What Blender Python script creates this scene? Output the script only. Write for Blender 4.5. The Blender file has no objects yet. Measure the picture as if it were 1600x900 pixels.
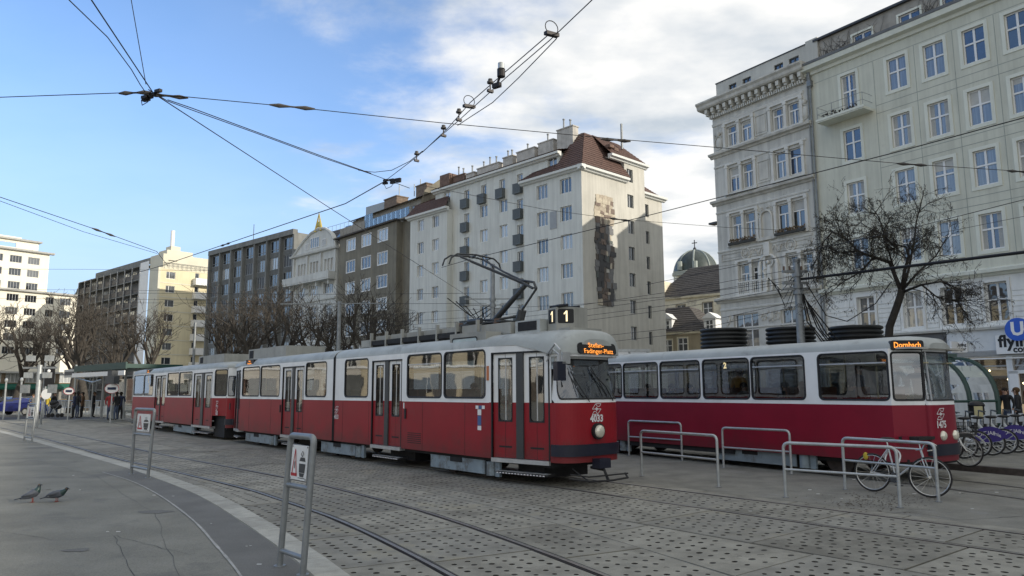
import bpy, bmesh, math, random
from mathutils import Vector, Matrix
rnd = random.Random(7)
SC = bpy.context.scene
COL = SC.collection
R = math.radians

# ------------------------------------------------------------ camera
F, CX, CY, H = 1156.0, 800.0, 450.0, 1.85          # focal length and centre in pixels of the 1600 x 900 photograph
_p, _r = R(7.85), R(0.3)
FW = Vector((0, math.cos(_p), math.sin(_p)))
_up = Vector((0, -math.sin(_p), math.cos(_p))); _rt = Vector((1, 0, 0))
RT = _rt * math.cos(_r) - _up * math.sin(_r)
UP = _up * math.cos(_r) + _rt * math.sin(_r)
EYE = Vector((0, 0, H))
cd = bpy.data.cameras.new('camera'); cam = bpy.data.objects.new('camera', cd); COL.objects.link(cam)
cd.sensor_width = 36; cd.lens = 36 * F / 1600; cd.clip_start = 0.1; cd.clip_end = 6000
cam.matrix_world = Matrix(((RT.x, UP.x, -FW.x, 0), (RT.y, UP.y, -FW.y, 0), (RT.z, UP.z, -FW.z, H), (0, 0, 0, 1)))
SC.camera = cam

# ------------------------------------------------------------ sky and sun
SUN_AZ, SUN_EL = R(115), R(19)                       # azimuth measured from +Y towards +X
w = bpy.data.worlds.new('World'); SC.world = w; w.use_nodes = True
nt = w.node_tree; nt.nodes.clear()
def N(nt, t, **k):
    n = nt.nodes.new(t)
    for a, b in k.items():
        if a == 'inp':
            for i, v in b.items(): n.inputs[i].default_value = v
        else: setattr(n, a, b)
    return n
L = lambda nt, a, b: nt.links.new(a, b)
out = N(nt, 'ShaderNodeOutputWorld'); bg = N(nt, 'ShaderNodeBackground', inp={'Strength': 0.15})
sky = N(nt, 'ShaderNodeTexSky', sky_type='NISHITA', sun_disc=False, sun_elevation=SUN_EL, sun_rotation=SUN_AZ, altitude=200, air_density=1.0, dust_density=0.6, ozone_density=2.0)
tc = N(nt, 'ShaderNodeTexCoord')
# clouds live on a flat layer high above: direction divided by its height
sep = N(nt, 'ShaderNodeSeparateXYZ'); L(nt, tc.outputs['Generated'], sep.inputs[0])
zz = N(nt, 'ShaderNodeMath', operation='MAXIMUM', inp={1: 0.0}); L(nt, sep.outputs[2], zz.inputs[0])
za = N(nt, 'ShaderNodeMath', operation='ADD', inp={1: 0.16}); L(nt, zz.outputs[0], za.inputs[0])
dv = N(nt, 'ShaderNodeVectorMath', operation='DIVIDE'); L(nt, tc.outputs['Generated'], dv.inputs[0])
cb = N(nt, 'ShaderNodeCombineXYZ'); [L(nt, za.outputs[0], cb.inputs[i]) for i in range(3)]
L(nt, cb.outputs[0], dv.inputs[1])
mp = N(nt, 'ShaderNodeMapping', inp={'Location': (3.1, 1.7, 0), 'Scale': (1.0, 1.25, 0.0)}); L(nt, dv.outputs[0], mp.inputs[0])
n1 = N(nt, 'ShaderNodeTexNoise', inp={'Scale': 2.1, 'Detail': 9.0, 'Roughness': 0.58, 'Distortion': 0.2}); L(nt, mp.outputs[0], n1.inputs['Vector'])
n2 = N(nt, 'ShaderNodeTexNoise', inp={'Scale': 0.55, 'Detail': 3.0, 'Roughness': 0.5}); L(nt, mp.outputs[0], n2.inputs['Vector'])
# the bank of cloud lies towards the sun (to the right), thinning out to open blue on the left
bx = N(nt, 'ShaderNodeMath', operation='MULTIPLY_ADD', inp={1: -0.5}); L(nt, sep.outputs[1], bx.inputs[0]); L(nt, sep.outputs[0], bx.inputs[2])  # bank also extended behind the camera, unseen, to neutralise the light
bank = N(nt, 'ShaderNodeMapRange', interpolation_type='SMOOTHSTEP', inp={1: -0.98, 2: -0.12, 3: -0.22, 4: 0.38}); L(nt, bx.outputs[0], bank.inputs[0])
s1 = N(nt, 'ShaderNodeMath', operation='ADD'); L(nt, n1.outputs[0], s1.inputs[0]); L(nt, bank.outputs[0], s1.inputs[1])
s2 = N(nt, 'ShaderNodeMath', operation='MULTIPLY_ADD', inp={1: 0.5, 2: 0.0}); L(nt, n2.outputs[0], s2.inputs[0])
s3 = N(nt, 'ShaderNodeMath', operation='ADD'); L(nt, s1.outputs[0], s3.inputs[0]); L(nt, s2.outputs[0], s3.inputs[1])
cov = N(nt, 'ShaderNodeMapRange', interpolation_type='SMOOTHSTEP', inp={1: 0.70, 2: 1.02, 3: 0.05, 4: 0.96}); L(nt, s3.outputs[0], cov.inputs[0])
n3 = N(nt, 'ShaderNodeTexNoise', inp={'Scale': 2.6, 'Detail': 6.0, 'Roughness': 0.5}); L(nt, mp.outputs[0], n3.inputs['Vector'])
ccol = N(nt, 'ShaderNodeMix', data_type='RGBA', inp={6: (2.7, 3.0, 3.3, 1), 7: (4.75, 4.72, 4.6, 1)})
cr = N(nt, 'ShaderNodeMapRange', inp={1: 0.36, 2: 0.56}); L(nt, n3.outputs[0], cr.inputs[0]); L(nt, cr.outputs[0], ccol.inputs[0])
tint = N(nt, 'ShaderNodeMix', data_type='RGBA', blend_type='MULTIPLY', inp={0: 1.0, 7: (0.88, 1.02, 1.20, 1)}); L(nt, sky.outputs[0], tint.inputs[6])
mx = N(nt, 'ShaderNodeMix', data_type='RGBA'); L(nt, cov.outputs[0], mx.inputs[0])
hzf = N(nt, 'ShaderNodeMapRange', interpolation_type='SMOOTHSTEP', inp={1: 0.0, 2: 0.42, 3: 0.92, 4: 0.0}); L(nt, zz.outputs[0], hzf.inputs[0])
hzm = N(nt, 'ShaderNodeMix', data_type='RGBA', inp={7: (2.45, 3.15, 4.25, 1)}); L(nt, hzf.outputs[0], hzm.inputs[0]); L(nt, tint.outputs[2], hzm.inputs[6]); L(nt, hzm.outputs[2], mx.inputs[6]); L(nt, ccol.outputs[2], mx.inputs[7])
L(nt, mx.outputs[2], bg.inputs[0]); L(nt, bg.outputs[0], out.inputs[0])
sd = bpy.data.lights.new('sun', 'SUN'); sd.energy = 3.0; sd.angle = R(0.5); sd.color = (1.0, 0.92, 0.80)
so = bpy.data.objects.new('sun', sd); COL.objects.link(so)
sv = Vector((math.sin(SUN_AZ) * math.cos(SUN_EL), math.cos(SUN_AZ) * math.cos(SUN_EL), math.sin(SUN_EL)))
so.rotation_euler = sv.to_track_quat('Z', 'Y').to_euler()
SC.view_settings.view_transform = 'Standard'; SC.view_settings.look = 'None'; SC.view_settings.gamma = 1
SC.view_settings.exposure = 0.55

# ------------------------------------------------------------ measuring: a pixel of the photograph -> a place in the world
def ray(u, v): return FW + RT * ((u - CX) / F) - UP * ((v - CY) / F)
def gnd(u, v, z=0.0):
    r = ray(u, v); t = (z - H) / r.z
    return EYE + r * t
def at(u, v, y):
    r = ray(u, v); return EYE + r * (y / r.y)
def vpdir(u):                                        # horizontal direction that vanishes at column u
    r = ray(u, 611 - 0.005 * (u - 0)); d = Vector((r.x, r.y, 0)); return d.normalized()

# ------------------------------------------------------------ materials
def mat(name, col, rough=0.8, var=0.12, scale=3.0, bump=0.0, bscale=40.0, metal=0.0, spec=0.4, emit=None, streak=0.0, dirt=None, coat=0.0, coords='Object', speck=0.0, objrand=0.0, grime=None):
    m = bpy.data.materials.new(name); m.use_nodes = True; t = m.node_tree
    b = t.nodes['Principled BSDF']; b.inputs['Roughness'].default_value = rough; b.inputs['Metallic'].default_value = metal
    b.inputs['Specular IOR Level'].default_value = spec; b.inputs['Coat Weight'].default_value = coat
    c4 = (*col, 1)
    tcn = N(t, 'ShaderNodeTexCoord')
    if var > 0:
        n = N(t, 'ShaderNodeTexNoise', inp={'Scale': scale, 'Detail': 7.0, 'Roughness': 0.6}); L(t, tcn.outputs[coords], n.inputs['Vector'])
        mr = N(t, 'ShaderNodeMapRange', inp={1: 0.3, 2: 0.7, 3: 1 - var, 4: 1 + var}); L(t, n.outputs[0], mr.inputs[0])
        last = mr.outputs[0]
        if streak > 0:
            mpn = N(t, 'ShaderNodeMapping', inp={'Scale': (1.3, 1.3, 0.08)}); L(t, tcn.outputs[coords], mpn.inputs[0])
            q = N(t, 'ShaderNodeTexNoise', inp={'Scale': 1.6, 'Detail': 6.0, 'Roughness': 0.65}); L(t, mpn.outputs[0], q.inputs['Vector'])
            qr = N(t, 'ShaderNodeMapRange', inp={1: 0.42, 2: 0.72, 3: 1.0, 4: 1 - streak}); L(t, q.outputs[0], qr.inputs[0])
            mm = N(t, 'ShaderNodeMath', operation='MULTIPLY'); L(t, last, mm.inputs[0]); L(t, qr.outputs[0], mm.inputs[1]); last = mm.outputs[0]
        v = N(t, 'ShaderNodeVectorMath', operation='SCALE', inp={0: col}); L(t, last, v.inputs['Scale'])
        src = v.outputs[0]
        if dirt:
            dn = N(t, 'ShaderNodeTexNoise', inp={'Scale': dirt[1], 'Detail': 8.0, 'Roughness': 0.7}); L(t, tcn.outputs[coords], dn.inputs['Vector'])
            dr = N(t, 'ShaderNodeMapRange', interpolation_type='SMOOTHSTEP', inp={1: dirt[2], 2: dirt[2] + 0.12, 3: 0, 4: dirt[3]}); L(t, dn.outputs[0], dr.inputs[0])
            dm = N(t, 'ShaderNodeMix', data_type='RGBA', inp={7: (*dirt[0], 1)}); L(t, dr.outputs[0], dm.inputs[0]); L(t, src, dm.inputs[6]); src = dm.outputs[2]
        if speck > 0:                                 # grains of aggregate
            vn = N(t, 'ShaderNodeTexNoise', inp={'Scale': 85.0, 'Detail': 2.0, 'Roughness': 0.8}); L(t, tcn.outputs[coords], vn.inputs['Vector'])
            vr = N(t, 'ShaderNodeMapRange', inp={1: 0.3, 2: 0.7, 3: 1 - speck, 4: 1 + speck}); L(t, vn.outputs[0], vr.inputs[0])
            vs = N(t, 'ShaderNodeVectorMath', operation='SCALE'); L(t, src, vs.inputs[0]); L(t, vr.outputs[0], vs.inputs['Scale']); src = vs.outputs[0]
        if objrand > 0:
            oi = N(t, 'ShaderNodeObjectInfo'); orr = N(t, 'ShaderNodeMapRange', inp={1: 0, 2: 1, 3: 1 - objrand, 4: 1 + objrand}); L(t, oi.outputs['Random'], orr.inputs[0])
            vs = N(t, 'ShaderNodeVectorMath', operation='SCALE'); L(t, src, vs.inputs[0]); L(t, orr.outputs[0], vs.inputs['Scale']); src = vs.outputs[0]
        if grime:                                     # brake dust and splash low on the bodywork
            sz = N(t, 'ShaderNodeSeparateXYZ'); L(t, tcn.outputs[coords], sz.inputs[0]); gn = N(t, 'ShaderNodeTexNoise', inp={'Scale': 2.2, 'Detail': 8.0, 'Roughness': 0.7}); L(t, tcn.outputs[coords], gn.inputs['Vector'])
            gm = N(t, 'ShaderNodeMath', operation='MULTIPLY_ADD', inp={1: 1.3}); L(t, gn.outputs[0], gm.inputs[0]); L(t, sz.outputs[2], gm.inputs[2])
            gr_ = N(t, 'ShaderNodeMapRange', interpolation_type='SMOOTHSTEP', inp={1: grime[1], 2: grime[1] + 0.75, 3: grime[2], 4: 0.0}); L(t, gm.outputs[0], gr_.inputs[0])
            gx = N(t, 'ShaderNodeMix', data_type='RGBA', inp={7: (*grime[0], 1)}); L(t, gr_.outputs[0], gx.inputs[0]); L(t, src, gx.inputs[6]); src = gx.outputs[2]
        L(t, src, b.inputs['Base Color'])
    else: b.inputs['Base Color'].default_value = c4
    if bump > 0:
        n = N(t, 'ShaderNodeTexNoise', inp={'Scale': bscale, 'Detail': 4.0}); L(t, tcn.outputs[coords], n.inputs['Vector'])
        bp = N(t, 'ShaderNodeBump', inp={'Strength': bump, 'Distance': 0.02}); L(t, n.outputs[0], bp.inputs['Height']); L(t, bp.outputs[0], b.inputs['Normal'])
    if emit: b.inputs['Emission Color'].default_value = (*emit[0], 1); b.inputs['Emission Strength'].default_value = emit[1]
    return m
def glass(name, tint=(0.55, 0.6, 0.6), refl=0.12, rough=0.02, wav=0.0):
    m = bpy.data.materials.new(name); m.use_nodes = True; t = m.node_tree; t.nodes.clear()
    o = N(t, 'ShaderNodeOutputMaterial'); tr = N(t, 'ShaderNodeBsdfTransparent', inp={0: (*tint, 1)}); gl = N(t, 'ShaderNodeBsdfGlossy', inp={'Roughness': rough, 'Color': (0.95, 0.97, 1, 1)})
    fr = N(t, 'ShaderNodeLayerWeight', inp={0: 0.35}); mr = N(t, 'ShaderNodeMapRange', inp={1: 0, 2: 1, 3: refl, 4: 0.95}); L(t, fr.outputs['Fresnel'], mr.inputs[0])
    mxx = N(t, 'ShaderNodeMixShader'); L(t, mr.outputs[0], mxx.inputs[0]); L(t, tr.outputs[0], mxx.inputs[1]); L(t, gl.outputs[0], mxx.inputs[2]); L(t, mxx.outputs[0], o.inputs[0])
    if wav > 0:
        tcn = N(t, 'ShaderNodeTexCoord'); n = N(t, 'ShaderNodeTexNoise', inp={'Scale': 1.2, 'Detail': 2.0}); L(t, tcn.outputs['Object'], n.inputs['Vector'])
        bp = N(t, 'ShaderNodeBump', inp={'Strength': wav, 'Distance': 0.05}); L(t, n.outputs[0], bp.inputs['Height']); L(t, bp.outputs[0], gl.inputs['Normal'])
    return m
def wpane(name, col, rough=0.06, spec=0.9):          # window of a house: dark room or curtain behind reflecting glass
    m = mat(name, col, rough=rough, var=0.25, scale=0.9, spec=spec); return m
M = {}
def MM(name, *a, **k):
    M[name] = mat(name, *a, **k); return M[name]

# ------------------------------------------------------------ mesh building
class MB:
    def __init__(s): s.v = []; s.f = []; s.m = []
    def add(s, vs, fs, mi=0):
        o = len(s.v); s.v += [tuple(v) for v in vs]; s.f += [tuple(i + o for i in f) for f in fs]; s.m += [mi] * len(fs); return s
    def quad(s, a, b, c, d, mi=0): return s.add((a, b, c, d), ((0, 1, 2, 3),), mi)
    def box(s, x0, x1, y0, y1, z0, z1, mi=0):
        return s.add([(x, y, z) for z in (z0, z1) for y in (y0, y1) for x in (x0, x1)],
                     ((0, 2, 3, 1), (4, 5, 7, 6), (0, 1, 5, 4), (2, 6, 7, 3), (0, 4, 6, 2), (1, 3, 7, 5)), mi)
    def obox(s, c, ax, ay, az, mi=0):                # oriented box, half axes
        c, ax, ay, az = map(Vector, (c, ax, ay, az))
        return s.add([c + ax * i + ay * j + az * k for k in (-1, 1) for j in (-1, 1) for i in (-1, 1)],
                     ((0, 2, 3, 1), (4, 5, 7, 6), (0, 1, 5, 4), (2, 6, 7, 3), (0, 4, 6, 2), (1, 3, 7, 5)), mi)
    def tube(s, pts, r, n=8, mi=0, cap=True, closed=False):
        P = [Vector(p) for p in pts]; k = len(P); rr = r if isinstance(r, (list, tuple)) else [r] * k
        vs = []; prev = None
        for i, p in enumerate(P):
            if closed: t = (P[(i + 1) % k] - P[i - 1])
            else: t = (P[min(i + 1, k - 1)] - P[max(i - 1, 0)])
            t = t.normalized() if t.length > 1e-9 else Vector((0, 0, 1))
            if prev is None:
                a = Vector((0, 0, 1)) if abs(t.z) < 0.9 else Vector((1, 0, 0)); x = t.cross(a).normalized()
            else:
                x = prev - t * prev.dot(t); x = x.normalized() if x.length > 1e-6 else t.orthogonal().normalized()
            prev = x; y = t.cross(x)
            for j in range(n):
                an = 2 * math.pi * j / n; vs.append(p + (x * math.cos(an) + y * math.sin(an)) * rr[i])
        fs = []
        for i in range(k if closed else k - 1):
            i2 = (i + 1) % k
            for j in range(n): fs.append((i * n + j, i * n + (j + 1) % n, i2 * n + (j + 1) % n, i2 * n + j))
        if cap and not closed: fs += [tuple(range(n))[::-1], tuple((k - 1) * n + j for j in range(n))]
        return s.add(vs, fs, mi)
    def disc(s, c, ax, ay, r, n=20, mi=0, r2=None):
        c, ax, ay = map(Vector, (c, ax, ay)); r2 = r2 or r
        return s.add([c + ax * (r * math.cos(2 * math.pi * i / n)) + ay * (r2 * math.sin(2 * math.pi * i / n)) for i in range(n)], (tuple(range(n)),), mi)
    def cyl(s, c, ax, r, half, n=20, mi=0, r2=None):  # solid cylinder about axis ax through c
        ax = Vector(ax).normalized(); c = Vector(c); return s.tube([c - ax * half, c + ax * half], [r, r2 or r], n, mi)
    def ball(s, c, r, n=8, m=6, mi=0):
        c = Vector(c); rx, ry, rz = r if isinstance(r, (tuple, list)) else (r, r, r)
        vs = [c + Vector((0, 0, rz))]
        for i in range(1, m):
            a = math.pi * i / m
            for j in range(n):
                b = 2 * math.pi * j / n; vs.append(c + Vector((rx * math.sin(a) * math.cos(b), ry * math.sin(a) * math.sin(b), rz * math.cos(a))))
        vs.append(c - Vector((0, 0, rz))); fs = []
        for j in range(n): fs.append((0, 1 + j, 1 + (j + 1) % n)); fs.append((len(vs) - 1, 1 + (m - 2) * n + (j + 1) % n, 1 + (m - 2) * n + j))
        for i in range(m - 2):
            for j in range(n): a = 1 + i * n; fs.append((a + j, a + n + j, a + n + (j + 1) % n, a + (j + 1) % n))
        return s.add(vs, fs, mi)
    def prism(s, poly, z0, z1, mi=0, top=None):       # poly: ccw list of (x, y)
        n = len(poly); vs = [(x, y, z0) for x, y in poly] + [(x, y, z1) for x, y in poly]
        s.add(vs, [(i, (i + 1) % n, n + (i + 1) % n, n + i) for i in range(n)], mi)
        return s.add(vs, [tuple(range(n))[::-1], tuple(range(n, 2 * n))], mi if top is None else top)
    def extr(s, prof, a, b, mi=0, cap=True):          # profile of offsets (dy, dz) swept from a to b (both 3-D), y is across the sweep
        a, b = Vector(a), Vector(b); t = (b - a).normalized(); yv = Vector((0, 0, 1)).cross(t); n = len(prof)
        vs = [a + yv * y + Vector((0, 0, z)) for y, z in prof] + [b + yv * y + Vector((0, 0, z)) for y, z in prof]
        fs = [(i, (i + 1) % n, n + (i + 1) % n, n + i) for i in range(n)]
        if cap: fs += [tuple(range(n))[::-1], tuple(range(n, 2 * n))]
        return s.add(vs, fs, mi)
    def mesh(s, name, mats, smooth=False):
        me = bpy.data.meshes.new(name); me.from_pydata(s.v, [], s.f)
        for m in (mats if isinstance(mats, (list, tuple)) else [mats]): me.materials.append(m)
        if any(s.m): me.polygons.foreach_set('material_index', s.m)
        if smooth:
            me.polygons.foreach_set('use_smooth', [True] * len(s.f)); me.update()
            if smooth != 'all': me.set_sharp_from_angle(angle=R(38))
        me.update(); return me
    def build(s, name, mats, parent=None, smooth=False, loc=None, rz=None):
        return link(name, s.mesh(name, mats, smooth), parent, loc, rz)
def link(name, me, parent=None, loc=None, rz=None):
    o = bpy.data.objects.new(name, me); COL.objects.link(o)
    if parent is not None: o.parent = parent
    if loc is not None: o.location = loc
    if rz is not None: o.rotation_euler = (0, 0, rz)
    return o
def tag(o, label=None, cat=None, group=None, kind=None):
    if label: o['label'] = label
    if cat: o['category'] = cat
    if group: o['group'] = group
    if kind: o['kind'] = kind
    return o
def thing(name, label, cat, loc=(0, 0, 0), rz=0.0, group=None):
    o = bpy.data.objects.new(name, None); COL.objects.link(o); o.location = loc; o.rotation_euler = (0, 0, rz); o.empty_display_size = 0.2
    return tag(o, label, cat, group)
def dup(root, loc, rz=0.0, label=None, group=None, scale=None):
    def cp(o, par):
        c = o.copy(); COL.objects.link(c)
        if par is not None: c.parent = par
        for ch in [x for x in KIDS.get(o.name, [])]: cp(ch, c)
        return c
    r = cp(root, None); r.location = loc; r.rotation_euler = (0, 0, rz)
    if scale: r.scale = (scale,) * 3
    if label: r['label'] = label
    if group: r['group'] = group
    return r
KIDS = {}
def snap():                                          # refresh the child table before copying
    KIDS.clear()
    for o in SC.objects:
        if o.parent: KIDS.setdefault(o.parent.name, []).append(o)
def text(s, size, m, parent, loc, rot, name='lettering', ext=0.004, align='CENTER', bold=0.0, sx=1.0):
    c = bpy.data.curves.new(name, 'FONT'); c.body = s; c.size = size; c.extrude = ext; c.align_x = align; c.align_y = 'CENTER'; c.offset = bold; c.resolution_u = 2
    o = bpy.data.objects.new('tmp', c); COL.objects.link(o)
    dg = bpy.context.evaluated_depsgraph_get(); me = bpy.data.meshes.new_from_object(o.evaluated_get(dg)); bpy.data.objects.remove(o); bpy.data.curves.remove(c)
    me.materials.clear(); me.materials.append(m); me.name = name
    o = link(name, me, parent); o.matrix_local = Matrix.Translation(loc) @ rot.to_4x4() @ Matrix.Diagonal((sx, 1, 1, 1))
    return o
# ============================================================ GROUND
MM('asphalt', (0.21, 0.203, 0.172), rough=0.9, var=0.22, scale=0.9, bump=0.5, bscale=160, dirt=((0.085, 0.085, 0.083), 0.35, 0.55, 0.6))
MM('asphalt2', (0.20, 0.192, 0.163), speck=.22, rough=0.88, var=0.25, scale=1.6, bump=0.5, bscale=120, dirt=((0.25, 0.245, 0.23), 1.1, 0.56, 0.55))
MM('bitumen', (0.035, 0.035, 0.036), rough=0.75, var=0.3, scale=6)
MM('slab', (0.245, 0.232, 0.192), speck=.15, objrand=.16, rough=0.85, var=0.28, scale=2.2, bump=0.35, bscale=90, dirt=((0.155, 0.145, 0.118), 0.8, 0.50, 0.75))
MM('slab_b', (0.22, 0.21, 0.178), speck=.15, objrand=.16, rough=0.87, var=0.25, scale=2.6, bump=0.35, bscale=90, dirt=((0.28, 0.255, 0.185), 1.1, 0.52, 0.6))
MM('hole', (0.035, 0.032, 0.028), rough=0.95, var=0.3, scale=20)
MM('kerbstone', (0.36, 0.35, 0.305), speck=.15, objrand=.14, rough=0.85, var=0.2, scale=5, bump=0.3, bscale=120)
MM('steel', (0.22, 0.205, 0.185), rough=0.42, var=0.3, scale=8, metal=0.55)
MM('railside', (0.06, 0.05, 0.045), rough=0.7, var=0.3, scale=9)
# track axes: D runs along the front tram's rails towards the camera, NN across them away from the camera
DD = Vector((0.631, -0.776, 0)); NN = Vector((0.776, 0.631, 0))
def tr(s, p, z=0.0): return DD * s + NN * p + Vector((0, 0, z))
A1, A2 = 9.85, 11.2
def catmull(P, n=8):
    P = [Vector((a[0], a[1], 0)) for a in P]; Q = [P[0] * 2 - P[1]] + P + [P[-1] * 2 - P[-2]]; o = []
    for i in range(1, len(Q) - 2):
        for k in range(n):
            t = k / n; a, b, c, d = Q[i - 1], Q[i], Q[i + 1], Q[i + 2]
            o.append(0.5 * ((2 * b) + (c - a) * t + (2 * a - 5 * b + 4 * c - d) * t * t + (3 * b - a - 3 * c + d) * t ** 3))
    o.append(P[-1]); return o
class Curve:                                         # horizontal curve, evaluated by length; off(x) = sideways shift (to the right of travel = towards +p)
    def __init__(s, pts):
        s.P = [Vector((p[0], p[1], 0)) for p in pts]; s.S = [0]
        for a, b in zip(s.P, s.P[1:]): s.S.append(s.S[-1] + (b - a).length)
        s.len = s.S[-1]
    def ev(s, t):
        t = min(max(t, 0), s.len - 1e-6); lo, hi = 0, len(s.S) - 1
        while hi - lo > 1:
            m = (lo + hi) // 2
            if s.S[m] <= t: lo = m
            else: hi = m
        k = (t - s.S[lo]) / (s.S[lo + 1] - s.S[lo]); return s.P[lo].lerp(s.P[lo + 1], k)
    def fr(s, t):
        a, b = s.ev(t - 0.3), s.ev(t + 0.3); d = (b - a).normalized(); return s.ev(t), d, Vector((-d.y, d.x, 0))
B2C = Curve(catmull([(-50.9, 69.4), (-34.5, 50.4), (-18.3, 31.8), (-10.6, 22.7), (-7.7, 19.5), (-4.25, 15.65), (-3.05, 14.1), (-1.62, 12.15), (-0.62, 10.55), (0.26, 9.0), (0.97, 7.65), (1.75, 6.0), (2.5, 4.2)]))
def nearest(c, q):
    best = min(range(len(c.P)), key=lambda i: (c.P[i] - q).length_squared); return c.S[best]
KC = Curve(catmull([(-44, 57.7), (-24.2, 35.5), (-16.35, 26.55), (-9.3, 18.45), (-6.95, 15.55), (-5.02, 13.0), (-3.13, 10.06), (-2.37, 8.8), (-1.71, 7.65), (-0.9, 6.1), (-0.2, 4.4)]))
# base sheets
gsheet = MB().quad((-900, -200, -0.05), (900, -200, -0.05), (900, 1500, -0.05), (-900, 1500, -0.05)).build('ground', M['asphalt']); tag(gsheet, kind='structure')
bed = MB()
pv = [p for p in KC.P]
right = [tr((p.dot(DD)), 11.62) for p in pv]
for i in range(len(pv) - 1): bed.quad(pv[i] + Vector((0, 0, -0.045)), pv[i + 1] + Vector((0, 0, -0.045)), right[i + 1] + Vector((0, 0, -0.045)), right[i] + Vector((0, 0, -0.045)))
paving = bed.build('tram_track_paving', M['bitumen']); tag(paving, kind='structure')

def slab_mesh(cs, far, holes, seed, nvar):
    """slab from its four corner points (a b along near->far side) with real round holes sunk in"""
    rg = random.Random(seed); a, b, c, d = cs                        # a-b one long side, d-c the other
    def P(u, v, z=0.0):
        q = a.lerp(b, u).lerp(d.lerp(c, u), v); return Vector((q.x, q.y, z))
    lu = (b - a).length; lv = (d - a).length; mb = MB(); zt = rg.uniform(-0.003, 0.003)
    g = 0.014
    u0, u1, v0, v1 = g / lu, 1 - g / lu, g / max(lv, .1), 1 - g / max(lv, .1)
    cells = []
    if holes and lv > 0.35:
        nu = max(2, int((lu - 0.16) / 0.172)); nv = max(2, int((lv - 0.12) / 0.172))
        mu, mv = 0.09 / lu, 0.07 / lv
        us = [u0] + [mu + (1 - 2 * mu) * i / nu for i in range(nu + 1)] + [u1]; vs = [v0] + [mv + (1 - 2 * mv) * i / nv for i in range(nv + 1)] + [v1]
        nn = 8 if far > 13 else 12
        for i in range(len(us) - 1):
            for j in range(len(vs) - 1):
                A, B, Cc, Dd = us[i], us[i + 1], vs[j], vs[j + 1]
                inn = 0 < i < len(us) - 2 and 0 < j < len(vs) - 2
                if not inn or (i % 2 == 0 and j % 4 == 1 and i % 4 == 0):
                    mb.add([P(A, Cc, zt), P(B, Cc, zt), P(B, Dd, zt), P(A, Dd, zt)], ((0, 1, 2, 3),)); continue
                sh = (0.16 if j % 2 else -0.16) * (B - A)
                um, vm = (A + B) / 2 + sh, (Cc + Dd) / 2; rr = 0.0335 * rg.uniform(0.75, 1.12); ru, rv = rr / lu, rr / lv
                o = []; h = []
                for k in range(nn):
                    an = 2 * math.pi * k / nn + math.pi / 4
                    x, y = math.cos(an), math.sin(an); mxx = max(abs(x), abs(y))
                    o.append(P((A + B) / 2 + x / mxx * (B - A) / 2, vm + y / mxx * (Dd - Cc) / 2, zt)); h.append((um + x * ru, vm + y * rv))
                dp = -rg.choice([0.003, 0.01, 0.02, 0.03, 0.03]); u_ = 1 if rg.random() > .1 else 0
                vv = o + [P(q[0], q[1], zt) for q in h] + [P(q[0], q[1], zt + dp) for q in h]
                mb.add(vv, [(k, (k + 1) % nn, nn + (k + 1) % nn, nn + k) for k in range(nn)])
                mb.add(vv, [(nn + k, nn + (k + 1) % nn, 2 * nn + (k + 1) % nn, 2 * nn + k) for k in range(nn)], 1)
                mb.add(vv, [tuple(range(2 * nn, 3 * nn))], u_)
    else: mb.add([P(u0, v0, zt), P(u1, v0, zt), P(u1, v1, zt), P(u0, v1, zt)], ((0, 1, 2, 3),))
    e = [(u0, v0), (u1, v0), (u1, v1), (u0, v1)]
    for i in range(4):
        p, q = e[i], e[(i + 1) % 4]; mb.quad(P(*q, zt), P(*p, zt), P(*p, -0.04), P(*q, -0.04))
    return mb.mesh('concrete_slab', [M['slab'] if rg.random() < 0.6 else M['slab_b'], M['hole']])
far_mb = MB(); nslab = 0
def band(fa, fb, s0, s1, step, seed, jitter=0.0, tseam=None):
    """slabs between the two side lines fa(s), fb(s)"""
    global nslab
    s = s0; k = 0
    while s < s1:
        e = min(s + step, s1); a, b, c, d = fa(s), fa(e), fb(e), fb(s); mid = (a + b + c + d) / 4; dist = mid.length; seed += 1; k += 1
        if mid.y > 2.5 and (a - d).length > 0.12:
            u, v = CX + F * mid.x / mid.y, 0
            if dist < 33 and -300 < u < 1900 and nslab < 292:
                nslab += 1; o = link('concrete_slab', slab_mesh((a, b, c, d), dist, dist < 27 and u > -120, seed, 0), paving)
            else:
                dx = (b - a).normalized() * 0.008
                far_mb.quad(a + dx, b - dx, c - dx, d + dx)
        s = e
GP = 0.055
def fB(off): 
    def f(s): p, d, n = B2C.fr(s); return p + n * off
    return f
def fK(s):                                           # the kerb line facing station s of track B
    p, d, n = B2C.fr(s); q = min(KC.P, key=lambda x: (x - p).length_squared); i = KC.P.index(q)
    # intersect the kerb polyline with the normal through p
    best = None
    for a, b in zip(KC.P[max(0, i - 12):i + 12], KC.P[max(0, i - 12) + 1:i + 13]):
        ka, kb = (a - p).dot(d), (b - p).dot(d)
        if ka * kb <= 0 and abs(ka - kb) > 1e-9: best = a.lerp(b, ka / (ka - kb))
    return (best if best is not None else q) + Vector((0.02, 0.015, 0))
def fP(off):
    def f(s): return tr(B2C.ev(s).dot(DD), off)
    return f
G = 1.35
s_near = B2C.len - 0.6; s_far = nearest(B2C, Vector((-34.5, 50.4, 0)))
st = lambda s: s
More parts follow.
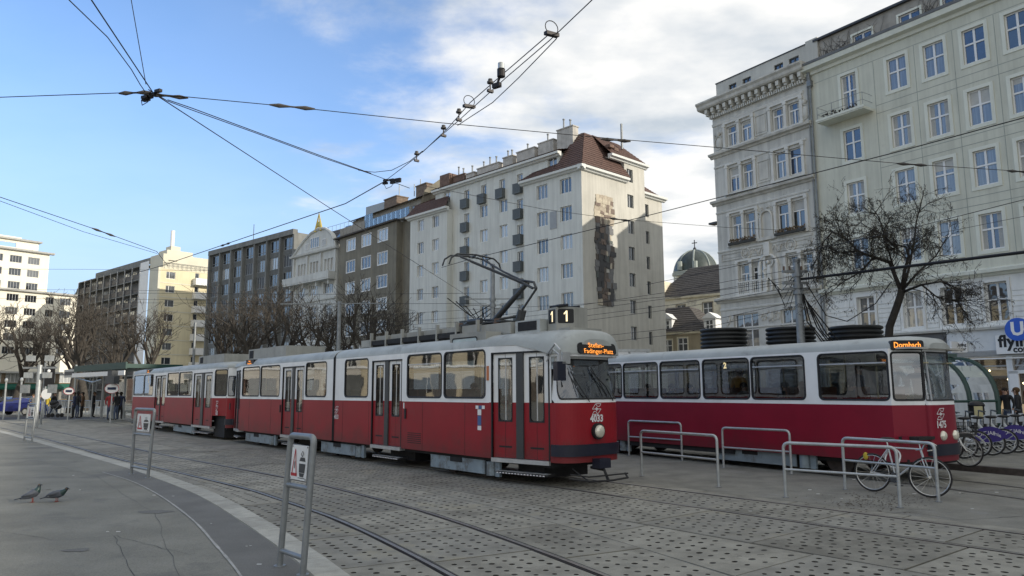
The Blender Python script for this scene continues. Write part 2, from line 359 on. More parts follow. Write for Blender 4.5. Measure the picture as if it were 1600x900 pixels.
# track B counts from the seam the photograph shows under the front sign
def seq(f0, f1, step, seed, phase):
    s0 = s_far - ((s_far - phase) % step); band(f0, f1, s0, s_near, step, seed)
sj = nearest(B2C, Vector((-0.62, 10.62, 0)))
seq(fK, fB(-G - GP), 1.79, 100, sj - 0.2)
seq(fB(-G + GP), fB(-GP), 1.79, 300, sj)
seq(fB(GP), fB(1.12), 1.79, 500, sj + 0.55)
def fA(off):
    def f(s): return tr(s, off)
    return f
seq2 = lambda o0, o1, step, seed, ph: band(fA(o0), fA(o1), -60 + ph, 2.2, step, seed)
seq2(A1 + GP, A2 - GP, 1.79, 900, 0.6)
seq2(8.1, A1 - GP, 1.79, 1100, 0.9)
seq2(A2 + GP, 11.58, 1.79, 1300, 1.3)
def fm(s): p, d, n = B2C.fr(s); return p + n * 1.13
def fm2(s):
    p, d, n = B2C.fr(s); q = p + n * 1.13; r = 8.09 - q.dot(NN); return q + NN * r if r > 0 else q
seq(fm, fm2, 2.4, 1500, sj + 1.4)
tag(far_mb.build('far_slabs', M['slab'], paving), kind='stuff')
print('slabs', nslab)
# rails: polished head, groove and lip
def rail(f, s0, s1, side, n, parent_name='tram_rail'):
    mb = MB(); q = [f(s0 + (s1 - s0) * i / n) for i in range(n + 1)]
    for i in range(n):
        a, b = q[i], q[i + 1]; d = (b - a).normalized(); nn = Vector((-d.y, d.x, 0)) * side
        def strip(o0, o1, z0, z1, mi):
            mb.quad(a + nn * o0 + Vector((0, 0, z0)), b + nn * o0 + Vector((0, 0, z0)), b + nn * o1 + Vector((0, 0, z1)), a + nn * o1 + Vector((0, 0, z1)), mi)
        strip(-0.030, 0.022, 0.004, 0.004, 0); strip(0.022, 0.022, 0.004, -0.035, 1); strip(0.022, 0.042, -0.035, -0.035, 1); strip(0.042, 0.042, -0.035, -0.002, 1); strip(0.042, 0.050, -0.002, -0.002, 1); strip(-0.030, -0.030, -0.04, 0.004, 1)
    o = mb.build(parent_name, [M['steel'], M['railside']], paving)
rail(fB(-G), s_far, s_near, 1, 120); rail(fB(0), s_far, s_near, -1, 120)
rail(fA(A1), -60, 2.2, 1, 10); rail(fA(A2), -60, 2.2, -1, 10)
# kerb and the pavement the photographer stands on
PZ = 0.10
kerb = thing('kerb', None, None); kerb.name = 'kerb'; tag(kerb, kind='structure')
kw = 0.30; s = 1.0; KL = []
def kfr(s): return KC.fr(s)
stones = 0
while s < KC.len - 0.4:
    e = min(s + 1.0, KC.len - 0.3); a, d1, n1 = kfr(s); b, d2, n2 = kfr(e); g = 0.006 * d1
    A, B = a + g, b - g; Cc, Dd = b - n2 * kw - g, a - n1 * kw + g; mb = MB()
    z = PZ + 0.004
    mb.add([Vector((*p.xy, zz)) for zz in (-0.04, z) for p in (A, B, Cc, Dd)], ((0, 1, 5, 4), (1, 2, 6, 5), (2, 3, 7, 6), (3, 0, 4, 7), (7, 6, 5, 4)))
    mb.build('kerbstone', M['kerbstone'], kerb); s = e
pave = MB(); inn = [KC.fr(KC.S[i])[0] - KC.fr(KC.S[i])[2] * (kw + 0.004) for i in range(len(KC.P))]
for a, b in zip(inn, inn[1:]):
    a = Vector((*a.xy, PZ)); b = Vector((*b.xy, PZ)); pave.quad(a, Vector((a.x - 60, a.y - 60, PZ)), Vector((b.x - 60, b.y - 60, PZ)), b)
a = inn[-1]; pave.add([(a.x, a.y, PZ), (a.x - 60, a.y - 60, PZ), (a.x + 40, a.y - 60, PZ), (a.x + 30, -2, PZ)], ((0, 1, 2, 3),))
a = inn[0]; pave.add([(a.x, a.y, PZ), (a.x - 60, a.y + 5, PZ), (a.x - 120, a.y - 60, PZ)], ((0, 1, 2),))
MM('pave', (0.21, 0.205, 0.175), speck=.28, rough=0.9, var=0.2, scale=0.8, bump=0.6, bscale=130, dirt=((0.145, 0.142, 0.13), 0.5, 0.52, 0.7))
pavement = pave.build('pavement', M['pave']); tag(pavement, kind='structure')
MM('tarpatch', (0.15, 0.147, 0.135), speck=.25, rough=0.85, var=0.15, scale=1.5, bump=0.5, bscale=130)
mb = MB(); st_pts = catmull([gnd(*p, PZ)[:] for p in [(160, 738), (205, 752), (250, 775), (300, 812), (335, 850), (370, 892), (395, 935)]], 5)
pa = MB(); km = [min(inn, key=lambda q: (q - p).length_squared) for p in st_pts]
for a, b, ka, kb in zip(st_pts, st_pts[1:], km, km[1:]):
    z = Vector((0, 0, PZ + 0.004)); pa.quad(*(Vector((q.x, q.y, 0)) + z for q in (a, b, kb + (b - kb).normalized() * 0.02, ka + (a - ka).normalized() * 0.02)))
pa.build('tar_patch', M['tarpatch'], pavement)
MM('jointpaint', (0.34, 0.335, 0.31), rough=0.8, var=0.3, scale=6)
for a, b in zip(st_pts, st_pts[1:]):
    d = (b - a).normalized(); n = Vector((-d.y, d.x, 0)) * (0.012 + 0.006 * rnd.random()); z = Vector((0, 0, PZ + 0.008)); a, b = Vector((a.x, a.y, 0)), Vector((b.x, b.y, 0)); mb.quad(a - n + z, b - n + z, b + n + z, a + n + z)
mb.build('joint_line', M['jointpaint'], pavement)
# platform asphalt between the two tram tracks, track of the second tram, far kerb
plat = MB(); e = 11.6
plat.quad(tr(-70, e, -0.004), tr(3, e, -0.004), tr(3, e + 14, -0.004), tr(-70, e + 14, -0.004))
tag(plat.build('platform', M['asphalt2']), kind='structure')
C0 = Vector((6.75, 16.13, 0)); CD = Vector((0.545, -0.838, 0)); CN = Vector((0.838, 0.545, 0))       # near body side of the second tram
def tc2(s, p, z=0.0): return C0 + CD * s + CN * p + Vector((0, 0, z))
rC = catmull([tuple(tc2(-40, 0.4))[:2], tuple(tc2(-14, 0.4))[:2], tuple(tc2(-4, 0.38))[:2], (7.75, 14.75), (8.05, 14.0), (8.6, 12.55), (9.3, 10.6), (10.3, 7.0)])
RCC = Curve(rC)
rc_par = thing('sunken_track', None, None); rc_par.name = 'second_track'; tag(rc_par, kind='structure')
for off, side in ((0, 1), (1.38, -1)):
    mb = MB(); n = 90; q = []
    for i in range(n + 1): p, d, nn = RCC.fr(RCC.len * i / n); q.append((p + nn * off, nn * side))
    for (a, na), (b, nb) in zip(q, q[1:]):
        def st_(o0, o1, z, mi): mb.quad(a + na * o0 + Vector((0, 0, z)), b + nb * o0 + Vector((0, 0, z)), b + nb * o1 + Vector((0, 0, z)), a + na * o1 + Vector((0, 0, z)), mi)
        st_(-0.03, 0.025, 0.006, 0); st_(0.025, 0.07, 0.002, 1); st_(-0.045, -0.03, 0.003, 1)
    mb.build('tram_rail', [M['steel'], M['railside']], rc_par)
# raised pavement on the far side, where the bicycles stand
fk = [gnd(950, 690), gnd(1300, 716), gnd(1467.7, 731), gnd(1600, 743), gnd(1800, 762)]
fe0 = tc2(-60, 3.0); fpts = [fe0, tc2(-8, 3.0), Vector((9.85, 17.5, 0)), Vector((10.75, 15.95, 0)), Vector((13.0, 12.0, 0)), Vector((17, 5, 0))]
mb = MB(); ms = MB()
for a, b in zip(fpts, fpts[1:]):
    d = (b - a).normalized(); n = Vector((-d.y, d.x, 0)); a0, b0 = Vector((*a.xy, 0.13)), Vector((*b.xy, 0.13)); far = CN * 60
    mb.quad(a0 + n * .2, b0 + n * .2, b0 + far, a0 + far)
    L_ = (b - a).length; k = max(1, int(L_ / 1.2))
    for i in range(k):
        p, q = a.lerp(b, i / k) + d * 0.01, a.lerp(b, (i + 1) / k) - d * 0.01
        if p.y > 45: continue
        m2 = MB(); m2.add([Vector((*x.xy, zz)) for zz in (-0.04, 0.133) for x in (p, q, q + n * .2, p + n * .2)], ((0, 1, 5, 4), (1, 2, 6, 5), (2, 3, 7, 6), (3, 0, 4, 7), (4, 5, 6, 7)))
        ms.add(m2.v, m2.f)
fpv = mb.build('far_pavement', M['asphalt2']); tag(fpv, kind='structure'); tag(ms.build('kerb_edge', M['railside'], fpv))

rgk = random.Random(31)
def crack(pts, z, w_, par, name='crack'):
    mb = MB(); P = []
    for a, b in zip(pts, pts[1:]):
        for k in range(9): t = k / 9; P.append(a.lerp(b, t) + Vector((rgk.uniform(-.03, .03), rgk.uniform(-.03, .03), 0)))
    P.append(pts[-1])
    for a, b in zip(P, P[1:]): d = (b - a).normalized(); n = Vector((-d.y, d.x, 0)) * w_ * rgk.uniform(.3, 1); zz_ = Vector((0, 0, 0)); a, b = Vector((*a.xy, z)), Vector((*b.xy, z)); mb.quad(a - n, b - n, b + n, a + n)
    return mb.build(name, M['bitumen'], par)
G2 = lambda u, v: Vector((*gnd(u, v, PZ).xy, PZ + .005))
crack([G2(42, 764), G2(62, 766), G2(80, 765)], PZ + .005, .012, pavement); crack([G2(84, 738), G2(110, 736), G2(126, 737)], PZ + .005, .012, pavement); crack([G2(0, 830), G2(90, 845), G2(180, 838), G2(300, 868)], PZ + .004, .004, pavement); crack([G2(60, 720), G2(150, 745), G2(240, 800), G2(280, 900)], PZ + .004, .003, pavement); crack([G2(180, 838), G2(210, 900)], PZ + .004, .004, pavement)
crack([Vector((*gnd(*q).xy, 0)) for q in ((1250, 792), (1330, 806), (1420, 800), (1500, 812), (1600, 806))], .001, .008, SC.objects['platform']); crack([Vector((*gnd(*q).xy, 0)) for q in ((1490, 772), (1530, 768), (1600, 764))], .001, .008, SC.objects['platform'])
MM('oil', (0.06, 0.058, 0.052), rough=.6, var=.3, scale=5)
for u, v, a, b in ((240, 800, .3, .2), (330, 700, .25, .15), (120, 860, .18, .12), (60, 700, .5, .3)):
    c = gnd(u, v, PZ); mb = MB(); n = 14; mb.add([(c.x + a * math.cos(6.283 * k / n) * rgk.uniform(.6, 1.1), c.y + b * math.sin(6.283 * k / n) * rgk.uniform(.6, 1.1), PZ + .0045) for k in range(n)], [tuple(range(n))]); mb.build('tar_stain', M['tarpatch'], pavement)
# ============================================================ BUILDINGS
def house_pane(name, col, refl=0.35, curtain=0.0):
    m = bpy.data.materials.new(name); m.use_nodes = True; t = m.node_tree; t.nodes.clear()
    o = N(t, 'ShaderNodeOutputMaterial'); df = N(t, 'ShaderNodeBsdfDiffuse', inp={0: (*col, 1)}); gl = N(t, 'ShaderNodeBsdfGlossy', inp={'Roughness': 0.03, 'Color': (0.92, 0.96, 1, 1)})
    tcn = N(t, 'ShaderNodeTexCoord'); mp_ = N(t, 'ShaderNodeMapping', inp={'Scale': (9.0 if curtain else 1.5, 1, 0.35 if curtain else 1.2)}); L(t, tcn.outputs['Object'], mp_.inputs[0])
    n = N(t, 'ShaderNodeTexNoise', inp={'Scale': 1.0, 'Detail': 4.0}); L(t, mp_.outputs[0], n.inputs['Vector'])
    mr = N(t, 'ShaderNodeMapRange', inp={1: 0.3, 2: 0.7, 3: 0.45, 4: 1.35}); L(t, n.outputs[0], mr.inputs[0])
    sc = N(t, 'ShaderNodeVectorMath', operation='SCALE', inp={0: col}); L(t, mr.outputs[0], sc.inputs['Scale']); L(t, sc.outputs[0], df.inputs[0])
    n5 = N(t, 'ShaderNodeTexNoise', inp={'Scale': 0.9, 'Detail': 2.0}); L(t, tcn.outputs['Object'], n5.inputs['Vector']); bp = N(t, 'ShaderNodeBump', inp={'Strength': 0.25, 'Distance': 0.05}); L(t, n5.outputs[0], bp.inputs['Height']); L(t, bp.outputs[0], gl.inputs['Normal'])
    fr = N(t, 'ShaderNodeLayerWeight', inp={0: 0.3}); m2 = N(t, 'ShaderNodeMapRange', inp={1: 0, 2: 1, 3: refl, 4: 0.95}); L(t, fr.outputs['Fresnel'], m2.inputs[0])
    x = N(t, 'ShaderNodeMixShader'); L(t, m2.outputs[0], x.inputs[0]); L(t, df.outputs[0], x.inputs[1]); L(t, gl.outputs[0], x.inputs[2]); L(t, x.outputs[0], o.inputs[0])
    return m
PD = house_pane('pane_dark', (0.02, 0.022, 0.025), 0.12); PR = house_pane('pane_sky', (0.02, 0.035, 0.08), 0.10); PC = house_pane('pane_curtain', (0.35, 0.35, 0.33), 0.15, 1); PG = house_pane('pane_grey', (0.13, 0.135, 0.135), 0.12, 1)  # pane_sky: the reflected blue sky is put into its base colour
MM('win_white', (0.72, 0.72, 0.70), rough=0.45, var=0.06); MM('win_dark', (0.05, 0.052, 0.055), rough=0.4, var=0.1); MM('win_grey', (0.3, 0.31, 0.31), rough=0.45, var=0.1)
WC = {}
def wmesh(w, h, style, fm, t=0.075):
    k = ('w', round(w, 2), round(h, 2), style, fm)
    if k not in WC:
        mb = MB(); x0, x1 = -w / 2, w / 2
        for a in ((x0, x0 + t, 0, h), (x1 - t, x1, 0, h), (x0 + t, x1 - t, 0, t * 1.1), (x0 + t, x1 - t, h - t, h)): mb.box(a[0], a[1], -0.03, 0.04, a[2], a[3])
        def bar(x, z0, z1, tt=0.09): mb.box(x - tt / 2, x + tt / 2, -0.025, 0.035, z0, z1)
        def hb(z, tt=0.09, a=x0 + t, b=x1 - t): mb.box(a, b, -0.035, 0.038, z - tt / 2, z + tt / 2)
        ih, il = h - t, t * 1.1
        if style == 'cross': bar(0, il, h * .57 - .05, .12); bar(0, h * .57 + .05, ih, .12); hb(h * .57, .1)
        if style == 'T': bar(0, il, h * .66 - .05, .11); hb(h * .66, .1)
        if style == 'two': bar(0, il, ih, .13)
        if style == 'twot': bar(0, il, ih, .1); hb(h * .25, .06, x0 + t, -.05); hb(h * .25, .06, .05, x1 - t)
        if style == 'three': bar(x0 + w / 3, il, ih, .08); bar(x0 + 2 * w / 3, il, ih, .08)
        if style == 'fourp': [bar(x0 + w * q, il, ih, .1) for q in (.25, .5, .75)]
        if style == 'onetwo': bar(x0 + w * .36, il, ih, .09)
        WC[k] = mb.mesh('window', M[fm])
    return WC[k]
def pmesh(w, h, m):
    k = ('p', round(w, 2), round(h, 2), m.name)
    if k not in WC: WC[k] = MB().quad((-w / 2 + .03, .02, .03), (w / 2 - .03, .02, .03), (w / 2 - .03, .02, h - .03), (-w / 2 + .03, .02, h - .03)).mesh('pane', m)
    return WC[k]
def smesh(w, h, t, d, m, sill):
    k = ('s', round(w, 2), round(h, 2), t, d, m, sill)
    if k not in WC:
        mb = MB(); a = w / 2
        mb.box(-a - t, -a, -d, .01, 0, h + t); mb.box(a, a + t, -d, .01, 0, h + t); mb.box(-a, a, -d, .01, h, h + t)
        if sill: mb.box(-a - t - .06, a + t + .06, -d - sill, .01, -.13, 0)
        else: mb.box(-a - t, a + t, -d, .01, -t, 0)
        WC[k] = mb.mesh('surround', M[m])
    return WC[k]
def window(par, s, z, w, h, style, rec=0.18, pm=None, fm='win_white', y=0.0, sur=None):
    o = link('window', wmesh(w, h, style, fm), par, (s, y + rec, z)); link('pane', pmesh(w, h, pm or rnd.choice([PD, PR, PG])), o)
    if sur: link('surround', smesh(w, h, *sur), o, (0, -rec, 0))
    return o
def wall(par, name, m, s0, s1, z0, z1, ops=(), y=0.0, rec=0.2, rm=None):
    mb = MB(); X = sorted({s0, s1, *[round(v, 3) for o in ops for v in o[:2]]}); Z = sorted({z0, z1, *[round(v, 3) for o in ops for v in o[2:4]]})
    X = [x for x in X if s0 <= x <= s1]; Z = [q for q in Z if z0 <= q <= z1]
    ops = [tuple(round(v, 3) for v in o) for o in ops]
    for a, b in zip(X, X[1:]):
        run = None
        for c, d in zip(Z, Z[1:]):
            mx_, mz = (a + b) / 2, (c + d) / 2; inside = any(o[0] < mx_ < o[1] and o[2] < mz < o[3] for o in ops)
            if inside:
                if run is not None: mb.quad((a, y, run), (b, y, run), (b, y, c), (a, y, c)); run = None
            elif run is None: run = c
        if run is not None: mb.quad((a, y, run), (b, y, run), (b, y, Z[-1]), (a, y, Z[-1]))
    for a, b, c, d in ops:
        for p, q in (((a, c), (a, d)), ((a, d), (b, d)), ((b, d), (b, c)), ((b, c), (a, c))): mb.quad((p[0], y, p[1]), (q[0], y, q[1]), (q[0], y + rec + .03, q[1]), (p[0], y + rec + .03, p[1]), 1)
    return mb.build(name, [M[m], M[rm or m]], par)
def shell(par, m, s0, s1, z1, y0, y1, name='wall', roof='roof_flat'):
    mb = MB(); e = 0.0
    mb.quad((s0, y1, 0), (s0, y0, 0), (s0, y0, z1), (s0, y1, z1)); mb.quad((s1, y0, 0), (s1, y1, 0), (s1, y1, z1), (s1, y0, z1)); mb.quad((s1, y1, 0), (s0, y1, 0), (s0, y1, z1), (s1, y1, z1))
    mb.quad((s0, y0, z1), (s1, y0, z1), (s1, y1, z1), (s0, y1, z1), 1)
    return mb.build(name, [M[m], M[roof]], par)
def cornice(par, name, m, s0, s1, z, prof, y=0.0, ends=True):
    """prof: list of (out, dz) from wall foot outwards and up, closed against the wall"""
    mb = MB(); n = len(prof); vs = [(s, y - o, z + dz) for s in (s0, s1) for o, dz in prof]
    mb.add(vs, [(i, (i + 1) % n, n + (i + 1) % n, n + i) for i in range(n)] + ([tuple(range(n))[::-1], tuple(range(n, 2 * n))] if ends else []))
    return mb.build(name, M[m], par)
def ops_of(ws): return [(s - w / 2, s + w / 2, z, z + h) for s, z, w, h in ws]
MM('roof_flat', (0.12, 0.12, 0.12)); MM('zinc', (0.17, 0.18, 0.19), rough=0.5, var=0.2, scale=1.0, metal=0.3)
MM('cream', (0.57, 0.57, 0.475), rough=0.85, var=0.08, scale=0.5, streak=0.20, bump=0.15, bscale=30, dirt=((0.46, 0.45, 0.37), 0.5, 0.6, 0.5))
MM('cream_trim', (0.66, 0.67, 0.58), rough=0.8, var=0.07, scale=1.2, streak=0.10); MM('white_rust', (0.72, 0.72, 0.68), rough=0.8, var=0.1, scale=0.8, streak=0.15)
MM('groove', (0.30, 0.32, 0.28), rough=0.9); MM('stucco_grey', (0.48, 0.475, 0.43), rough=0.88, var=0.15, scale=0.45, streak=0.16, bump=0.2, bscale=20, dirt=((0.52, 0.51, 0.47), 0.35, 0.6, 0.6))
MM('orn_stone', (0.54, 0.525, 0.47), rough=0.85, var=0.15, scale=1.0, streak=0.28, bump=0.4, bscale=14); MM('orn_wall', (0.55, 0.54, 0.49), rough=0.88, var=0.12, scale=0.6, streak=0.3, bump=0.2, bscale=18, dirt=((0.30, 0.29, 0.26), 0.9, 0.56, 0.5))
MM('orn_light', (0.62, 0.61, 0.56), rough=0.85, var=0.1, scale=0.8, streak=0.12); MM('attic_render', (0.34, 0.32, 0.28), rough=0.9, var=0.2, scale=1.2, streak=0.2)
MM('shop_dark', (0.10, 0.10, 0.098), rough=0.6, var=0.2, scale=0.8); MM('shop_white', (0.6, 0.62, 0.62), rough=0.6, var=0.06); MM('metal_dark', (0.045, 0.047, 0.05), rough=0.5, var=0.15)
MM('pipe', (0.2, 0.21, 0.21), rough=0.5, var=0.2, metal=0.4); MM('twig', (0.06, 0.055, 0.05), rough=0.9); MM('sign_white', (0.75, 0.75, 0.73), rough=0.5, var=0.03); MM('black', (0.012, 0.012, 0.013), rough=0.5, var=0.1)
MM('letter_black', (0.01, 0.01, 0.01), rough=0.5, var=0)
UPR = Matrix(((1, 0, 0), (0, 0, -1), (0, 1, 0)))     # text plane -> facade plane (faces -y)

# ---- the pale green-grey apartment house on the right
RP = Vector((21.1715, 50.5, 0)); RD = Vector((0.54979, -0.8353, 0)); RZ = math.atan2(RD.y, RD.x)
def loc2w(P, rz, x, y, z): c, s_ = math.cos(rz), math.sin(rz); return Vector((P.x + c * x - s_ * y, P.y + s_ * x + c * y, z))
rb = thing('apartment_house', 'pale green-grey apartment house with white cross windows, a small balcony and shops below', 'building', RP, RZ)
cols = [3.15, 6.47, 8.79, 11.1, 13.4, 15.75, 18.1, 20.4, 22.7, 25.0]
ws = []
for i, c in enumerate(cols):
    for z in (20.8, 17.0, 13.35, 9.6):
        if i == 0 and z == 20.8: ws.append((c, 20.25, 1.1, 2.75)); continue
        ws.append((c, z, 1.22, 2.12))
ms_ = [(c, 5.5, 1.2, 2.25) for c in [3.28, 6.3, 8.62, 11.02, 13.6, 16, 18.4, 20.8, 23.2, 25.6]]
wall(rb, 'wall', 'cream', 0.0, 28, 8.4, 24.1, ops_of(ws), 0, .16)
wall(rb, 'lower_wall', 'white_rust', 0.0, 28, 5.33, 8.4, ops_of(ms_), 0.002, .3)
shell(rb, 'cream', 0.0, 28, 24.1, 0, 14)
def blind(o, w_, h_, f_=None):
    f_ = f_ or rnd.choice([.18, .3, .45]); MB().box(-w_ / 2 + .07, w_ / 2 - .07, .012, .018, h_ * (1 - f_), h_ - .06).build('roller_blind', M['blind_white'], o)
def drape(o, w_, h_):
    mb = MB()
    for s_ in (-1, 1):
        for k in range(5): x = s_ * (w_ / 2 - .1 - .05 * k); mb.add([(x - .025, .016, .08), (x + .025, .010, .08), (x + .02, .010, h_ - .08), (x - .02, .016, h_ - .08)], ((0, 1, 2, 3),))
    mb.build('curtain', M['blind_white'], o)
MM('blind_white', (0.45, 0.45, 0.42), rough=.8, var=.1)
for s, z, w_, h_ in ws:
    o = window(rb, s, z, w_, h_, 'cross', .14, rnd.choice([PR, PR, PD, PG] if z > 15 else [PG, PG, PR, PD]), sur=(.2, .045, 'cream_trim', 0.0)); q_r = rnd.random()
    if q_r < .22: blind(o, w_, h_)
    elif q_r < .55: drape(o, w_, h_)
for s, z, w_, h_ in ms_: window(rb, s, z, w_, h_, 'cross', .28, rnd.choice([PC, PG, PD]), sur=(.16, .07, 'white_rust', 0.0))
# panel joints, rustication, ledges
mb = MB()
for x in (4.95, 7.63, 9.95, 12.25, 14.55, 16.9, 19.2, 21.5): mb.box(x - .018, x + .018, -.006, 0.01, 8.9, 23.2)
for z in (23.25, 20.15, 19.6, 16.5, 15.95, 12.8, 12.3, 9.2): mb.box(4.95 if z < 23 else 0.6, 27.5, -.005, 0.01, z - .02, z + .02)
tag(mb.build('joint_lines', M['groove'], rb), kind='stuff')
rust = MB()
edges = sorted([0.3] + [v for s, z, w_, h_ in ms_ for v in (s - w_ / 2 - .22, s + w_ / 2 + .22)] + [28])
for a, b in zip(edges[::2], edges[1::2]):
    for k in range(7): rust.box(a, b, -.045, .004, 5.42 + k * .29, 5.42 + k * .29 + .235)
tag(rust.build('rustication', M['white_rust'], rb), kind='stuff')
cornice(rb, 'string_course', 'cream_trim', 0.2, 28, 8.1, [(0, 0), (.12, .02), (.2, .12), (.42, .18), (.45, .36), (.3, .4), (0, .5)])
cornice(rb, 'ledge', 'white_rust', 0.0, 28, 5.1, [(0, 0), (.2, 0), (.3, .12), (.3, .2), (0, .25)])
cornice(rb, 'eaves_cornice', 'cream_trim', -0.25, 28, 23.9, [(0, 0), (.14, .02), (.2, .22), (.55, .3), (.62, .62), (0, .62)])
cornice(rb, 'gutter', 'zinc', -0.25, 28, 24.53, [(0, 0), (.66, 0), (.72, .16), (.5, .22), (0, .1)])
aw = [(4.15, 24.75, 1.35, .95), (7.35, 24.75, 1.35, .95), (10.1, 24.75, 1.35, .95), (13, 24.75, 1.35, .95)]
wall(rb, 'attic_wall', 'attic_render', 0.9, 28, 24.6, 26.5, ops_of(aw), .35, .2)
for a in aw: window(rb, *a, 'two', .15, PR, y=.35, sur=(.14, .03, 'cream_trim', 0.0))
MB().quad((.6, .1, 26.45), (28, .1, 26.45), (28, 8, 29.5), (.6, 8, 29.5)).box(.6, 28, .1, .5, 26.4, 26.55).build('roof', M['metal_dark'], rb)
MB().box(-.05, .9, .2, 8, 24.6, 26.7).build('chimney_wall', M['stucco_grey'], rb)
mb = MB(); rg = random.Random(4)                     # dry creeper on the attic
for k in range(70):
    p = Vector((rg.choice([rg.uniform(1, 3.4), rg.uniform(1.2, 6.5), rg.uniform(8.3, 9.2)]), .33, 24.65)); a = rg.uniform(-.5, .5); q = [p]
    for j in range(9): a += rg.uniform(-.6, .6); p = p + Vector((math.sin(a) * .2, rg.uniform(-.01, .01), abs(math.cos(a)) * .2)); q.append(p) if p.z < 26.35 else None
    if len(q) > 2: mb.tube(q, [.016 - .0012 * i for i in range(len(q))], 3, cap=False)
tag(mb.build('creeper', M['twig'], rb), kind='stuff')
# balcony with railing
bal = MB().box(1.35, 4.75, -1.15, 0, 19.85, 20.02).box(1.32, 4.78, -1.2, -1.15, 19.93, 20.08).build('balcony', M['cream_trim'], rb)
mb = MB(); fr_ = [(1.4, -1.1), (4.7, -1.1)]
for z in (20.45, 20.95): mb.tube([(1.4, 0, z), (1.4, -1.1, z), (4.7, -1.1, z), (4.7, 0, z)], .016, 5)
for x in (1.4, 2.5, 3.6, 4.7): mb.tube([(x, -1.1, 20.0), (x, -1.1, 20.95)], .016, 5)
mb.build('railing', M['pipe'], bal)
mb = MB()
for k in range(60): x = rg.uniform(1.6, 4.2); mb.ball((x, -.95 + rg.uniform(-.1, .1), 20.1 + rg.uniform(0, .3)), rg.uniform(.03, .08), 5, 4)
mb.build('balcony_plants', M['twig'], bal)
MB().tube([(.35, -.12, 23.0), (.3, -.2, 24.3)], .12, 8).tube([(.35, -.14, 23.3), (.37, -.14, 5.3), (.37, -.14, 0)], .06, 8).tube([(.15, -.14, 24), (.17, -.14, 0)], .05, 8).box(.18, .5, -.3, 0, 23.1, 23.5).build('downpipe', M['pipe'], rb)
# ground floor shops
sh = [(-.0, 3.1, .35, 4.4), (3.5, 7.4, .35, 3.6), (8.6, 11.2, .3, 3.55), (11.5, 15.6, .3, 3.55), (16, 20, .3, 3.55), (20.5, 25, .3, 3.55)]
wall(rb, 'shop_wall_dark', 'shop_dark', 0.0, 8.15, 0, 5.1, [o for o in sh if o[1] < 8.2], -.002, .3)
wall(rb, 'shop_wall_white', 'shop_white', 8.15, 28, 0, 5.1, [o for o in sh if o[0] > 8.2], -.004, .3)
PS = glass('shop_glass', (0.5, 0.52, 0.52), 0.10); 
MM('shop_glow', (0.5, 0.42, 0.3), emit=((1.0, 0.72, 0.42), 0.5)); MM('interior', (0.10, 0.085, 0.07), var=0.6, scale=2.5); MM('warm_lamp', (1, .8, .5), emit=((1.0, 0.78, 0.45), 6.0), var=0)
for a, b, c, d in sh:
    o = MB().quad((a, .15, c), (b, .15, c), (b, .15, d), (a, .15, d)).build('shop_window', PS, rb)
    mb = MB(); n = max(1, int((b - a) / 1.3))
    for k in range(n + 1): x = a + (b - a) * k / n; mb.box(x - .04, x + .04, .1, .16, c, d)
    mb.box(a, b, .1, .16, d - .55, d - .47); mb.build('frame', M['metal_dark' if rnd.random() < .4 else 'win_grey'], o)
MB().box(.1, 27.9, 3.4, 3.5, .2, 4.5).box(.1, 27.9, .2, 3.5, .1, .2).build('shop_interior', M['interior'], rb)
mb = MB(); shelf = MB()
for k in range(34): x = rg.uniform(8.6, 25); mb.ball((x, rg.uniform(.8, 3), rg.uniform(1.9, 3.1)), .06, 6, 4)
mb.build('shop_lamps', M['warm_lamp'], rb)
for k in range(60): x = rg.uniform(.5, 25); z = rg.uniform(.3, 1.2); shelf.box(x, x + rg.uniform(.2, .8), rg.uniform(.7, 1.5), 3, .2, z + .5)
tag(shelf.build('glowing_goods', M['shop_glow'], rb), kind='stuff')  # goods emit a faint warm glow of their own
MB().box(11.3, 11.75, -.03, .1, .2, 2.75).box(11.3, 12.9, -.03, .1, 2.6, 2.78).build('door_frame', M['win_white'], rb)
cornice(rb, 'shop_fascia', 'win_grey', 8.2, 28, 3.62, [(0, 0), (.1, 0), (.12, .25), (0, .3)])
MB().box(8.4, 27, -.08, -.0, 3.42, 3.5).build('light_strip', M['sign_white'], rb)
sg = MB().box(10.88, 16.5, -.28, -.12, 3.68, 4.72).build('shop_sign', M['sign_white'], rb)
text('flying tiger', .92, M['letter_black'], sg, Vector((11.02, -.285, 4.35)), UPR, align='LEFT', bold=.028)
text('copenhagen', .5, M['letter_black'], sg, Vector((11.72, -.285, 3.9)), UPR, align='LEFT', bold=.016)
fs = MB().box(8.72, 8.8, -.85, -.02, 3.86, 4.5).build('flag_sign', M['sign_white'], rb)
q = Matrix(((0, 0, -1), (-1, 0, 0), (0, 1, 0)))
fs2 = MB().box(8.72, 9.28, -.12, -.05, 3.86, 4.5).build('flag_sign', M['sign_white'], rb); text('flying\ntiger', .25, M['letter_black'], fs2, Vector((9.0, -.124, 4.18)), UPR, bold=.006)
MM('u_blue', (0.02, 0.10, 0.5), rough=0.35, var=0.03)
MM('rail_grey', (0.3, 0.31, 0.32), rough=0.4, metal=0.5)
usign = thing('metro_sign', 'round blue metro sign with white letter U above the white shop sign', 'sign', loc2w(RP, RZ, 12.25, -.75, 4.95), RZ)
MB().cyl((0, 0, 0), (0, 1, 0), .62, .08, 32).build('disc', M['u_blue'], usign, smooth=True)
text('U', 1.0, M['sign_white'], usign, Vector((0, -.085, 0)), UPR, bold=.035, sx=.95); MB().box(-.04, .04, .08, .75, -.05, .05).build('bracket', M['metal_dark'], usign)

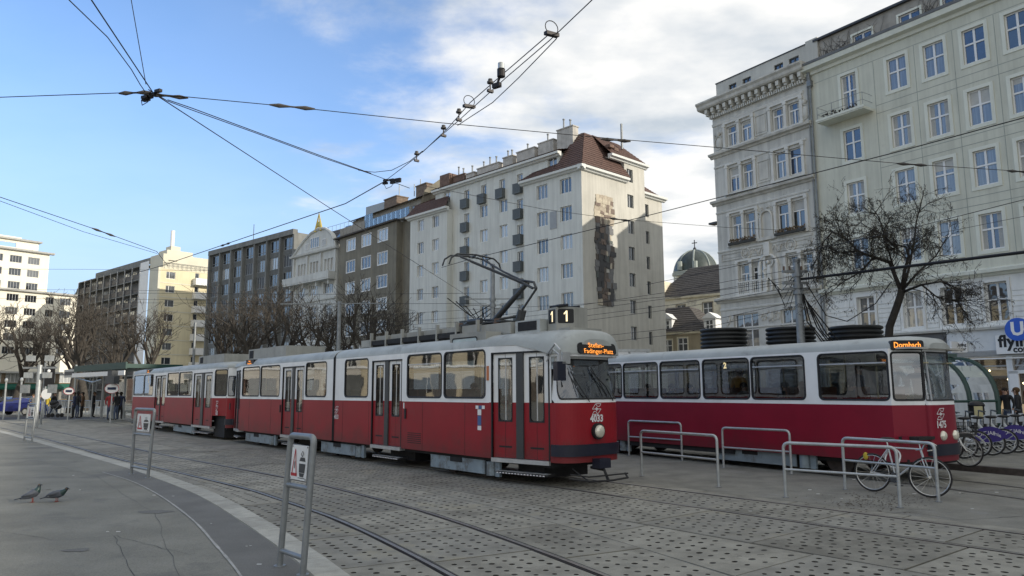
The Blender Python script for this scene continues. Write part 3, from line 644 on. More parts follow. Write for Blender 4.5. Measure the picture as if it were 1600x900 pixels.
# ---- the ornate grey house
ob = thing('ornate_house', 'ornate grey four-storey house with cornices, reliefs and paired windows beside the pale apartment house', 'building', RP, RZ)
ow = []
for z, h_, w_ in ((20.85, 1.62, 1.02), (17.15, 1.92, 1.05), (13.05, 2.15, 1.12)):
    for x in ([-6.86, -5.46, -2.56, -1.2] if z > 20 else [-6.76, -5.54, -2.5, -1.32]): ow.append((x, z, w_, h_))
for x in (-6.2, -5.02, -1.95, -.78): ow.append((x, 9.15, 1.05, 2.1))
lo = [(-6.35, 4.2, 2.3, 3.3), (-2.1, 4.2, 2.3, 3.3)]
aw2 = [(-6.75, 25.35, .75, .62), (-5.36, 25.35, .8, .62), (-2.42, 25.35, .8, .62), (-1.1, 25.35, .85, .62)]
wall(ob, 'wall', 'orn_wall', -8.72, -.02, 3.9, 24.3, ops_of(ow + lo), 0, .25)
wall(ob, 'attic_wall', 'stucco_grey', -8.4, -.02, 24.3, 26.5, ops_of(aw2), .25, .2)
wall(ob, 'ground_floor_wall', 'shop_dark', -8.72, -.02, 0, 3.9, [(-8, -4.8, .3, 3.3), (-4, -.8, .3, 3.3)], 0, .3)
for a in ((-6.4, .3, 3.2, 3.0), (-2.4, .3, 3.2, 3.0)): window(ob, *a, 'three', .2, PD, 'win_dark')
shell(ob, 'stucco_grey', -8.72, -.02, 24.6, 0, 16); MB().box(-8.45, 0, .2, 12, 26.5, 26.58).box(-8.4, -8.38, .25, 12, 24.5, 26.5).build('roof', M['metal_dark'], ob)
for a in ow:
    o = window(ob, *a, 'T', .2, rnd.choice([PR, PG, PD] if a[1] > 15 else [PG, PD, PD])); q_r = rnd.random()
    if q_r < .25: blind(o, a[2], a[3])
    elif q_r < .55: drape(o, a[2], a[3])
for a in lo:
    o = window(ob, *a, 'three', .25, PG)
    MB().box(-a[2] / 2 - .0, a[2] / 2, -.04, .04, a[3] * .62, a[3] * .62 + .1).build('transom', M['win_white'], o)
for a in aw2: window(ob, *a, 'two', .15, PD, 'win_dark', y=.25)
P1 = [(0, 0), (.1, .02), (.16, .14), (.34, .2), (.38, .36), (.2, .44), (0, .5)]
for z in (20.2, 16.3, 8.45): cornice(ob, 'cornice', 'orn_stone', -9.0, .3, z, [(o * 1.15, d) for o, d in P1])
for z in (19.35, 15.6, 12.45, 7.85): cornice(ob, 'string_course', 'orn_light', -8.72, -.3, z, [(0, 0), (.07, .03), (.1, .14), (0, .2)])
cornice(ob, 'string_course', 'orn_light', -8.72, -.3, 22.85, [(0, 0), (.07, .03), (.12, .2), (.06, .25), (0, .25)])
cornice(ob, 'main_cornice', 'orn_stone', -9.6, .2, 24.3, [(0, 0), (.7, .05), (.8, .15), (.85, .35), (1.0, .5), (1.0, .62), (-.3, .72), (-.3, 0)])
MB().box(-9.6, -8.72, 0, 9, 24.3, 24.97).build('side_cornice', M['orn_stone'], ob)
cm = MB().box(-.13, .13, -.62, 0, -.05, .3).box(-.11, .11, -.5, 0, -.22, -.05).mesh('bracket', M['orn_stone'])
for k in range(15): link('bracket', cm, ob, (-8.85 + .62 * k, 0, 24.0))
mb = MB(); [mb.box(-8.8 + .2 * k, -8.8 + .2 * k + .11, -.3, 0, 23.55, 23.78) for k in range(44)]; mb.box(-8.8, 0, -.22, 0, 23.78, 23.86)
tag(mb.build('dentils', M['orn_light'], ob), kind='stuff')
mb = MB()                                            # pilasters and framing strips
for z0, z1, xs in ((20.75, 22.7, (-7.55, -6.16, -4.78, -3.25, -1.88, -.52)), (17.0, 19.3, (-7.5, -6.15, -4.8, -3.2, -1.9, -.62)), (12.95, 15.4, (-7.5, -6.15, -4.82, -3.2, -1.91, -.6)), (9.0, 11.5, (-6.9, -5.61, -4.35, -2.6, -1.36, -.12))):
    for x in xs: MB().box(x - .11, x + .11, -.12, 0, z0, z1).box(x - .15, x + .15, -.16, 0, z1 - .2, z1 - .002).box(x - .15, x + .15, -.16, 0, z0, z0 + .15).build('pilaster', M['orn_light'], ob)
    mb = MB(); mb.box(xs[0] - .1, xs[2] + .1, -.14, 0, z1, z1 + .14); mb.box(xs[3] - .1, xs[5] + .1, -.14, 0, z1, z1 + .14); mb.box(xs[0] - .15, xs[2] + .15, -.2, 0, z0 - .14, z0 - .01); mb.box(xs[3] - .15, xs[5] + .15, -.2, 0, z0 - .14, z0 - .01); tag(mb.build('window_hoods', M['orn_light'], ob), kind='stuff')
def frame_panel(x0, x1, z0, z1, name='panel', d=.06):
    mb = MB(); t = .09
    for a in ((x0, x1, z0, z0 + t), (x0, x1, z1 - t, z1), (x0, x0 + t, z0 + t, z1 - t), (x1 - t, x1, z0 + t, z1 - t)): mb.box(a[0], a[1], -d, 0, a[2], a[3])
    mb.box(x0 + .2, x1 - .2, -d * .6, 0, z0 + .2, z1 - .2); return mb.build(name, M['orn_stone'], ob)
frame_panel(-4.6, -3.45, 20.9, 22.5); frame_panel(-4.6, -3.4, 17.2, 18.9); frame_panel(-8.4, -4.5, 11.75, 12.35, 'relief_band'); frame_panel(-3.4, -.4, 11.75, 12.35, 'relief_band')
def medallion(x, z, r, name='medallion'):
    mb = MB(); mb.tube([(x + r * math.cos(a), -.05, z + r * math.sin(a)) for a in [2 * math.pi * k / 20 for k in range(20)]], .07, 6, closed=True)
    mb.tube([(x + r * .62 * math.cos(a), -.04, z + r * .62 * math.sin(a)) for a in [2 * math.pi * k / 16 for k in range(16)]], .045, 5, closed=True); mb.ball((x, 0, z), (r * .42, .12, r * .5), 10, 6)
    for k in range(5): a = rg.uniform(0, 6.28); mb.ball((x + r * .25 * math.cos(a), -.08, z + r * .25 * math.sin(a)), (.07, .06, .09), 6, 4)
    mb.build(name, M['orn_stone'], ob, smooth=True)
medallion(-6.0, 12.05, .42); medallion(-2.05, 12.05, .42)
def shield(x, z):
    mb = MB(); mb.ball((x, 0, z), (.32, .1, .45), 10, 6); mb.tube([(x + .4 * math.cos(a), -.05, z + .55 * math.sin(a)) for a in [2 * math.pi * k / 16 for k in range(16)]], .04, 5, closed=True); mb.ball((x, -.05, z + .75), (.17, .12, .2), 8, 5)
    for s_ in (-1, 1): mb.tube([(x + s_ * .1, -.05, z + .6), (x + s_ * .35, -.07, z + .8), (x + s_ * .4, -.05, z + .45)], .05, 5)
    mb.build('shield_relief', M['orn_stone'], ob, smooth=True)
shield(-8.15, 21.4); shield(-.15 - .15, 21.45)
mb = MB()                                            # arched niche with figure relief, swags
mb.tube([(-4.0 + .75 * math.cos(a), -.1, 10.9 + .75 * math.sin(a)) for a in [math.pi * k / 12 for k in range(13)]], .12, 6); mb.box(-4.87, -4.63, -.2, 0, 9.0, 10.9).box(-3.37, -3.13, -.2, 0, 9.0, 10.9).box(-4.25, -3.75, -.25, 0, 11.55, 12.6)
mb.ball((-4.0, -.02, 10.4), (.25, .14, .55), 9, 7); mb.ball((-4.02, -.1, 11.1), (.14, .12, .17), 8, 6); mb.tube([(-4.15, -.1, 10.7), (-4.45, -.12, 10.5), (-4.3, -.12, 10.1)], .07, 6); mb.tube([(-3.85, -.1, 10.7), (-3.6, -.12, 10.95), (-3.55, -.1, 11.2)], .06, 6); mb.tube([(-4.1, -.08, 10.0), (-4.25, -.12, 9.5), (-4.2, -.1, 9.0)], .1, 6); mb.tube([(-3.9, -.08, 10.0), (-3.75, -.12, 9.5), (-3.8, -.1, 9.0)], .1, 6)
mb.build('figure_relief', M['orn_light'], ob, smooth=True)
mb = MB(); mb.tube([(-4.0 + .5 * math.cos(a), -.08, 14.5 + .5 * math.sin(a)) for a in [math.pi * k / 12 for k in range(13)]], .08, 6); mb.box(-4.6, -4.42, -.15, 0, 13.0, 14.5).box(-3.58, -3.4, -.15, 0, 13.0, 14.5).box(-4.75, -3.25, -.22, 0, 12.75, 12.98)
for k in range(26): a = rg.uniform(0, math.pi); rr = rg.uniform(.62, .8); mb.ball((-4 + rr * math.cos(a), -.03, 14.55 + rr * math.sin(a)), rg.uniform(.05, .1), 6, 4)
mb.build('arched_niche', M['orn_stone'], ob, smooth=True)
for x0, n, zz_ in ((-4.9, 1, 11.9), (-3.1, 1, 11.9)):
    mb = MB()
    for k in range(24): t_ = k / 23; mb.ball((x0 + (t_ - .5) * .9, -.04, 12.05 + .25 * math.sin(t_ * 9)), rg.uniform(.05, .09), 6, 4)
    mb.build('swag_relief', M['orn_stone'], ob, smooth=True)
for x0, x1 in ((-5.0, -3.2), (-8.2, -7.6), (-.8, -.2)):
    mb = MB(); mb.ball(((x0 + x1) / 2, 0, 7.1), ((x1 - x0) * .17, .1, .32), 10, 6)
    for k in range(int((x1 - x0) * 16)): mb.ball((rg.uniform(x0, x1), -.03, 7.1 + rg.uniform(-.35, .35)), (rg.uniform(.04, .1), .07, rg.uniform(.05, .16)), 6, 4)
    mb.build('scroll_relief', M['orn_stone'], ob, smooth=True)
cornice(ob, 'string_course', 'orn_light', -8.72, -.3, 6.35, [(0, 0), (.07, .02), (.09, .12), (0, .15)])
mb = MB()                                            # window boxes and small balustrade
MM('planter', (0.05, 0.05, 0.045)); MM('dead_leaf', (0.13, 0.09, 0.05), var=0.4, scale=9)
for xc in (-6.15, -1.9):
    for k in range(150): mb.ball((xc + rg.uniform(-1.2, 1.2), -.25 + rg.uniform(-.1, .1), 13.0 + rg.uniform(-.05, .3)), rg.uniform(.03, .08), 4, 3)
    MB().box(xc - 1.25, xc + 1.25, -.38, -.12, 12.85, 13.05).build('window_box', M['planter'], ob)
tag(mb.build('window_box_plants', M['dead_leaf'], ob), kind='stuff')
mb = MB()
for xc in (-5.6, -1.35):
    for k in range(15): mb.box(xc - 1.25 + k * .178, xc - 1.25 + k * .178 + .07, -.14, -.08, 9.0, 9.85)
    mb.box(xc - 1.3, xc + 1.3, -.16, -.06, 9.85, 9.95); mb.build('balustrade', M['orn_light'], ob); mb = MB()
MB().tube([(-8.6, -.2, 24), (-8.72, -.2, 16)], .0001, 3).box(-9.5, -8.72, -.1, .6, 14.95, 15.1).build('bracket_lamp', M['metal_dark'], ob)
# off to the right the street front goes on (it is what keeps the square in shade)
for k, (L0, L1, hh, mm) in enumerate(((28.0, 50, 29, 'orn_wall'), (50.0, 86, 30, 'stucco_grey'), (86.0, 140, 30, 'orn_wall'))):
    t2 = thing('apartment_house', ['grey apartment house next to the pale one, outside the picture', 'second apartment house outside the picture on the right', 'last apartment house outside the picture on the right'][k], 'building', RP, RZ)
    wl = [(L0 + 1.6 + 2.6 * i, 2 + 3.7 * j, 1.2, 2.1) for i in range(8) for j in range(6)]
    wall(t2, 'wall', mm, L0 + .003, L1, 0, hh, ops_of(wl), -.003 * (k + 1), .2); shell(t2, mm, L0 + .003, L1, hh, 0, 14)
    for a in wl: link('window', wmesh(1.2, 2.1, 'cross', 'win_white'), t2, (a[0], .18, a[1])); 
    MB().quad((L0, .2, 1), (L1, .2, 1), (L1, .2, hh - 1), (L0, .2, hh - 1)).build('panes', PD, t2)

for k, (q0, q1, hh) in enumerate(((16.0, 18.5, 27.6), (18.5, 25.5, 24.9), (25.5, 37.5, 30.0))):   # the side street behind the ornate house
    sx = -8.72 + .02 * (k + 1); t2 = thing('side_street_house', ['narrow house behind the ornate one, hidden round the corner', 'lower house in the hidden side street', 'tall end house of the hidden side street'][k], 'building', RP, RZ)
    MB().box(sx, 0, q0, q1, 0, hh).build('wall', M['stucco_grey'], t2); MB().box(sx - .3, .2, q0, q1, hh, hh + .3).build('roof', M['slate_'] if 'slate_' in M else M['metal_dark'], t2)
    for j in range(6): link('window', wmesh(1.2, 2.0, 'cross', 'win_white'), t2, (sx - .02, (q0 + q1) / 2, 3 + 3.6 * j), R(-90))
# ---- tall white block with the mosaic
WP = Vector((7.3088, 75, 0)); WD = Vector((0.68959, -0.7242, 0)); WZ = math.atan2(WD.y, WD.x)
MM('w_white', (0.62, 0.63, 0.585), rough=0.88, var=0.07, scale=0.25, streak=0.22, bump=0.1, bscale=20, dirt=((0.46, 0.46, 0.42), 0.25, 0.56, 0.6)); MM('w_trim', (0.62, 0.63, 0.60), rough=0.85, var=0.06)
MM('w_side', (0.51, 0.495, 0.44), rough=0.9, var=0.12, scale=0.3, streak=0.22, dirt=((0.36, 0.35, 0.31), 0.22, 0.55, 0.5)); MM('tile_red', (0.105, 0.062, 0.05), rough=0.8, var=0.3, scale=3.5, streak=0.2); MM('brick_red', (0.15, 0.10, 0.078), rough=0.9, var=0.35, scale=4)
MM('chim', (0.45, 0.43, 0.39), rough=0.9, var=0.2, scale=1.5, streak=0.25); MM('balc_dark', (0.10, 0.11, 0.108), rough=0.5, var=0.2, scale=6)
wb = thing('white_block', 'tall white apartment block with dark balconies, red tiled roof and mosaic end wall', 'building', WP, WZ)
rows = [22.9, 19.85, 16.8, 13.7, 10.6, 7.5, 4.4]
lw = [(x, z - .3, 1.35, 1.5) for x in (-27.95, -24.75) for z in rows]
wall(wb, 'left_wing_wall', 'w_white', -30.24, -22.4, 0, 24.6, ops_of(lw), 0, .25)
midb = [(x, z) for x in (-19.65, -10.15) for z in (24.6, 21.6, 18.6, 15.5, 12.4, 9.4, 6.4)] + [(-16.45, 24.6), (-13.15, 24.6)]
mw = [(x, z, .95, 2.0) for x, z in midb]; mid = [(x, z - .3, 1.35, 1.5) for x in (-16.45, -12.95) for z in rows] + [(-23.6, 25.7, 1.3, 1.45)]
wall(wb, 'middle_wall', 'w_white', -26.0, -3.9, 0, 27.7, ops_of(mw + mid + [(-4.99, 25.85, 1.4, 1.5)]), .9, .25)
rw = [(x, z - .3, 1.65, 1.6) for x in (-5.75, -2.25) for z in rows]
wall(wb, 'right_wing_wall', 'w_white', -8.6, 0, 0, 24.9, ops_of(rw), 0, .25)
mb = MB(); mb.quad((-22.4, 0, 0), (-22.4, .9, 0), (-22.4, .9, 24.6), (-22.4, 0, 24.6)); mb.quad((-8.6, .9, 0), (-8.6, 0, 0), (-8.6, 0, 24.9), (-8.6, .9, 24.9)); mb.quad((-30.24, 12, 0), (-30.24, 0, 0), (-30.24, 0, 24.6), (-30.24, 12, 27.0)); mb.quad((-26.0, 3, 24.6), (-26, .9, 24.6), (-26, .9, 27.7), (-26, 3, 27.7)); mb.quad((-3.9, .9, 24.9), (-3.9, 3, 24.9), (-3.9, 3, 27.7), (-3.9, .9, 27.7)); mb.build('side_wall', M['w_white'], wb)
for a in lw + mid: window(wb, *a, 'three' if a[0] < -24 else 'two', .2, rnd.choice([PG, PD, PC]))
for a in rw: window(wb, *a, 'three', .2, rnd.choice([PG, PD, PC]))
window(wb, -4.99, 25.85, 1.4, 1.5, 'two', .2, PG, y=.9)
for a in mid: pass
bm = MB().box(-.62, .62, -.5, .0, 0, .1)
for x in (-.62, .55): bm.box(x, x + .07, -.5, 0, .1, 1.15)
for k in range(10): bm.box(-.55 + k * .113, -.55 + k * .113 + .09, -.5, -.46, .1, 1.1)
bm.box(-.64, .64, -.52, -.46, 1.1, 1.16); bmesh_ = bm.mesh('balcony', M['balc_dark'])
for (x, z), a in zip(midb, mw):
    window(wb, x, z, .95, 2.0, 'onetwo', .2, rnd.choice([PG, PD]), y=.9); link('balcony', bmesh_, wb, (x - .12, .9, z - .35))
for o in [o for o in SC.objects if o.parent == wb and o.name.startswith('window') and any(abs(o.location.x - a[0]) < .01 and abs(o.location.z - a[1]) < .01 for a in mid)]: o.location.y += .9
CE = [(0, 0), (.25, .05), (.35, .2), (.6, .25), (.62, .5), (0, .55)]
cornice(wb, 'eaves', 'w_trim', -30.6, -22.0, 24.3, CE); cornice(wb, 'eaves', 'w_trim', -8.9, .62, 24.6, CE); cornice(wb, 'eaves', 'w_trim', -26.2, -3.6, 27.2, CE, .9)
# side (mosaic) wall, direction at right angles: x = 0 plane
mb = MB()
sidew = [(8.3, z - .75, 1.1, 1.5) for z in (25.66, 22.7, 19.75, 16.75, 13.8, 10.8, 7.9, 4.9)]
side = thing('tmp', None, None); side.name = 'side_wing'; side.parent = wb; side.rotation_euler = (0, 0, R(90)); side.location = (0, 0, 0)
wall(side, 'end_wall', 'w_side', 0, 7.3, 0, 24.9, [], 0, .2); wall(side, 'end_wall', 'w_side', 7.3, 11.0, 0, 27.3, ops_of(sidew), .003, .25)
sw2 = [(12.3, z - .75, 1.2, 1.5) for z in (22.5, 19.3, 16.3, 13.4, 10.6, 7.6, 4.6)]
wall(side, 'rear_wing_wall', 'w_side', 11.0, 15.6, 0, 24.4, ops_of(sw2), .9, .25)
for a in sidew: window(side, *a, 'two', .2, PD, 'win_grey')
for a in sw2: window(side, *a, 'two', .2, PD, 'win_grey', y=.9)
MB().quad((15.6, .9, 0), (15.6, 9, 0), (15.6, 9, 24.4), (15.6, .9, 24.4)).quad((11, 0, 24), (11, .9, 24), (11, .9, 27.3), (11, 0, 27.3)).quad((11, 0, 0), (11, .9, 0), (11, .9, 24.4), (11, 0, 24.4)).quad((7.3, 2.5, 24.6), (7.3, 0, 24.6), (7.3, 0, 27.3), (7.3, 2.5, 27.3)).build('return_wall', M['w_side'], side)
cornice(side, 'eaves', 'w_trim', -.6, 7.6, 24.6, CE); cornice(side, 'eaves', 'w_trim', 4.6, 11.4, 26.9, CE, .1); cornice(side, 'eaves', 'w_trim', 11.0, 16, 24.0, CE, .9)
attw = wall(side, 'attic_wall', 'w_side', 4.8, 7.3, 24.6, 27.3, ops_of([(6.1, 25.5, .9, 1.2)]), .6, .2); window(side, 6.1, 25.5, .9, 1.2, 'two', .15, PD, y=.6)
# tiled roofs: sheets with real tile courses
def roof_sheet(par, a, b, c, d, m, name='roof', n=14, th=.05):
    a, b, c, d = map(Vector, (a, b, c, d)); nn = (b - a).cross(d - a).normalized(); mb = MB()
    if nn.z < 0: nn = -nn
    for k in range(n):
        p, q = a.lerp(d, k / n), b.lerp(c, k / n); r, s_ = b.lerp(c, (k + 1) / n), a.lerp(d, (k + 1) / n)
        mb.quad(p + nn * th, q + nn * th, r, s_); mb.quad(p, q, q + nn * th, p + nn * th)
    mb.quad(a - nn * .02, b - nn * .02, c - nn * .02, d - nn * .02)
    return mb.build(name, M[m], par)
TR_ = 'tile_red'
roof_sheet(wb, (-8.9, -.55, 25.15), (-3.6, -.55, 25.15), (-3.6, .9, 26.5), (-7.8, .9, 26.3), TR_, n=6)
roof_sheet(wb, (-3.6, -.55, 25.15), (.6, -.55, 25.15), (-2.5, 3.5, 30.2), (-3.6, 3.5, 30.2), TR_, n=16)
roof_sheet(wb, (.6, -.55, 25.15), (.6, 7.6, 25.15), (-2.5, 7.6, 30.2), (-2.5, 3.5, 30.2), TR_, n=16)
roof_sheet(wb, (.3, 4.8, 27.4), (.3, 11.4, 27.4), (-2.5, 9.4, 30.25), (-2.5, 4.8, 30.25), TR_, n=10)
roof_sheet(wb, (.3, 11.4, 27.4), (-8, 11.4, 27.4), (-2.6, 9.4, 30.2), (-2.5, 9.4, 30.2), TR_, n=6)
roof_sheet(wb, (-3.6, 9.4, 30.2), (-3.6, 3.5, 30.2), (-2.5, 3.5, 30.2), (-2.5, 9.4, 30.2), TR_, n=2)
roof_sheet(wb, (-3.6, 1.4, 27.7), (-3.6, 9.4, 27.7), (-3.6, 9.4, 30.2), (-3.6, 3.5, 30.2), TR_, n=2)
roof_sheet(wb, (-30.6, -.5, 24.85), (-22.0, -.5, 24.85), (-23.2, .9, 26.6), (-30.3, .9, 26.6), TR_, n=8)
roof_sheet(wb, (-30.4, .9, 26.6), (-26.0, .9, 26.6), (-26, 5, 28.7), (-30.4, 5, 28.7), TR_, n=8)
roof_sheet(wb, (-26.3, .3, 27.78), (-3.4, .3, 27.78), (-3.4, 5.5, 29.2), (-26.3, 5.5, 29.2), TR_, n=10)
roof_sheet(wb, (-.9, 11, 24.55), (-.9, 16, 24.55), (-3, 15, 26.3), (-4, 11, 26.3), TR_, n=8)
MB().quad((-30.2, .9, 24.6), (-3.9, .9, 24.6), (-3.9, 12, 24.6), (-30.2, 12, 24.6)).quad((-30.4, 5.5, 28.7), (-3, 5.5, 29.2), (-3, 12, 25), (-30.4, 12, 25)).build('rear_roof', M['tile_red'], wb)
mb = MB()
for x, y in ((-.4, 5.3), (-.8, 6.6)): mb.box(x - .35, x + .35, y - .35, y + .35, 28.3, 28.65)
mb.build('skylight', M['brick_red'], wb)
chs = [(-24.2, -21.9, 'brick_red', 29.5, 2), (-21.6, -20.0, 'chim', 29.3, 1), (-19.4, -15.4, 'chim', 29.5, 3), (-14.6, -12.9, 'chim', 29.8, 2), (-12.2, -9.2, 'chim', 29.9, 1), (-8.6, -6.2, 'chim', 30.1, 1), (-5.6, -3.2, 'chim', 30.9, 2)]
for a, b, m_, zt, np_ in chs:
    y_ = 3.2 if a > -4 else 2.4
    c = MB().box(a, b, y_, y_ + .9, 27.5, zt).box(a - .08, b + .08, y_ - .08, y_ + .98, zt, zt + .12).build('chimney', M[m_], wb)
    mb = MB()
    for k in range(np_): x = a + (b - a) * (k + .7) / (np_ + .4); hh = rg.uniform(.6, 1.3); mb.tube([(x, y_ + .4, zt + .1), (x, y_ + .4, zt + hh)], .09, 8); mb.cyl((x, y_ + .4, zt + hh + .05), (0, 0, 1), .14, .06, 8)
    mb.build('flue_pipe', M['pipe'], c)
c = MB().box(-26.4, -24.4, 1.9, 5.5, 26.5, 30.1).build('chimney', M['brick_red'], wb)
MB().tube([(.2 - 1.2, 8.3, 29), (.2 - 1.2, 8.3, 32.0)], .13, 8).build('flue_pipe', M['pipe'], wb)
MM('roofpipe', (0.3, 0.3, 0.3), metal=.5)
gb = MB().box(-4.55, -3.55, -.05, .02, 19.0, 20.9).build('shutter', M['win_grey'], wb)
# mosaic: irregular ceramic pieces, each a slab of its own
mos = {k: mat('mosaic_' + k, c, rough=0.5, var=0.2, scale=6) for k, c in {'brown': (0.075, 0.058, 0.045), 'dark': (0.03, 0.03, 0.031), 'grey': (0.13, 0.13, 0.13), 'green': (0.06, 0.072, 0.066), 'cream': (0.42, 0.37, 0.28), 'sand': (0.33, 0.28, 0.21), 'rust': (0.14, 0.10, 0.075)}.items()}
rg = random.Random(11); z = 10.6
mroot = link('mosaic', None, side)
PC_ = {}
def piece(w_, h_, k):
    key = (w_, h_, k)
    if key not in PC_:
        j = lambda: rg.uniform(-.05, .05); P_ = [(-w_ / 2 + j(), -h_ / 2 + j()), (j(), -h_ / 2 + j()), (w_ / 2 + j(), -h_ / 2 + j()), (w_ / 2 + j(), j()), (w_ / 2 + j(), h_ / 2 + j()), (-w_ / 2 + j(), h_ / 2 + j())]
        n = 6; mb = MB(); d = rg.uniform(.05, .12); mb.add([(x, -d, y) for x, y in P_] + [(x, 0, y) for x, y in P_], [tuple(range(n))] + [(i, n + i, n + (i + 1) % n, (i + 1) % n) for i in range(n)]); PC_[key] = mb.mesh('mosaic_piece', mos[k])
    return PC_[key]
while z < 22.4:
    hh = rg.choice([.3, .42, .55, .7]); t_ = (z - 10.6) / 11.8
    lo_, hi_ = (2.3, 4.9) if t_ < .1 else (2.25, 4.6) if t_ > .9 else (2.05 + .15 * math.sin(z * 2.1), 4.75 + .18 * math.sin(z * 1.3)); x = lo_
    while x < hi_:
        w_ = rg.choice([.3, .42, .6, .75])
        if t_ > .74: k = rg.choice(['cream', 'sand', 'sand', 'cream', 'rust'])  # upper pieces paler: the sunlit top is painted into their colours
        elif 2.7 < x < 3.6: k = rg.choice(['brown', 'rust', 'brown', 'dark'])
        else: k = rg.choice(['dark', 'grey', 'green', 'dark', 'brown', 'grey', 'cream'] if rg.random() < .5 else ['dark', 'grey', 'brown', 'green'])
        if rg.random() > .02: o = link('mosaic_piece', piece(w_, hh, k), mroot, (x + w_ / 2, 0, z + hh / 2)); o.rotation_euler = (0, rg.uniform(-.15, .15), 0)
        x += w_ * .93
    z += hh * .93
# the mosaic is sub-part of the end wall: keep three levels
for o in [o for o in SC.objects if o.parent == side]: 
    o.parent = wb; o.matrix_local = Matrix.Rotation(R(90), 4, 'Z') @ Matrix.LocRotScale(o.location, o.rotation_euler, o.scale)
bpy.data.objects.remove(side)
# ---- brown block
MM('brown_render', (0.20, 0.185, 0.145), rough=0.92, var=0.22, scale=0.35, streak=0.3, bump=0.2, bscale=15); MM('brown_light', (0.30, 0.28, 0.24), rough=0.9, var=0.2, scale=0.8, streak=0.2); MM('slate', (0.07, 0.062, 0.055), rough=0.75, var=0.3, scale=2)
MM('chim_old', (0.17, 0.13, 0.10), rough=.9, var=.3, scale=3); MM('rail_panel', (0.30, 0.32, 0.32), rough=0.3, var=0.1)
BP = Vector((-13.5445, 96.9, 0)); BZ = math.atan2(-0.75576, 0.65486)
bb = thing('brown_block', 'brown-rendered apartment block with white windows and a roof terrace behind glass', 'building', BP, BZ)
bw = [(x, z, 2.6, 1.7) for x in (-16.1, -11.55, -7.0) for z in (22.7, 19.4, 16.1, 12.9, 9.8, 6.6, 3.4)]; bn = [(-.6, z, 1.25, 1.9) for z in (22.1, 18.9, 15.7, 12.55, 9.4, 6.2)]
wall(bb, 'wall', 'brown_render', -19.8, -3.4, 0, 25.0, ops_of(bw), 0, .12); wall(bb, 'recessed_wall', 'brown_render', -3.4, 0.05, 0, 25.0, ops_of(bn), .9, .12)
for q in (((-3.4, 0, 0), (-3.4, .9, 0), (-3.4, .9, 25), (-3.4, 0, 25)), ((-19.8, .9, 0), (-19.8, 0, 0), (-19.8, 0, 25), (-19.8, .9, 25)), ((-21, 14, 0), (-21, .9, 0), (-21, .9, 25), (-21, 14, 25)), ((-21, .9, 0), (-19.8, .9, 0), (-19.8, .9, 24.6), (-21, .9, 24.6)), ((.05, .9, 25), (.05, 5, 25), (.05, 6, 32), (.05, 2.2, 29))): MB().quad(*q).build('side_wall', M['brown_render'], bb)
for a in bw: window(bb, *a, 'three', .05, rnd.choice([PG, PC, PR]), sur=(.08, .05, 'win_white', 0.0))
for a in bn: window(bb, *a, 'onetwo', .05, rnd.choice([PG, PD]), y=.9, sur=(.08, .05, 'win_white', 0.0))
cornice(bb, 'eaves', 'slate', -21, -3.0, 25.0, [(-.5, 0), (.45, 0), (.5, .2), (-.5, .2)]); cornice(bb, 'eaves', 'slate', -3.0, .1, 25.0, [(-.5, 0), (.4, 0), (.45, .2), (-.5, .2)], .9)
tw = [(-8.0, 25.2, 1.6, 2.1), (-14, 25.2, 1.6, 2.1), (-1.0, 25.8, 1.3, 1.7), (-3.2, 25.2, 1.2, 2.3)]
wall(bb, 'terrace_wall', 'brown_light', -20.5, .05, 25.0, 28.3, ops_of(tw), 2.6, .15)
for a in tw: window(bb, *a, 'two', .1, rnd.choice([PD, PG]), 'win_grey', y=2.6)
mb = MB()
for k in range(10): x = -12.5 + k * 1.2; mb.box(x, x + 1.14, .12, .15, 25.25, 26.5 + (.9 if k < 2 else 0))
mb.build('glass_railing', glass('railing_glass', (.75, .78, .77), .05), bb); mb = MB()
for k in range(7): x = -20 + k * 1.1; mb.box(x, x + 1.04, .12, .2, 25.2, 26.6)
mb.build('parapet', M['brown_light'], bb)
roof_sheet(bb, (-20.9, 2.0, 28.2), (.3, 2.0, 28.2), (.3, 7, 30.6), (-20.9, 7, 30.0), 'slate', n=10)
for a, b, y_, zt, mm in ((-13.5, -10.0, 4, 30.5, 'brown_light'), (-5.6, -3.0, 4.5, 31.0, 'brown_light')):
    MB().box(a, b, y_, y_ + 2.0, 28, zt).box(a - .1, b + .1, y_ - .1, y_ + 2.1, zt, zt + .15).build('chimney', M['chim_old'], bb)
mb = MB(); [mb.tube([(x, 5, 30), (x, 5, zt)], .07, 6) for x, zt in ((-10.9, 32.7), (-6.8, 31.8), (-5.2, 32.2))]; mb.build('flue_pipe', M['pipe'], bb)
# ---- white gabled art nouveau house
MM('nouveau', (0.56, 0.57, 0.54), rough=0.85, var=0.1, scale=0.6, streak=0.2); MM('gilt', (0.5, 0.4, 0.12), rough=0.35, metal=0.8, var=0.1); MM('skylite', (0.12, 0.2, 0.32), rough=0.1, var=0.1)
AP = Vector((-26.957, 112.38, 0)); AZ = math.atan2(-0.6968, 0.71727)
an = thing('gabled_house', 'narrow white house with a curved gable, loggia balcony and gilded ornament on top', 'building', AP, AZ)
aw_ = []
for x0 in (-10.4, -6.6, -2.35): aw_ += [(x0 + d, 20.5, .68, 1.9) for d in (-.9, 0, .9)]
aw_ += [(x, 16.9, 2.7, 1.75) for x in (-10.6, -6.7, -2.3)] + [(x, z, 2.2, 1.9) for x in (-10.6, -6.7, -2.3) for z in (13.2, 9.7, 6.2, 2.2)]
wall(an, 'wall', 'nouveau', -13.05, 0, 0, 24.1, ops_of(aw_), 0, .3); shell(an, 'nouveau', -13.05, 0, 24, 0, 12)
for a in aw_: window(an, *a, 'onetwo' if a[2] < 1 else 'fourp', .25, rnd.choice([PG, PD, PC]), 'win_white')
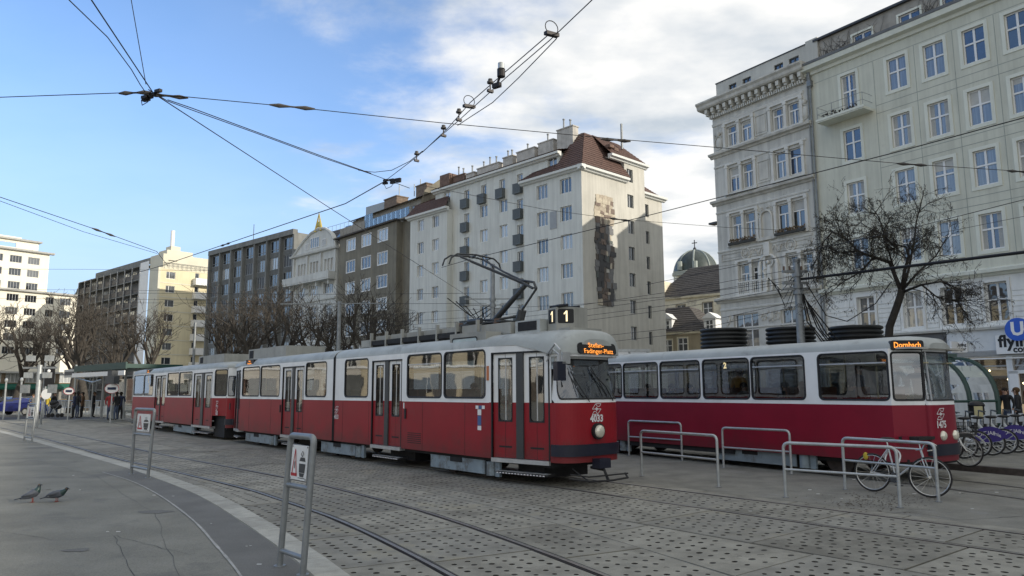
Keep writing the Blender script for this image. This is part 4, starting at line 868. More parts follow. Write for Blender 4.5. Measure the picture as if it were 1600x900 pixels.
mb = MB(); top = [(-13.2, 24.0), (-.3, 24.0), (-.5, 24.9), (-1.6, 26.3), (-3.3, 27.3), (-5.2, 27.6), (-7.6, 27.2), (-9.8, 26.2), (-11.6, 25.1)]; n = len(top)
mb.add([(x, -.1, z) for x, z in top] + [(x, .5, z) for x, z in top], [tuple(range(n)), tuple(range(n, 2 * n))[::-1]] + [(i, n + i, n + (i + 1) % n, (i + 1) % n) for i in range(n)]); mb.tube([(x, -.15, z) for x, z in top[1:] + [top[0]]], .22, 6); mb.build('gable', M['nouveau'], an)
for x, w_, h_ in ((-8.8, 1.0, 1.0), (-6.4, 2.6, 1.7), (-3.6, 1.2, 1.1)):
    o = link('window', wmesh(w_, h_, 'fourp', 'win_white'), an, (x, -.16, 24.6)); link('pane', pmesh(w_, h_, PG), o)
cornice(an, 'cornice', 'nouveau', -13.6, .4, 23.6, [(0, 0), (.5, .1), (.6, .4), (0, .45)])
MB().box(-14.3, -.2, -1.3, 0, 18.9, 19.15).box(-14.3, -.2, -1.35, -1.2, 19.15, 20.15).box(-14.3, -14.1, -1.3, 0, 19.1, 20.1).box(-.4, -.2, -1.3, 0, 19.1, 20.1).build('balcony', M['nouveau'], an)
[MB().box(x - .22, x + .22, -.25, 0, 20.1, 23.6).build('pilaster', M['nouveau'], an) for x in (-12.8, -8.55, -4.5, -.3)]; [MB().box(x - .15, x + .15, -.9, 0, 18.2, 18.9).build('bracket', M['nouveau'], an) for x in (-12.5, -8.5, -4.5, -1)]
for zz_ in (15.9, 12.2, 8.8): cornice(an, 'string_course', 'nouveau', -13.0, 0, zz_, [(0, 0), (.25, .05), (.3, .3), (0, .35)])
roof_sheet(an, (-12.9, .6, 24.5), (0, .6, 24.5), (-.5, 5, 28.6), (-12, 5, 28.6), 'slate', n=8); MB().quad((-2.4, .9, 25.4), (-.6, .9, 25.4), (-.9, 3, 28), (-2.4, 3, 28)).build('skylight', M['skylite'], an)
MB().tube([(-6.3, -.1, 27.2), (-5.45, -.1, 30.2)], [.3, .05], 6).tube([(-4.6, -.1, 27.2), (-5.45, -.1, 30.2)], [.3, .05], 6).ball((-5.4, -.1, 28.3), (.35, .2, .5)).build('gilt_ornament', M['gilt'], an)
mb = MB(); [mb.tube([(-12 + i * 1.2, 5, 28.6), (-12 + i * 1.2, 5, 29.5)], .03, 4) for i in range(10)]; mb.tube([(-12, 5, 29.5), (-1, 5, 29.5)], .03, 4); mb.build('roof_railing', M['pipe'], an)
MB().box(1.6, 6.6, 4, 8, 27.5, 30.6).build('lift_tower', M['rail_panel'], an)
# ---- grey office block with deep window bays
MM('conc_grey', (0.20, 0.205, 0.195), rough=0.9, var=0.2, scale=0.4, streak=0.25, bump=0.2, bscale=15); MM('conc_dark', (0.13, 0.135, 0.13), rough=0.9, var=0.2, scale=0.8, streak=0.2); MM('blind', (0.075, 0.08, 0.085), rough=0.6, var=0.1)
GPt = Vector((-36.302, 121.457, 0)); GZ = math.atan2(-0.6648, 0.747)
gr = thing('grey_block', 'grey concrete office block with projecting fins and recessed windows', 'building', GPt, GZ)
shell(gr, 'conc_grey', -29.95, -.1, 28.3, .3, 14)
wall(gr, 'spandrel_wall', 'conc_dark', -29.9, -.15, 0, 28.2, ops_of([(-27.75 + 4.27 * i, z, 3.2, 2.1) for i in range(7) for z in (25.6, 22.65, 19.7, 16.75, 13.8, 10.85, 7.9, 4.95)]), .28, .15)
mb = MB(); cornice(gr, 'parapet', 'conc_grey', -29.95, -.1, 27.9, [(-.6, 0), (.3, 0), (.3, .9), (-.6, .9)])
for i in range(8): x = -29.75 + 4.24 * i; mb.box(x - .22, x + .22, -.22, .29, 0, 27.9)
mb.build('fin', M['conc_grey'], gr)
for i in range(7):
    for j, z in enumerate((25.6, 22.65, 19.7, 16.75, 13.8, 10.85, 7.9, 4.95)):
        pm = PD if j == 0 else rnd.choice([PD, PG, M['blind'], PC if rnd.random() < .3 else PD])
        window(gr, -27.75 + 4.27 * i, z, 3.2, 2.1, 'twot' if j == 0 else 'fourp', .1, pm, 'win_grey', y=.28)
MB().tube([(-19, 3, 28), (-19, 3, 33)], .06, 5).ball((-19, 3, 29.6), .4, 6, 5).build('siren', M['metal_dark'], gr)
# ---- yellow block with a long glazed balcony front
MM('yellow', (0.66, 0.59, 0.40), rough=0.9, var=0.07, scale=0.3, streak=0.1); MM('yel_trim', (0.60, 0.57, 0.46), rough=0.85, var=0.06, scale=0.5); MM('yel_dark', (0.22, 0.21, 0.19), rough=0.9, var=0.15); MM('loggia', (0.08, 0.085, 0.085), rough=0.6, var=0.3, scale=0.5); MM('fascia_dark', (0.035, 0.033, 0.035), rough=0.5, var=0.2)
YP = Vector((-71.755, 150, 0)); YA = math.atan2(0.75086, 0.66046)
yb = thing('yellow_block', 'yellow apartment block with white stair column and a long dark glazed balcony front', 'building', YP, YA)
yw = [(1.75, z, 1.9, 1.45) for z in (25.0, 22.1, 19.15, 16.2, 13.25, 10.3, 7.35, 4.4)]; yd = [(7.3, z, .9, 2.2) for z in (24.6, 21.7, 18.8, 15.9, 12.9, 9.9, 6.9)]
wall(yb, 'wall', 'yellow', -.79, 9.9, 0, 27.2, ops_of(yw + yd), 0, .2)
wall(yb, 'attic_wall', 'yel_trim', .0, 9.9, 27.2, 30.2, [], .3)
for a in yw: window(yb, *a, 'onetwo', .15, rnd.choice([PD, PG]), 'win_white')
for a in yd: window(yb, *a, 'none', .15, PD, 'win_white')
mb = MB()
for j in range(9): z = 27.15 - 2.94 * j; mb.box(-.8, 9.9, -.05, 0, z - .2, z)
mb.box(-.85, -.4, -.08, 0, 0, 27.1); mb.build('floor_bands', M['yel_trim'], yb)
for j in range(8): z = 24.4 - 2.94 * j; MB().box(6.4, 10.1, -1.5, -.01, z - .25, z).box(6.4, 10.1, -1.5, -1.38, z, z + 1.15).box(6.4, 6.52, -1.4, -.01, z, z + 1.15).box(9.98, 10.1, -1.4, -.01, z, z + 1.15).build('balcony', M['win_white'], yb)
for j in range(8): z = 25.3 - 2.94 * j; MB().box(3.1, 6.3, -.02, .02, z - 1.2, z + .35).build('wall_panel', M['yel_dark' if False else 'yellow'], yb)
mb = MB(); [mb.tube([(.3 + i * .95, -.05, 27.1), (.3 + i * .95, -.05, 28.3)], .04, 4) for i in range(11)]; mb.tube([(.2, -.05, 28.3), (9.9, -.05, 28.3)], .05, 4); mb.tube([(.2, -.05, 27.8), (9.9, -.05, 27.8)], .03, 4); mb.build('railing', M['pipe'], yb)
MB().box(2, 7.5, 3, 7, 30.2, 31.6).box(3, 5, 3.5, 6, 31.6, 32.6).build('roof_house', M['yel_trim'], yb); MB().tube([(3.4, 4, 30), (3.4, 4, 36)], .42, 10).build('chimney', M['sign_white'], yb)
# the glazed front: local x = 0 plane turned -90 degrees, built along -X of facade -500
lz = []; sub = Vector((-0.74, 0.6727))
YD2 = vpdir(-500); ang2 = math.atan2(-YD2.y, -YD2.x)
yg = thing('glazed_block', 'long dark front of glazed balconies with white columns joined to the yellow gable', 'building', YP, ang2)
M4 = yg
wall(yg, 'wall', 'yel_trim', -6.3, -.0, 0, 30.2, [], 0); wall(yg, 'stair_column', 'win_white', -10.7, -6.3, 0, 29.3, [], -.25)
wall(yg, 'back_wall', 'loggia', -48, -10.7, 0, 28.9, [], 1.2)
MB().quad((-48, 1.2, 28.9), (0, 1.2, 28.9), (0, 3, 28.9), (-48, 3, 28.9)).quad((-48, 3, 0), (-48, -.1, 0), (-48, -.1, 29), (-48, 3, 29)).build('roof_slab', M['conc_dark'], yg)
wall(yg, 'attic_wall', 'conc_grey', -40, -8, 28.9, 30.4, [], .8)
for j in range(10):
    z = 28.9 - 2.94 * j; MB().box(-48, -10.75, -.1, 1.2, z - .22, z).build('floor_slab', M['conc_grey'], yg)
    if j: z0 = z; 
    mb = MB(); [mb.box(-48 + 4.12 * i + .2, -48 + 4.12 * i + 3.95, -.06, .0, z - 2.9, z - 1.75) for i in range(9)]; mb.build('balcony_panels', M['fascia_dark'], yg)
for i in range(10): x = -48 + 4.12 * i; MB().box(x - .13, x + .13, -.28, -.1, 0, 28.9).build('column', M['rail_grey'], yg)
for i in range(9):
    for j in range(9):
        if rnd.random() < .8: o = link('window', wmesh(2.6, 1.9, 'two', 'win_grey'), yg, (-48 + 4.12 * i + 2.0, 1.15, 28.9 - 2.94 * j - 2.5)); link('pane', pmesh(2.6, 1.9, rnd.choice([PD, PD, PG, PD, PC])), o)
# ---- white block far left
MM('far_white', (0.78, 0.74, 0.62), rough=0.9, var=0.05, scale=0.2, streak=0.08); MM('far_trim', (0.42, 0.42, 0.40), rough=0.9); MM('awning_green', (0.012, 0.10, 0.07), rough=0.7, var=0.15); MM('far_base', (0.20, 0.15, 0.10), rough=0.8, var=0.4, scale=.4)
LP = Vector((-117.54, 185, 0)); LZ = math.atan2(0.81674, 0.577)
lb = thing('white_stepped_block', 'tall sunlit white apartment block with lower wing and green awning at far left', 'building', LP, LZ)
lwn = [(x, z - .95, 2.6, 1.75) for x in (-15.6, -11.5, -7.4, -3.4) for z in (34.45, 31.25, 28.0)] + [(x, z - .95, 2.6, 1.75) for x in (-15.6, -11.5, -7.4, -3.4, .6, 4.7) for z in (24.95, 21.7, 18.5, 15.3, 12.1)]
wall(lb, 'wall', 'far_white', -25, .1, 6.5, 36.6, ops_of([a for a in lwn if a[0] < 0]), 0, .25); wall(lb, 'wing_wall', 'far_white', .1, 9.0, 6.5, 26.5, ops_of([a for a in lwn if a[0] > 0]), 0, .25)
for a in lwn: window(lb, *a, 'fourp', .15, rnd.choice([PD, PG, PD]), 'win_grey')
MB().quad((.1, 0, 26.5), (.1, 14, 26.5), (.1, 14, 36.6), (.1, 0, 36.6)).quad((-25, 0, 36.6), (.1, 0, 36.6), (.1, 14, 36.6), (-25, 14, 36.6)).quad((.1, 0, 26.5), (9, 0, 26.5), (9, 14, 26.5), (.1, 14, 26.5)).quad((9, 0, 0), (9, 14, 0), (9, 14, 26.5), (9, 0, 26.5)).quad((-25, 14, 0), (9, 14, 0), (9, 14, 26), (-25, 14, 26)).build('side_wall', M['far_white'], lb)
cornice(lb, 'eaves', 'far_trim', -25, 1.0, 36.4, [(0, 0), (.9, .1), (1, .5), (0, .5)]); cornice(lb, 'eaves', 'far_trim', -25, 9.3, 26.4, [(0, 0), (.9, .1), (1, .5), (0, .5)])
wall(lb, 'penthouse_wall', 'far_white', -25, -2, 36.9, 39.3, [(-13, -7, 37.5, 38.6)], 1.6, .3); cornice(lb, 'eaves', 'far_trim', -25, -1.4, 39.2, [(-2, 0), (.7, .1), (.8, .5), (-2, .5)], 1.6)
MB().quad((-2, 1.6, 36.9), (-2, 10, 36.9), (-2, 10, 39.3), (-2, 1.6, 39.3)).box(-10, -5, 4, 7, 39.6, 40.6).build('penthouse_side', M['far_white'], lb)
bwn = [(x, 6.6 - .2, 3.0, 2.1) for x in (-22, -18, -14, -10, -6, -2, 2, 6)]
wall(lb, 'base_wall', 'far_base', -25, 9, 0, 6.5, ops_of([(a[0], 1.0 if False else a[1], a[2], a[3]) for a in []]), -.3)
for x in (-22, -18, -14, -10, -6, -2, 2, 6): o = link('window', wmesh(3.0, 2.1, 'three', 'win_white'), lb, (x, -.36, 4.3)); link('pane', pmesh(3.0, 2.1, PC), o)
for x in (-22, -18, -14, -10, -6, -2, 2, 6): o = link('window', wmesh(2.6, 2.4, 'two', 'win_dark'), lb, (x, -.36, .2)); link('pane', pmesh(2.6, 2.4, rnd.choice([PD, PG])), o)
MB().box(-25, 9.2, -1.6, -.3, 6.5, 6.9).build('canopy', M['far_trim'], lb)
MB().add([(x, y, z) for x in (-25, 9) for y, z in ((-.35, 4.0), (-2.2, 3.1), (-2.2, 2.6))], ((0, 1, 4, 3), (1, 2, 5, 4))).build('awning', M['awning_green'], lb)
[MB().box(x, x + 1.1, -.5, -.36, 0, 3.0).build('pillar', M['old_ochre_'] if 0 else M['yel_dark'], lb) for x in (-23.9, -19.9, -15.9, -11.9, -7.9, -3.9, .1, 4.1)]
# pale gabled house between the two
gh = thing('gable_house', 'pale pointed gable peeping out between the white and the glazed blocks', 'building', at(113, 606, 212).xy.to_3d() * 1.0, R(-30)); gh.scale = (.9, 1.0, .85); gh.location.z = 0
MB().add([(x, y, z) for y in (0, 12) for x, z in ((-5, 0), (4, 0), (4, 29), (-.5, 37), (-5, 29))], ((0, 1, 2, 3, 4), (9, 8, 7, 6, 5), (0, 5, 6, 1), (0, 4, 9, 5), (1, 6, 7, 2))).build('wall', M['yel_trim'], gh)
MB().quad((-5.4, -.4, 28.5), (-.5, -.4, 37.3), (-.5, 12, 37.3), (-5.4, 12, 28.5)).quad((4.4, -.4, 28.5), (4.4, 12, 28.5), (-.5, 12, 37.3), (-.5, -.4, 37.3)).build('roof', M['rail_panel'], gh)
window(gh, -.5, 30, 1.2, 2.6, 'none', 0, PD, y=-.05)

# ---- domed church and small houses seen through the gap
MM('copper', (0.055, 0.07, 0.065), rough=0.5, var=0.25, scale=1.0, streak=0.3); MM('copper_rib', (0.26, 0.29, 0.27), rough=0.6); MM('old_cream', (0.72, 0.66, 0.50), rough=0.9, var=0.18, scale=0.5, dirt=((0.35, 0.32, 0.26), 0.6, 0.5, 0.6)); MM('old_ochre', (0.34, 0.29, 0.2), rough=0.9, var=0.15, scale=.8, streak=.2)
CP = at(1094, 606, 135); CP.z = 0
ch = thing('domed_church', 'green copper church dome with pale ribs and a cross, standing behind dark roofs', 'church', CP, R(-33))
mb = MB(); ribs = MB(); rr, z0, hh = 3.9, 22.9, 4.4; n = 32; prof = [(rr * math.cos(a), z0 + hh * math.sin(a)) for a in [math.pi / 2 * k / 9 for k in range(9)]] + [(.35, z0 + hh)]
for k, (r_, z_) in enumerate(prof): mb.v += [(r_ * math.cos(2 * math.pi * j / n), r_ * math.sin(2 * math.pi * j / n), z_) for j in range(n)]
for k in range(len(prof) - 1):
    for j in range(n): mb.f.append((k * n + j, k * n + (j + 1) % n, (k + 1) * n + (j + 1) % n, (k + 1) * n + j)); mb.m.append(0)
mb.build('dome', M['copper'], ch, smooth=True)
for j in range(8): a = 2 * math.pi * (j + .3) / 8; ribs.tube([((r_ + .04) * math.cos(a), (r_ + .04) * math.sin(a), z_) for r_, z_ in prof], .17, 5)
ribs.build('dome_rib', M['copper_rib'], ch); MB().cyl((0, 0, z0 - 2.4), (0, 0, 1), rr + .1, 2.4, 32).cyl((0, 0, z0), (0, 0, 1), rr + .35, .2, 32).build('drum', M['old_cream'], ch, smooth=True)
MB().ball((0, 0, z0 + hh + .3), .32).box(-.07, .07, -.07, .07, z0 + hh + .4, z0 + hh + 2.0).box(-.5, .5, -.07, .07, z0 + hh + 1.35, z0 + hh + 1.5).build('cross', M['metal_dark'], ch)
MB().cyl((-1.6, -3.9, 24), (0, 0, 1), .5, .8, 8).cyl((1.3, -4.0, 23.8), (0, 0, 1), .5, .8, 8).box(-2.6, 3.4, -4.6, -3.5, 22.2, 23).build('dormer', M['copper_rib'], ch)
HP = at(1125, 606, 118); HP.z = 0; hd = math.atan2(-0.95, 0.95 * .55)
hz = math.atan2(RD.y, RD.x) + R(18)
ph = thing('parish_house', 'cream stone house with a steep dark tiled roof in front of the dome', 'building', HP, hz)
def fh(u, v, P, rz):                                # pixel -> (s, z) on the facade of frame (P, rz)
    d = Vector((math.cos(rz), math.sin(rz), 0)); n_ = Vector((-d.y, d.x, 0)); r = ray(u, v); t = (P - EYE).dot(n_) / r.dot(n_); q = EYE + r * t; return (q - P).dot(d), q.z
a0, zt = fh(1026, 470, HP, hz); b0, zt2 = fh(1132, 452, HP, hz); zt = (zt + zt2) / 2
wz = [(*fh(1064, 487, HP, hz), 1.5, 2.2), (*fh(1106, 483, HP, hz), 1.6, 2.2)]; pw = [(s, z - 1.1, w_, h_) for s, z, w_, h_ in wz]
wall(ph, 'wall', 'old_cream', a0, b0 + 4, 0, zt, ops_of(pw), 0, .2); [window(ph, *a, 'cross', .15, PG, sur=(.15, .05, 'old_ochre', 0.0)) for a in pw]
za_ = fh(1060, 431, HP, hz); zb_ = fh(1112, 424, HP, hz)
roof_sheet(ph, (a0 - .3, -.5, zt - .1), (b0 + 4, -.5, zt - .1), (b0 + 1.5, 6, zb_[1] + 2.2), (a0 + 3.5, 6, zb_[1] + 2.0), 'slate', n=16); MB().box(a0 + 1.4, a0 + 3.2, -2.5, 0, zt - 5.5, zt - 3.2).build('chimney', M['brick_red'], ph)
MB().quad((a0, 0, 0), (a0, 12, 0), (a0, 12, zt), (a0, 0, zt)).build('side_wall', M['old_cream'], ph); cornice(ph, 'eaves', 'old_cream', a0, b0 + 4, zt - .5, [(0, 0), (.4, .1), (.5, .4), (0, .45)])
KP = at(1100, 606, 92); KP.z = 0; kz = math.atan2(RD.y, RD.x) + R(22)
kh = thing('mansard_house', 'low ochre house with a dark hipped roof and two white dormers behind the tram', 'building', KP, kz)
a0, z1_ = fh(1026, 520, KP, kz); b0, z2_ = fh(1100, 518, KP, kz); zt = (z1_ + z2_) / 2
kw_ = [(fh(u, v, KP, kz)[0], fh(u, v, KP, kz)[1] - .9, 1.25, 1.7) for u, v in ((1043, 541), (1067, 538))]
wall(kh, 'wall', 'old_ochre', a0, b0, 0, zt, ops_of(kw_), 0, .2); [window(kh, *a, 'cross', .12, PD, sur=(.14, .04, 'old_cream', 0.0)) for a in kw_]
MB().quad((b0, 0, 0), (b0, 10, 0), (b0, 10, zt), (b0, 0, zt)).build('side_wall', M['old_ochre'], kh); cornice(kh, 'eaves', 'old_cream', a0, b0 + .4, zt - .3, [(0, 0), (.3, .1), (.4, .4), (0, .4)])
zr = fh(1075, 485, KP, kz)[1] + .9
roof_sheet(kh, (a0, -.4, zt), (b0 + .4, -.4, zt), (b0 - 3.2, 3.5, zr), (a0, 3.5, zr), 'slate', n=12); roof_sheet(kh, (b0 + .4, -.4, zt), (b0 + .4, 9, zt), (b0 - 3.2, 7, zr), (b0 - 3.2, 3.5, zr), 'slate', n=12)
for s_, z_ in (fh(1040, 507, KP, kz), fh(1108, 506, KP, kz)):
    d_ = MB().box(s_ - .75, s_ + .75, .2, 2.5, z_ - 1.1, z_ + .75).add([(s_ - 1, 0, z_ + .7), (s_ + 1, 0, z_ + .7), (s_, 0, z_ + 1.5), (s_ - 1, 3, z_ + .7), (s_ + 1, 3, z_ + .7), (s_, 3, z_ + 1.5)], ((0, 1, 2), (0, 2, 5, 3), (1, 4, 5, 2))).build('dormer', M['win_white'], kh)
    window(kh, s_, z_ - .9, .95, 1.4, 'cross', 0, PD, y=.16)
rh = thing('red_roofed_house', 'steep red roof edge showing beside the white block', 'building', at(1024, 606, 125).xy.to_3d(), R(-40))
MB().box(-6, 2, 0, 8, 0, 20).build('wall', M['old_cream'], rh); roof_sheet(rh, (-6, -.3, 19.8), (2.2, -.3, 19.8), (-2, 4, 23.8), (-6, 4, 23.8), 'brick_red', n=10)
# ---- the sunlit street front across the square, behind the photographer: seen mirrored in the tram windows
MM('opp', (0.50, 0.44, 0.32), rough=0.9, var=0.1, scale=.3); MM('opp2', (0.55, 0.52, 0.46), rough=0.9, var=0.1, scale=.3)
for k, (x0, x1, hh, mm) in enumerate(((-60, -11, 19, 'opp'), (-9, 18, 15, 'opp2'), (19.5, 55, 17, 'opp'), (56, 92, 12.5, 'opp2'))):
    op = thing('corner_house', ['sunlit cream apartment house far to the left, seen only mirrored in the tram windows', 'pale lower house mirrored in the tram windows', 'cream house mirrored in the windows of the front tram', 'lowest pale house mirrored in the trailer windows'][k], 'building', (-80 - 3 * k, 0, 0), R(90))
    wl = [(x0 + 2 + 3.4 * i, 1.5 + 3.6 * j, 1.5, 2.2) for i in range(int((x1 - x0 - 1) / 3.4)) for j in range(int((hh - 2) / 3.6))]
    wall(op, 'wall', mm, x0, x1, 0, hh, ops_of(wl), 0, .3); MB().quad((x0, .2, 1), (x1, .2, 1), (x1, .2, hh - 1), (x0, .2, hh - 1)).build('panes', PD, op)
    wf = MB(); [wf.box(a[0] - .05, a[0] + .05, .1, .18, a[1], a[1] + 2.2) for a in wl]; tag(wf.build('window_bars', M['win_white'], op), kind='stuff')
    rs = random.Random(k + 5); xx = x0 + .4
    while xx < x1 - 4: wd_ = rs.uniform(2.2, 5); MB().box(xx, xx + wd_, -.25, -.02, .2, rs.uniform(2.8, 4.2)).build('shop_front', M[rs.choice(['shop_dark', 'metal_dark', 'conc_dark', 'far_base', 'brick_red', 'slate', 'win_grey', 'interior'])], op); xx += wd_ + rs.uniform(.4, 1.6)
    cornice(op, 'eaves', 'sign_white', x0, x1, hh - .2, [(0, 0), (.5, .1), (.6, .5), (0, .5)]); cornice(op, 'string_course', 'sign_white', x0, x1, 5, [(0, 0), (.3, .1), (.3, .4), (0, .4)])
    roof_sheet(op, (x0, -.4, hh + .3), (x1, -.4, hh + .3), (x1, 6, hh + 4), (x0, 6, hh + 4), 'slate', n=6)
# ============================================================ TRAMS
MM('t_red', (0.27, 0.010, 0.018), rough=0.42, var=0.10, scale=1.2, spec=0.35, coat=0.0, dirt=((0.17, 0.03, 0.03), 1.3, 0.56, 0.5), grime=((0.07, 0.035, 0.03), 0.95, .55)); MM('t_red2', (0.22, 0.009, 0.026), rough=0.36, var=0.12, scale=1.0, spec=0.35, grime=((0.06, 0.03, 0.03), 0.85, .5))
MM('t_white', (0.80, 0.81, 0.80), rough=0.38, var=0.05, scale=2.0, spec=0.4, streak=0.14, dirt=((0.5, 0.48, 0.42), 1.6, 0.6, 0.35)); MM('t_roof', (0.38, 0.40, 0.385), rough=0.55, var=0.16, scale=1.5, dirt=((0.20, 0.20, 0.185), 0.9, 0.54, 0.6)); MM('t_box', (0.33, 0.33, 0.30), rough=0.6, var=0.15, scale=2, streak=.25)
MM('t_cover', (0.22, 0.27, 0.30), rough=0.55, var=0.2, scale=3, dirt=((0.09, 0.08, 0.07), 2.0, 0.5, 0.7)); MM('t_under', (0.02, 0.02, 0.021), rough=0.8, var=0.3, scale=5); MM('t_post', (0.05, 0.053, 0.055), rough=0.45, var=0.1); MM('t_alu', (0.5, 0.51, 0.51), rough=0.4, metal=0.6, var=0.12, scale=6)
MM('t_rubber', (0.015, 0.015, 0.016), rough=0.6, var=0); MM('t_bumper', (0.012, 0.014, 0.028), rough=0.4, var=0.1, coat=.2); MM('t_text', (0.7, 0.68, 0.68), rough=0.5, var=0); MM('t_inside', (0.4, 0.39, 0.36), rough=0.8, var=0.2, scale=3); MM('t_seat', (0.16, 0.06, 0.03), rough=0.6, var=0.2, scale=8); MM('t_yellowpole', (0.5, 0.45, 0.30), rough=0.35)
MM('led', (0.9, 0.3, 0.05), emit=((1.0, 0.33, 0.05), 0.9), var=0); MM('led_white', (0.9, 0.8, 0.55), emit=((1.0, 0.8, 0.45), 0.8), var=0); MM('lampglass', (0.75, 0.72, 0.6), rough=0.12, metal=0.3, var=0.15, scale=12); MM('panto', (0.07, 0.072, 0.072), rough=0.5, metal=0.4, var=0.2, scale=8); MM('blue_sticker', (0.06, 0.12, 0.28), rough=0.4, var=0); MM('blank_sign', (0.42, 0.52, 0.55), rough=0.2, var=0.15, scale=3)
TG = glass('tram_glass', (0.62, 0.65, 0.64), 0.18, 0.02, 0.04); TGD = glass('tram_glass_dark', (0.20, 0.215, 0.22), 0.14, 0.015)
def rrect(x0, x1, z0, z1, r, n=4):
    o = []
    for cx, cz, a0 in ((x1 - r, z0 + r, -90), (x1 - r, z1 - r, 0), (x0 + r, z1 - r, 90), (x0 + r, z0 + r, 180)):
        for k in range(n + 1): a = R(a0 + 90 * k / n); o.append((cx + r * math.cos(a), cz + r * math.sin(a)))
    return o
def outer_for(h, X0, X1, Z0, Z1, n=4):
    o = []; cs = [(X1, Z0), (X1, Z1), (X0, Z1), (X0, Z0)]
    for c in range(4):
        s, e = h[c * (n + 1)], h[c * (n + 1) + n]; cx, cz = cs[c]
        if c in (0, 2): s2, e2 = (s[0], cz), (cx, e[1])
        else: s2, e2 = (cx, s[1]), (e[0], cz)
        for k in range(n + 1):
            t = k / n * 2
            o.append((s2[0] + (cx - s2[0]) * t, s2[1] + (cz - s2[1]) * t) if t <= 1 else (cx + (e2[0] - cx) * (t - 1), cz + (e2[1] - cz) * (t - 1)))
    return o
def ring(mb, A, B, f, mi=0, sub=1, off=0.0, off2=None):
    """quads between two closed (a, z) outlines A (outer) and B (inner), mapped by f(a, z, off)"""
    n = len(A); off2 = off if off2 is None else off2; rows = []
    for s in range(sub + 1):
        t = s / sub; rows.append([f(A[i][0] * (1 - t) + B[i][0] * t, A[i][1] * (1 - t) + B[i][1] * t, off * (1 - t) + off2 * t) for i in range(n)])
    for s in range(sub): mb.add(rows[s] + rows[s + 1], [(i, (i + 1) % n, n + (i + 1) % n, n + i) for i in range(n)], mi)
def shrink(A, k, cx=None, cz=None):
    cx = sum(a for a, _ in A) / len(A); cz = sum(z for _, z in A) / len(A); return [(cx + (a - cx) * k, cz + (z - cz) * k) for a, z in A]
def fill(mb, A, f, mi=0, off=0.0, sub=4):
    cur = A
    for s in range(sub):
        nx = shrink(A, 1 - (s + 1) / (sub + .35)); ring(mb, cur, nx, f, mi, 1, off); cur = nx
    mb.add([f(a, z, off) for a, z in cur], [tuple(range(len(cur)))], mi)
def inset(x0, x1, z0, z1, d): return x0 + d, x1 - d, z0 + d, z1 - d
def wl_logo(par, f, mi, size, loc=None):
    """the operator's angular arrow mark: two mirrored flag strokes round a small cross; f maps (a, z, off)"""
    mb = MB(); k = size
    def stroke(pts, w=.05):
        for (a, b), (c, d) in zip(pts, pts[1:]):
            dx, dz = c - a, d - b; l = math.hypot(dx, dz); nx, nz = -dz / l * w / 2, dx / l * w / 2
            mb.add([f(x * k, z * k, .006) for x, z in ((a - nx, b - nz), (c - nx, d - nz), (c + nx, d + nz), (a + nx, b + nz))], ((0, 1, 2, 3),))
    stroke([(-.5, .0), (-.1, .42), (.5, .42), (.32, .2), (.12, .2)]); stroke([(.5, 0), (.1, -.42), (-.5, -.42), (-.32, -.2), (-.12, -.2)]); stroke([(-.5, 0), (-.15, 0)]); stroke([(.5, 0), (.15, 0)]); stroke([(-.15, 0), (.15, 0)], .12); stroke([(0, -.15), (0, .15)], .12); stroke([(-.1, .42), (.08, .2)]); stroke([(.1, -.42), (-.08, -.2)])
    return mb.build('operator_mark', M['t_text'], par)
def win_part(par, f, x0, x1, z0, z1, r=.09, gl=None, vent=True, name='window', g=.028):
    h = rrect(x0, x1, z0, z1, r); mb = MB(); mb.add([f(a, z, -.015) for a, z in h], [tuple(range(len(h)))]) if name != 'windscreen' else fill(mb, h, f, 0, -.012, 6)
    o = mb.build(name, gl or TG, par, smooth='all' if name == 'windscreen' else False)
    mb = MB(); ho = rrect(x0 - g, x1 + g, z0 - g, z1 + g, r + g); hi = rrect(x0 + .012, x1 - .012, z0 + .012, z1 - .012, max(r - .01, .01)); ring(mb, ho, hi, f, 0, 1, .010, .004); ring(mb, hi, hi, f, 0, 1, .004, -.03)
    ring(mb, rrect(x0 - g - .001, x1 + g + .001, z0 - g - .001, z1 + g + .001, r + g), ho, f, 0, 1, -.002, .010)
    mb.build('window_rubber', M['t_rubber'], o)
    if vent:
        zb = z1 - (z1 - z0) * .22; mb = MB(); mb.add([f(a, z, o_) for a, z, o_ in ((x0 + .03, zb - .014, .004), (x1 - .03, zb - .014, .004), (x1 - .03, zb + .014, .004), (x0 + .03, zb + .014, .004))], ((0, 1, 2, 3),)); mb.build('vent_bar', M['t_alu'], o)
    return o
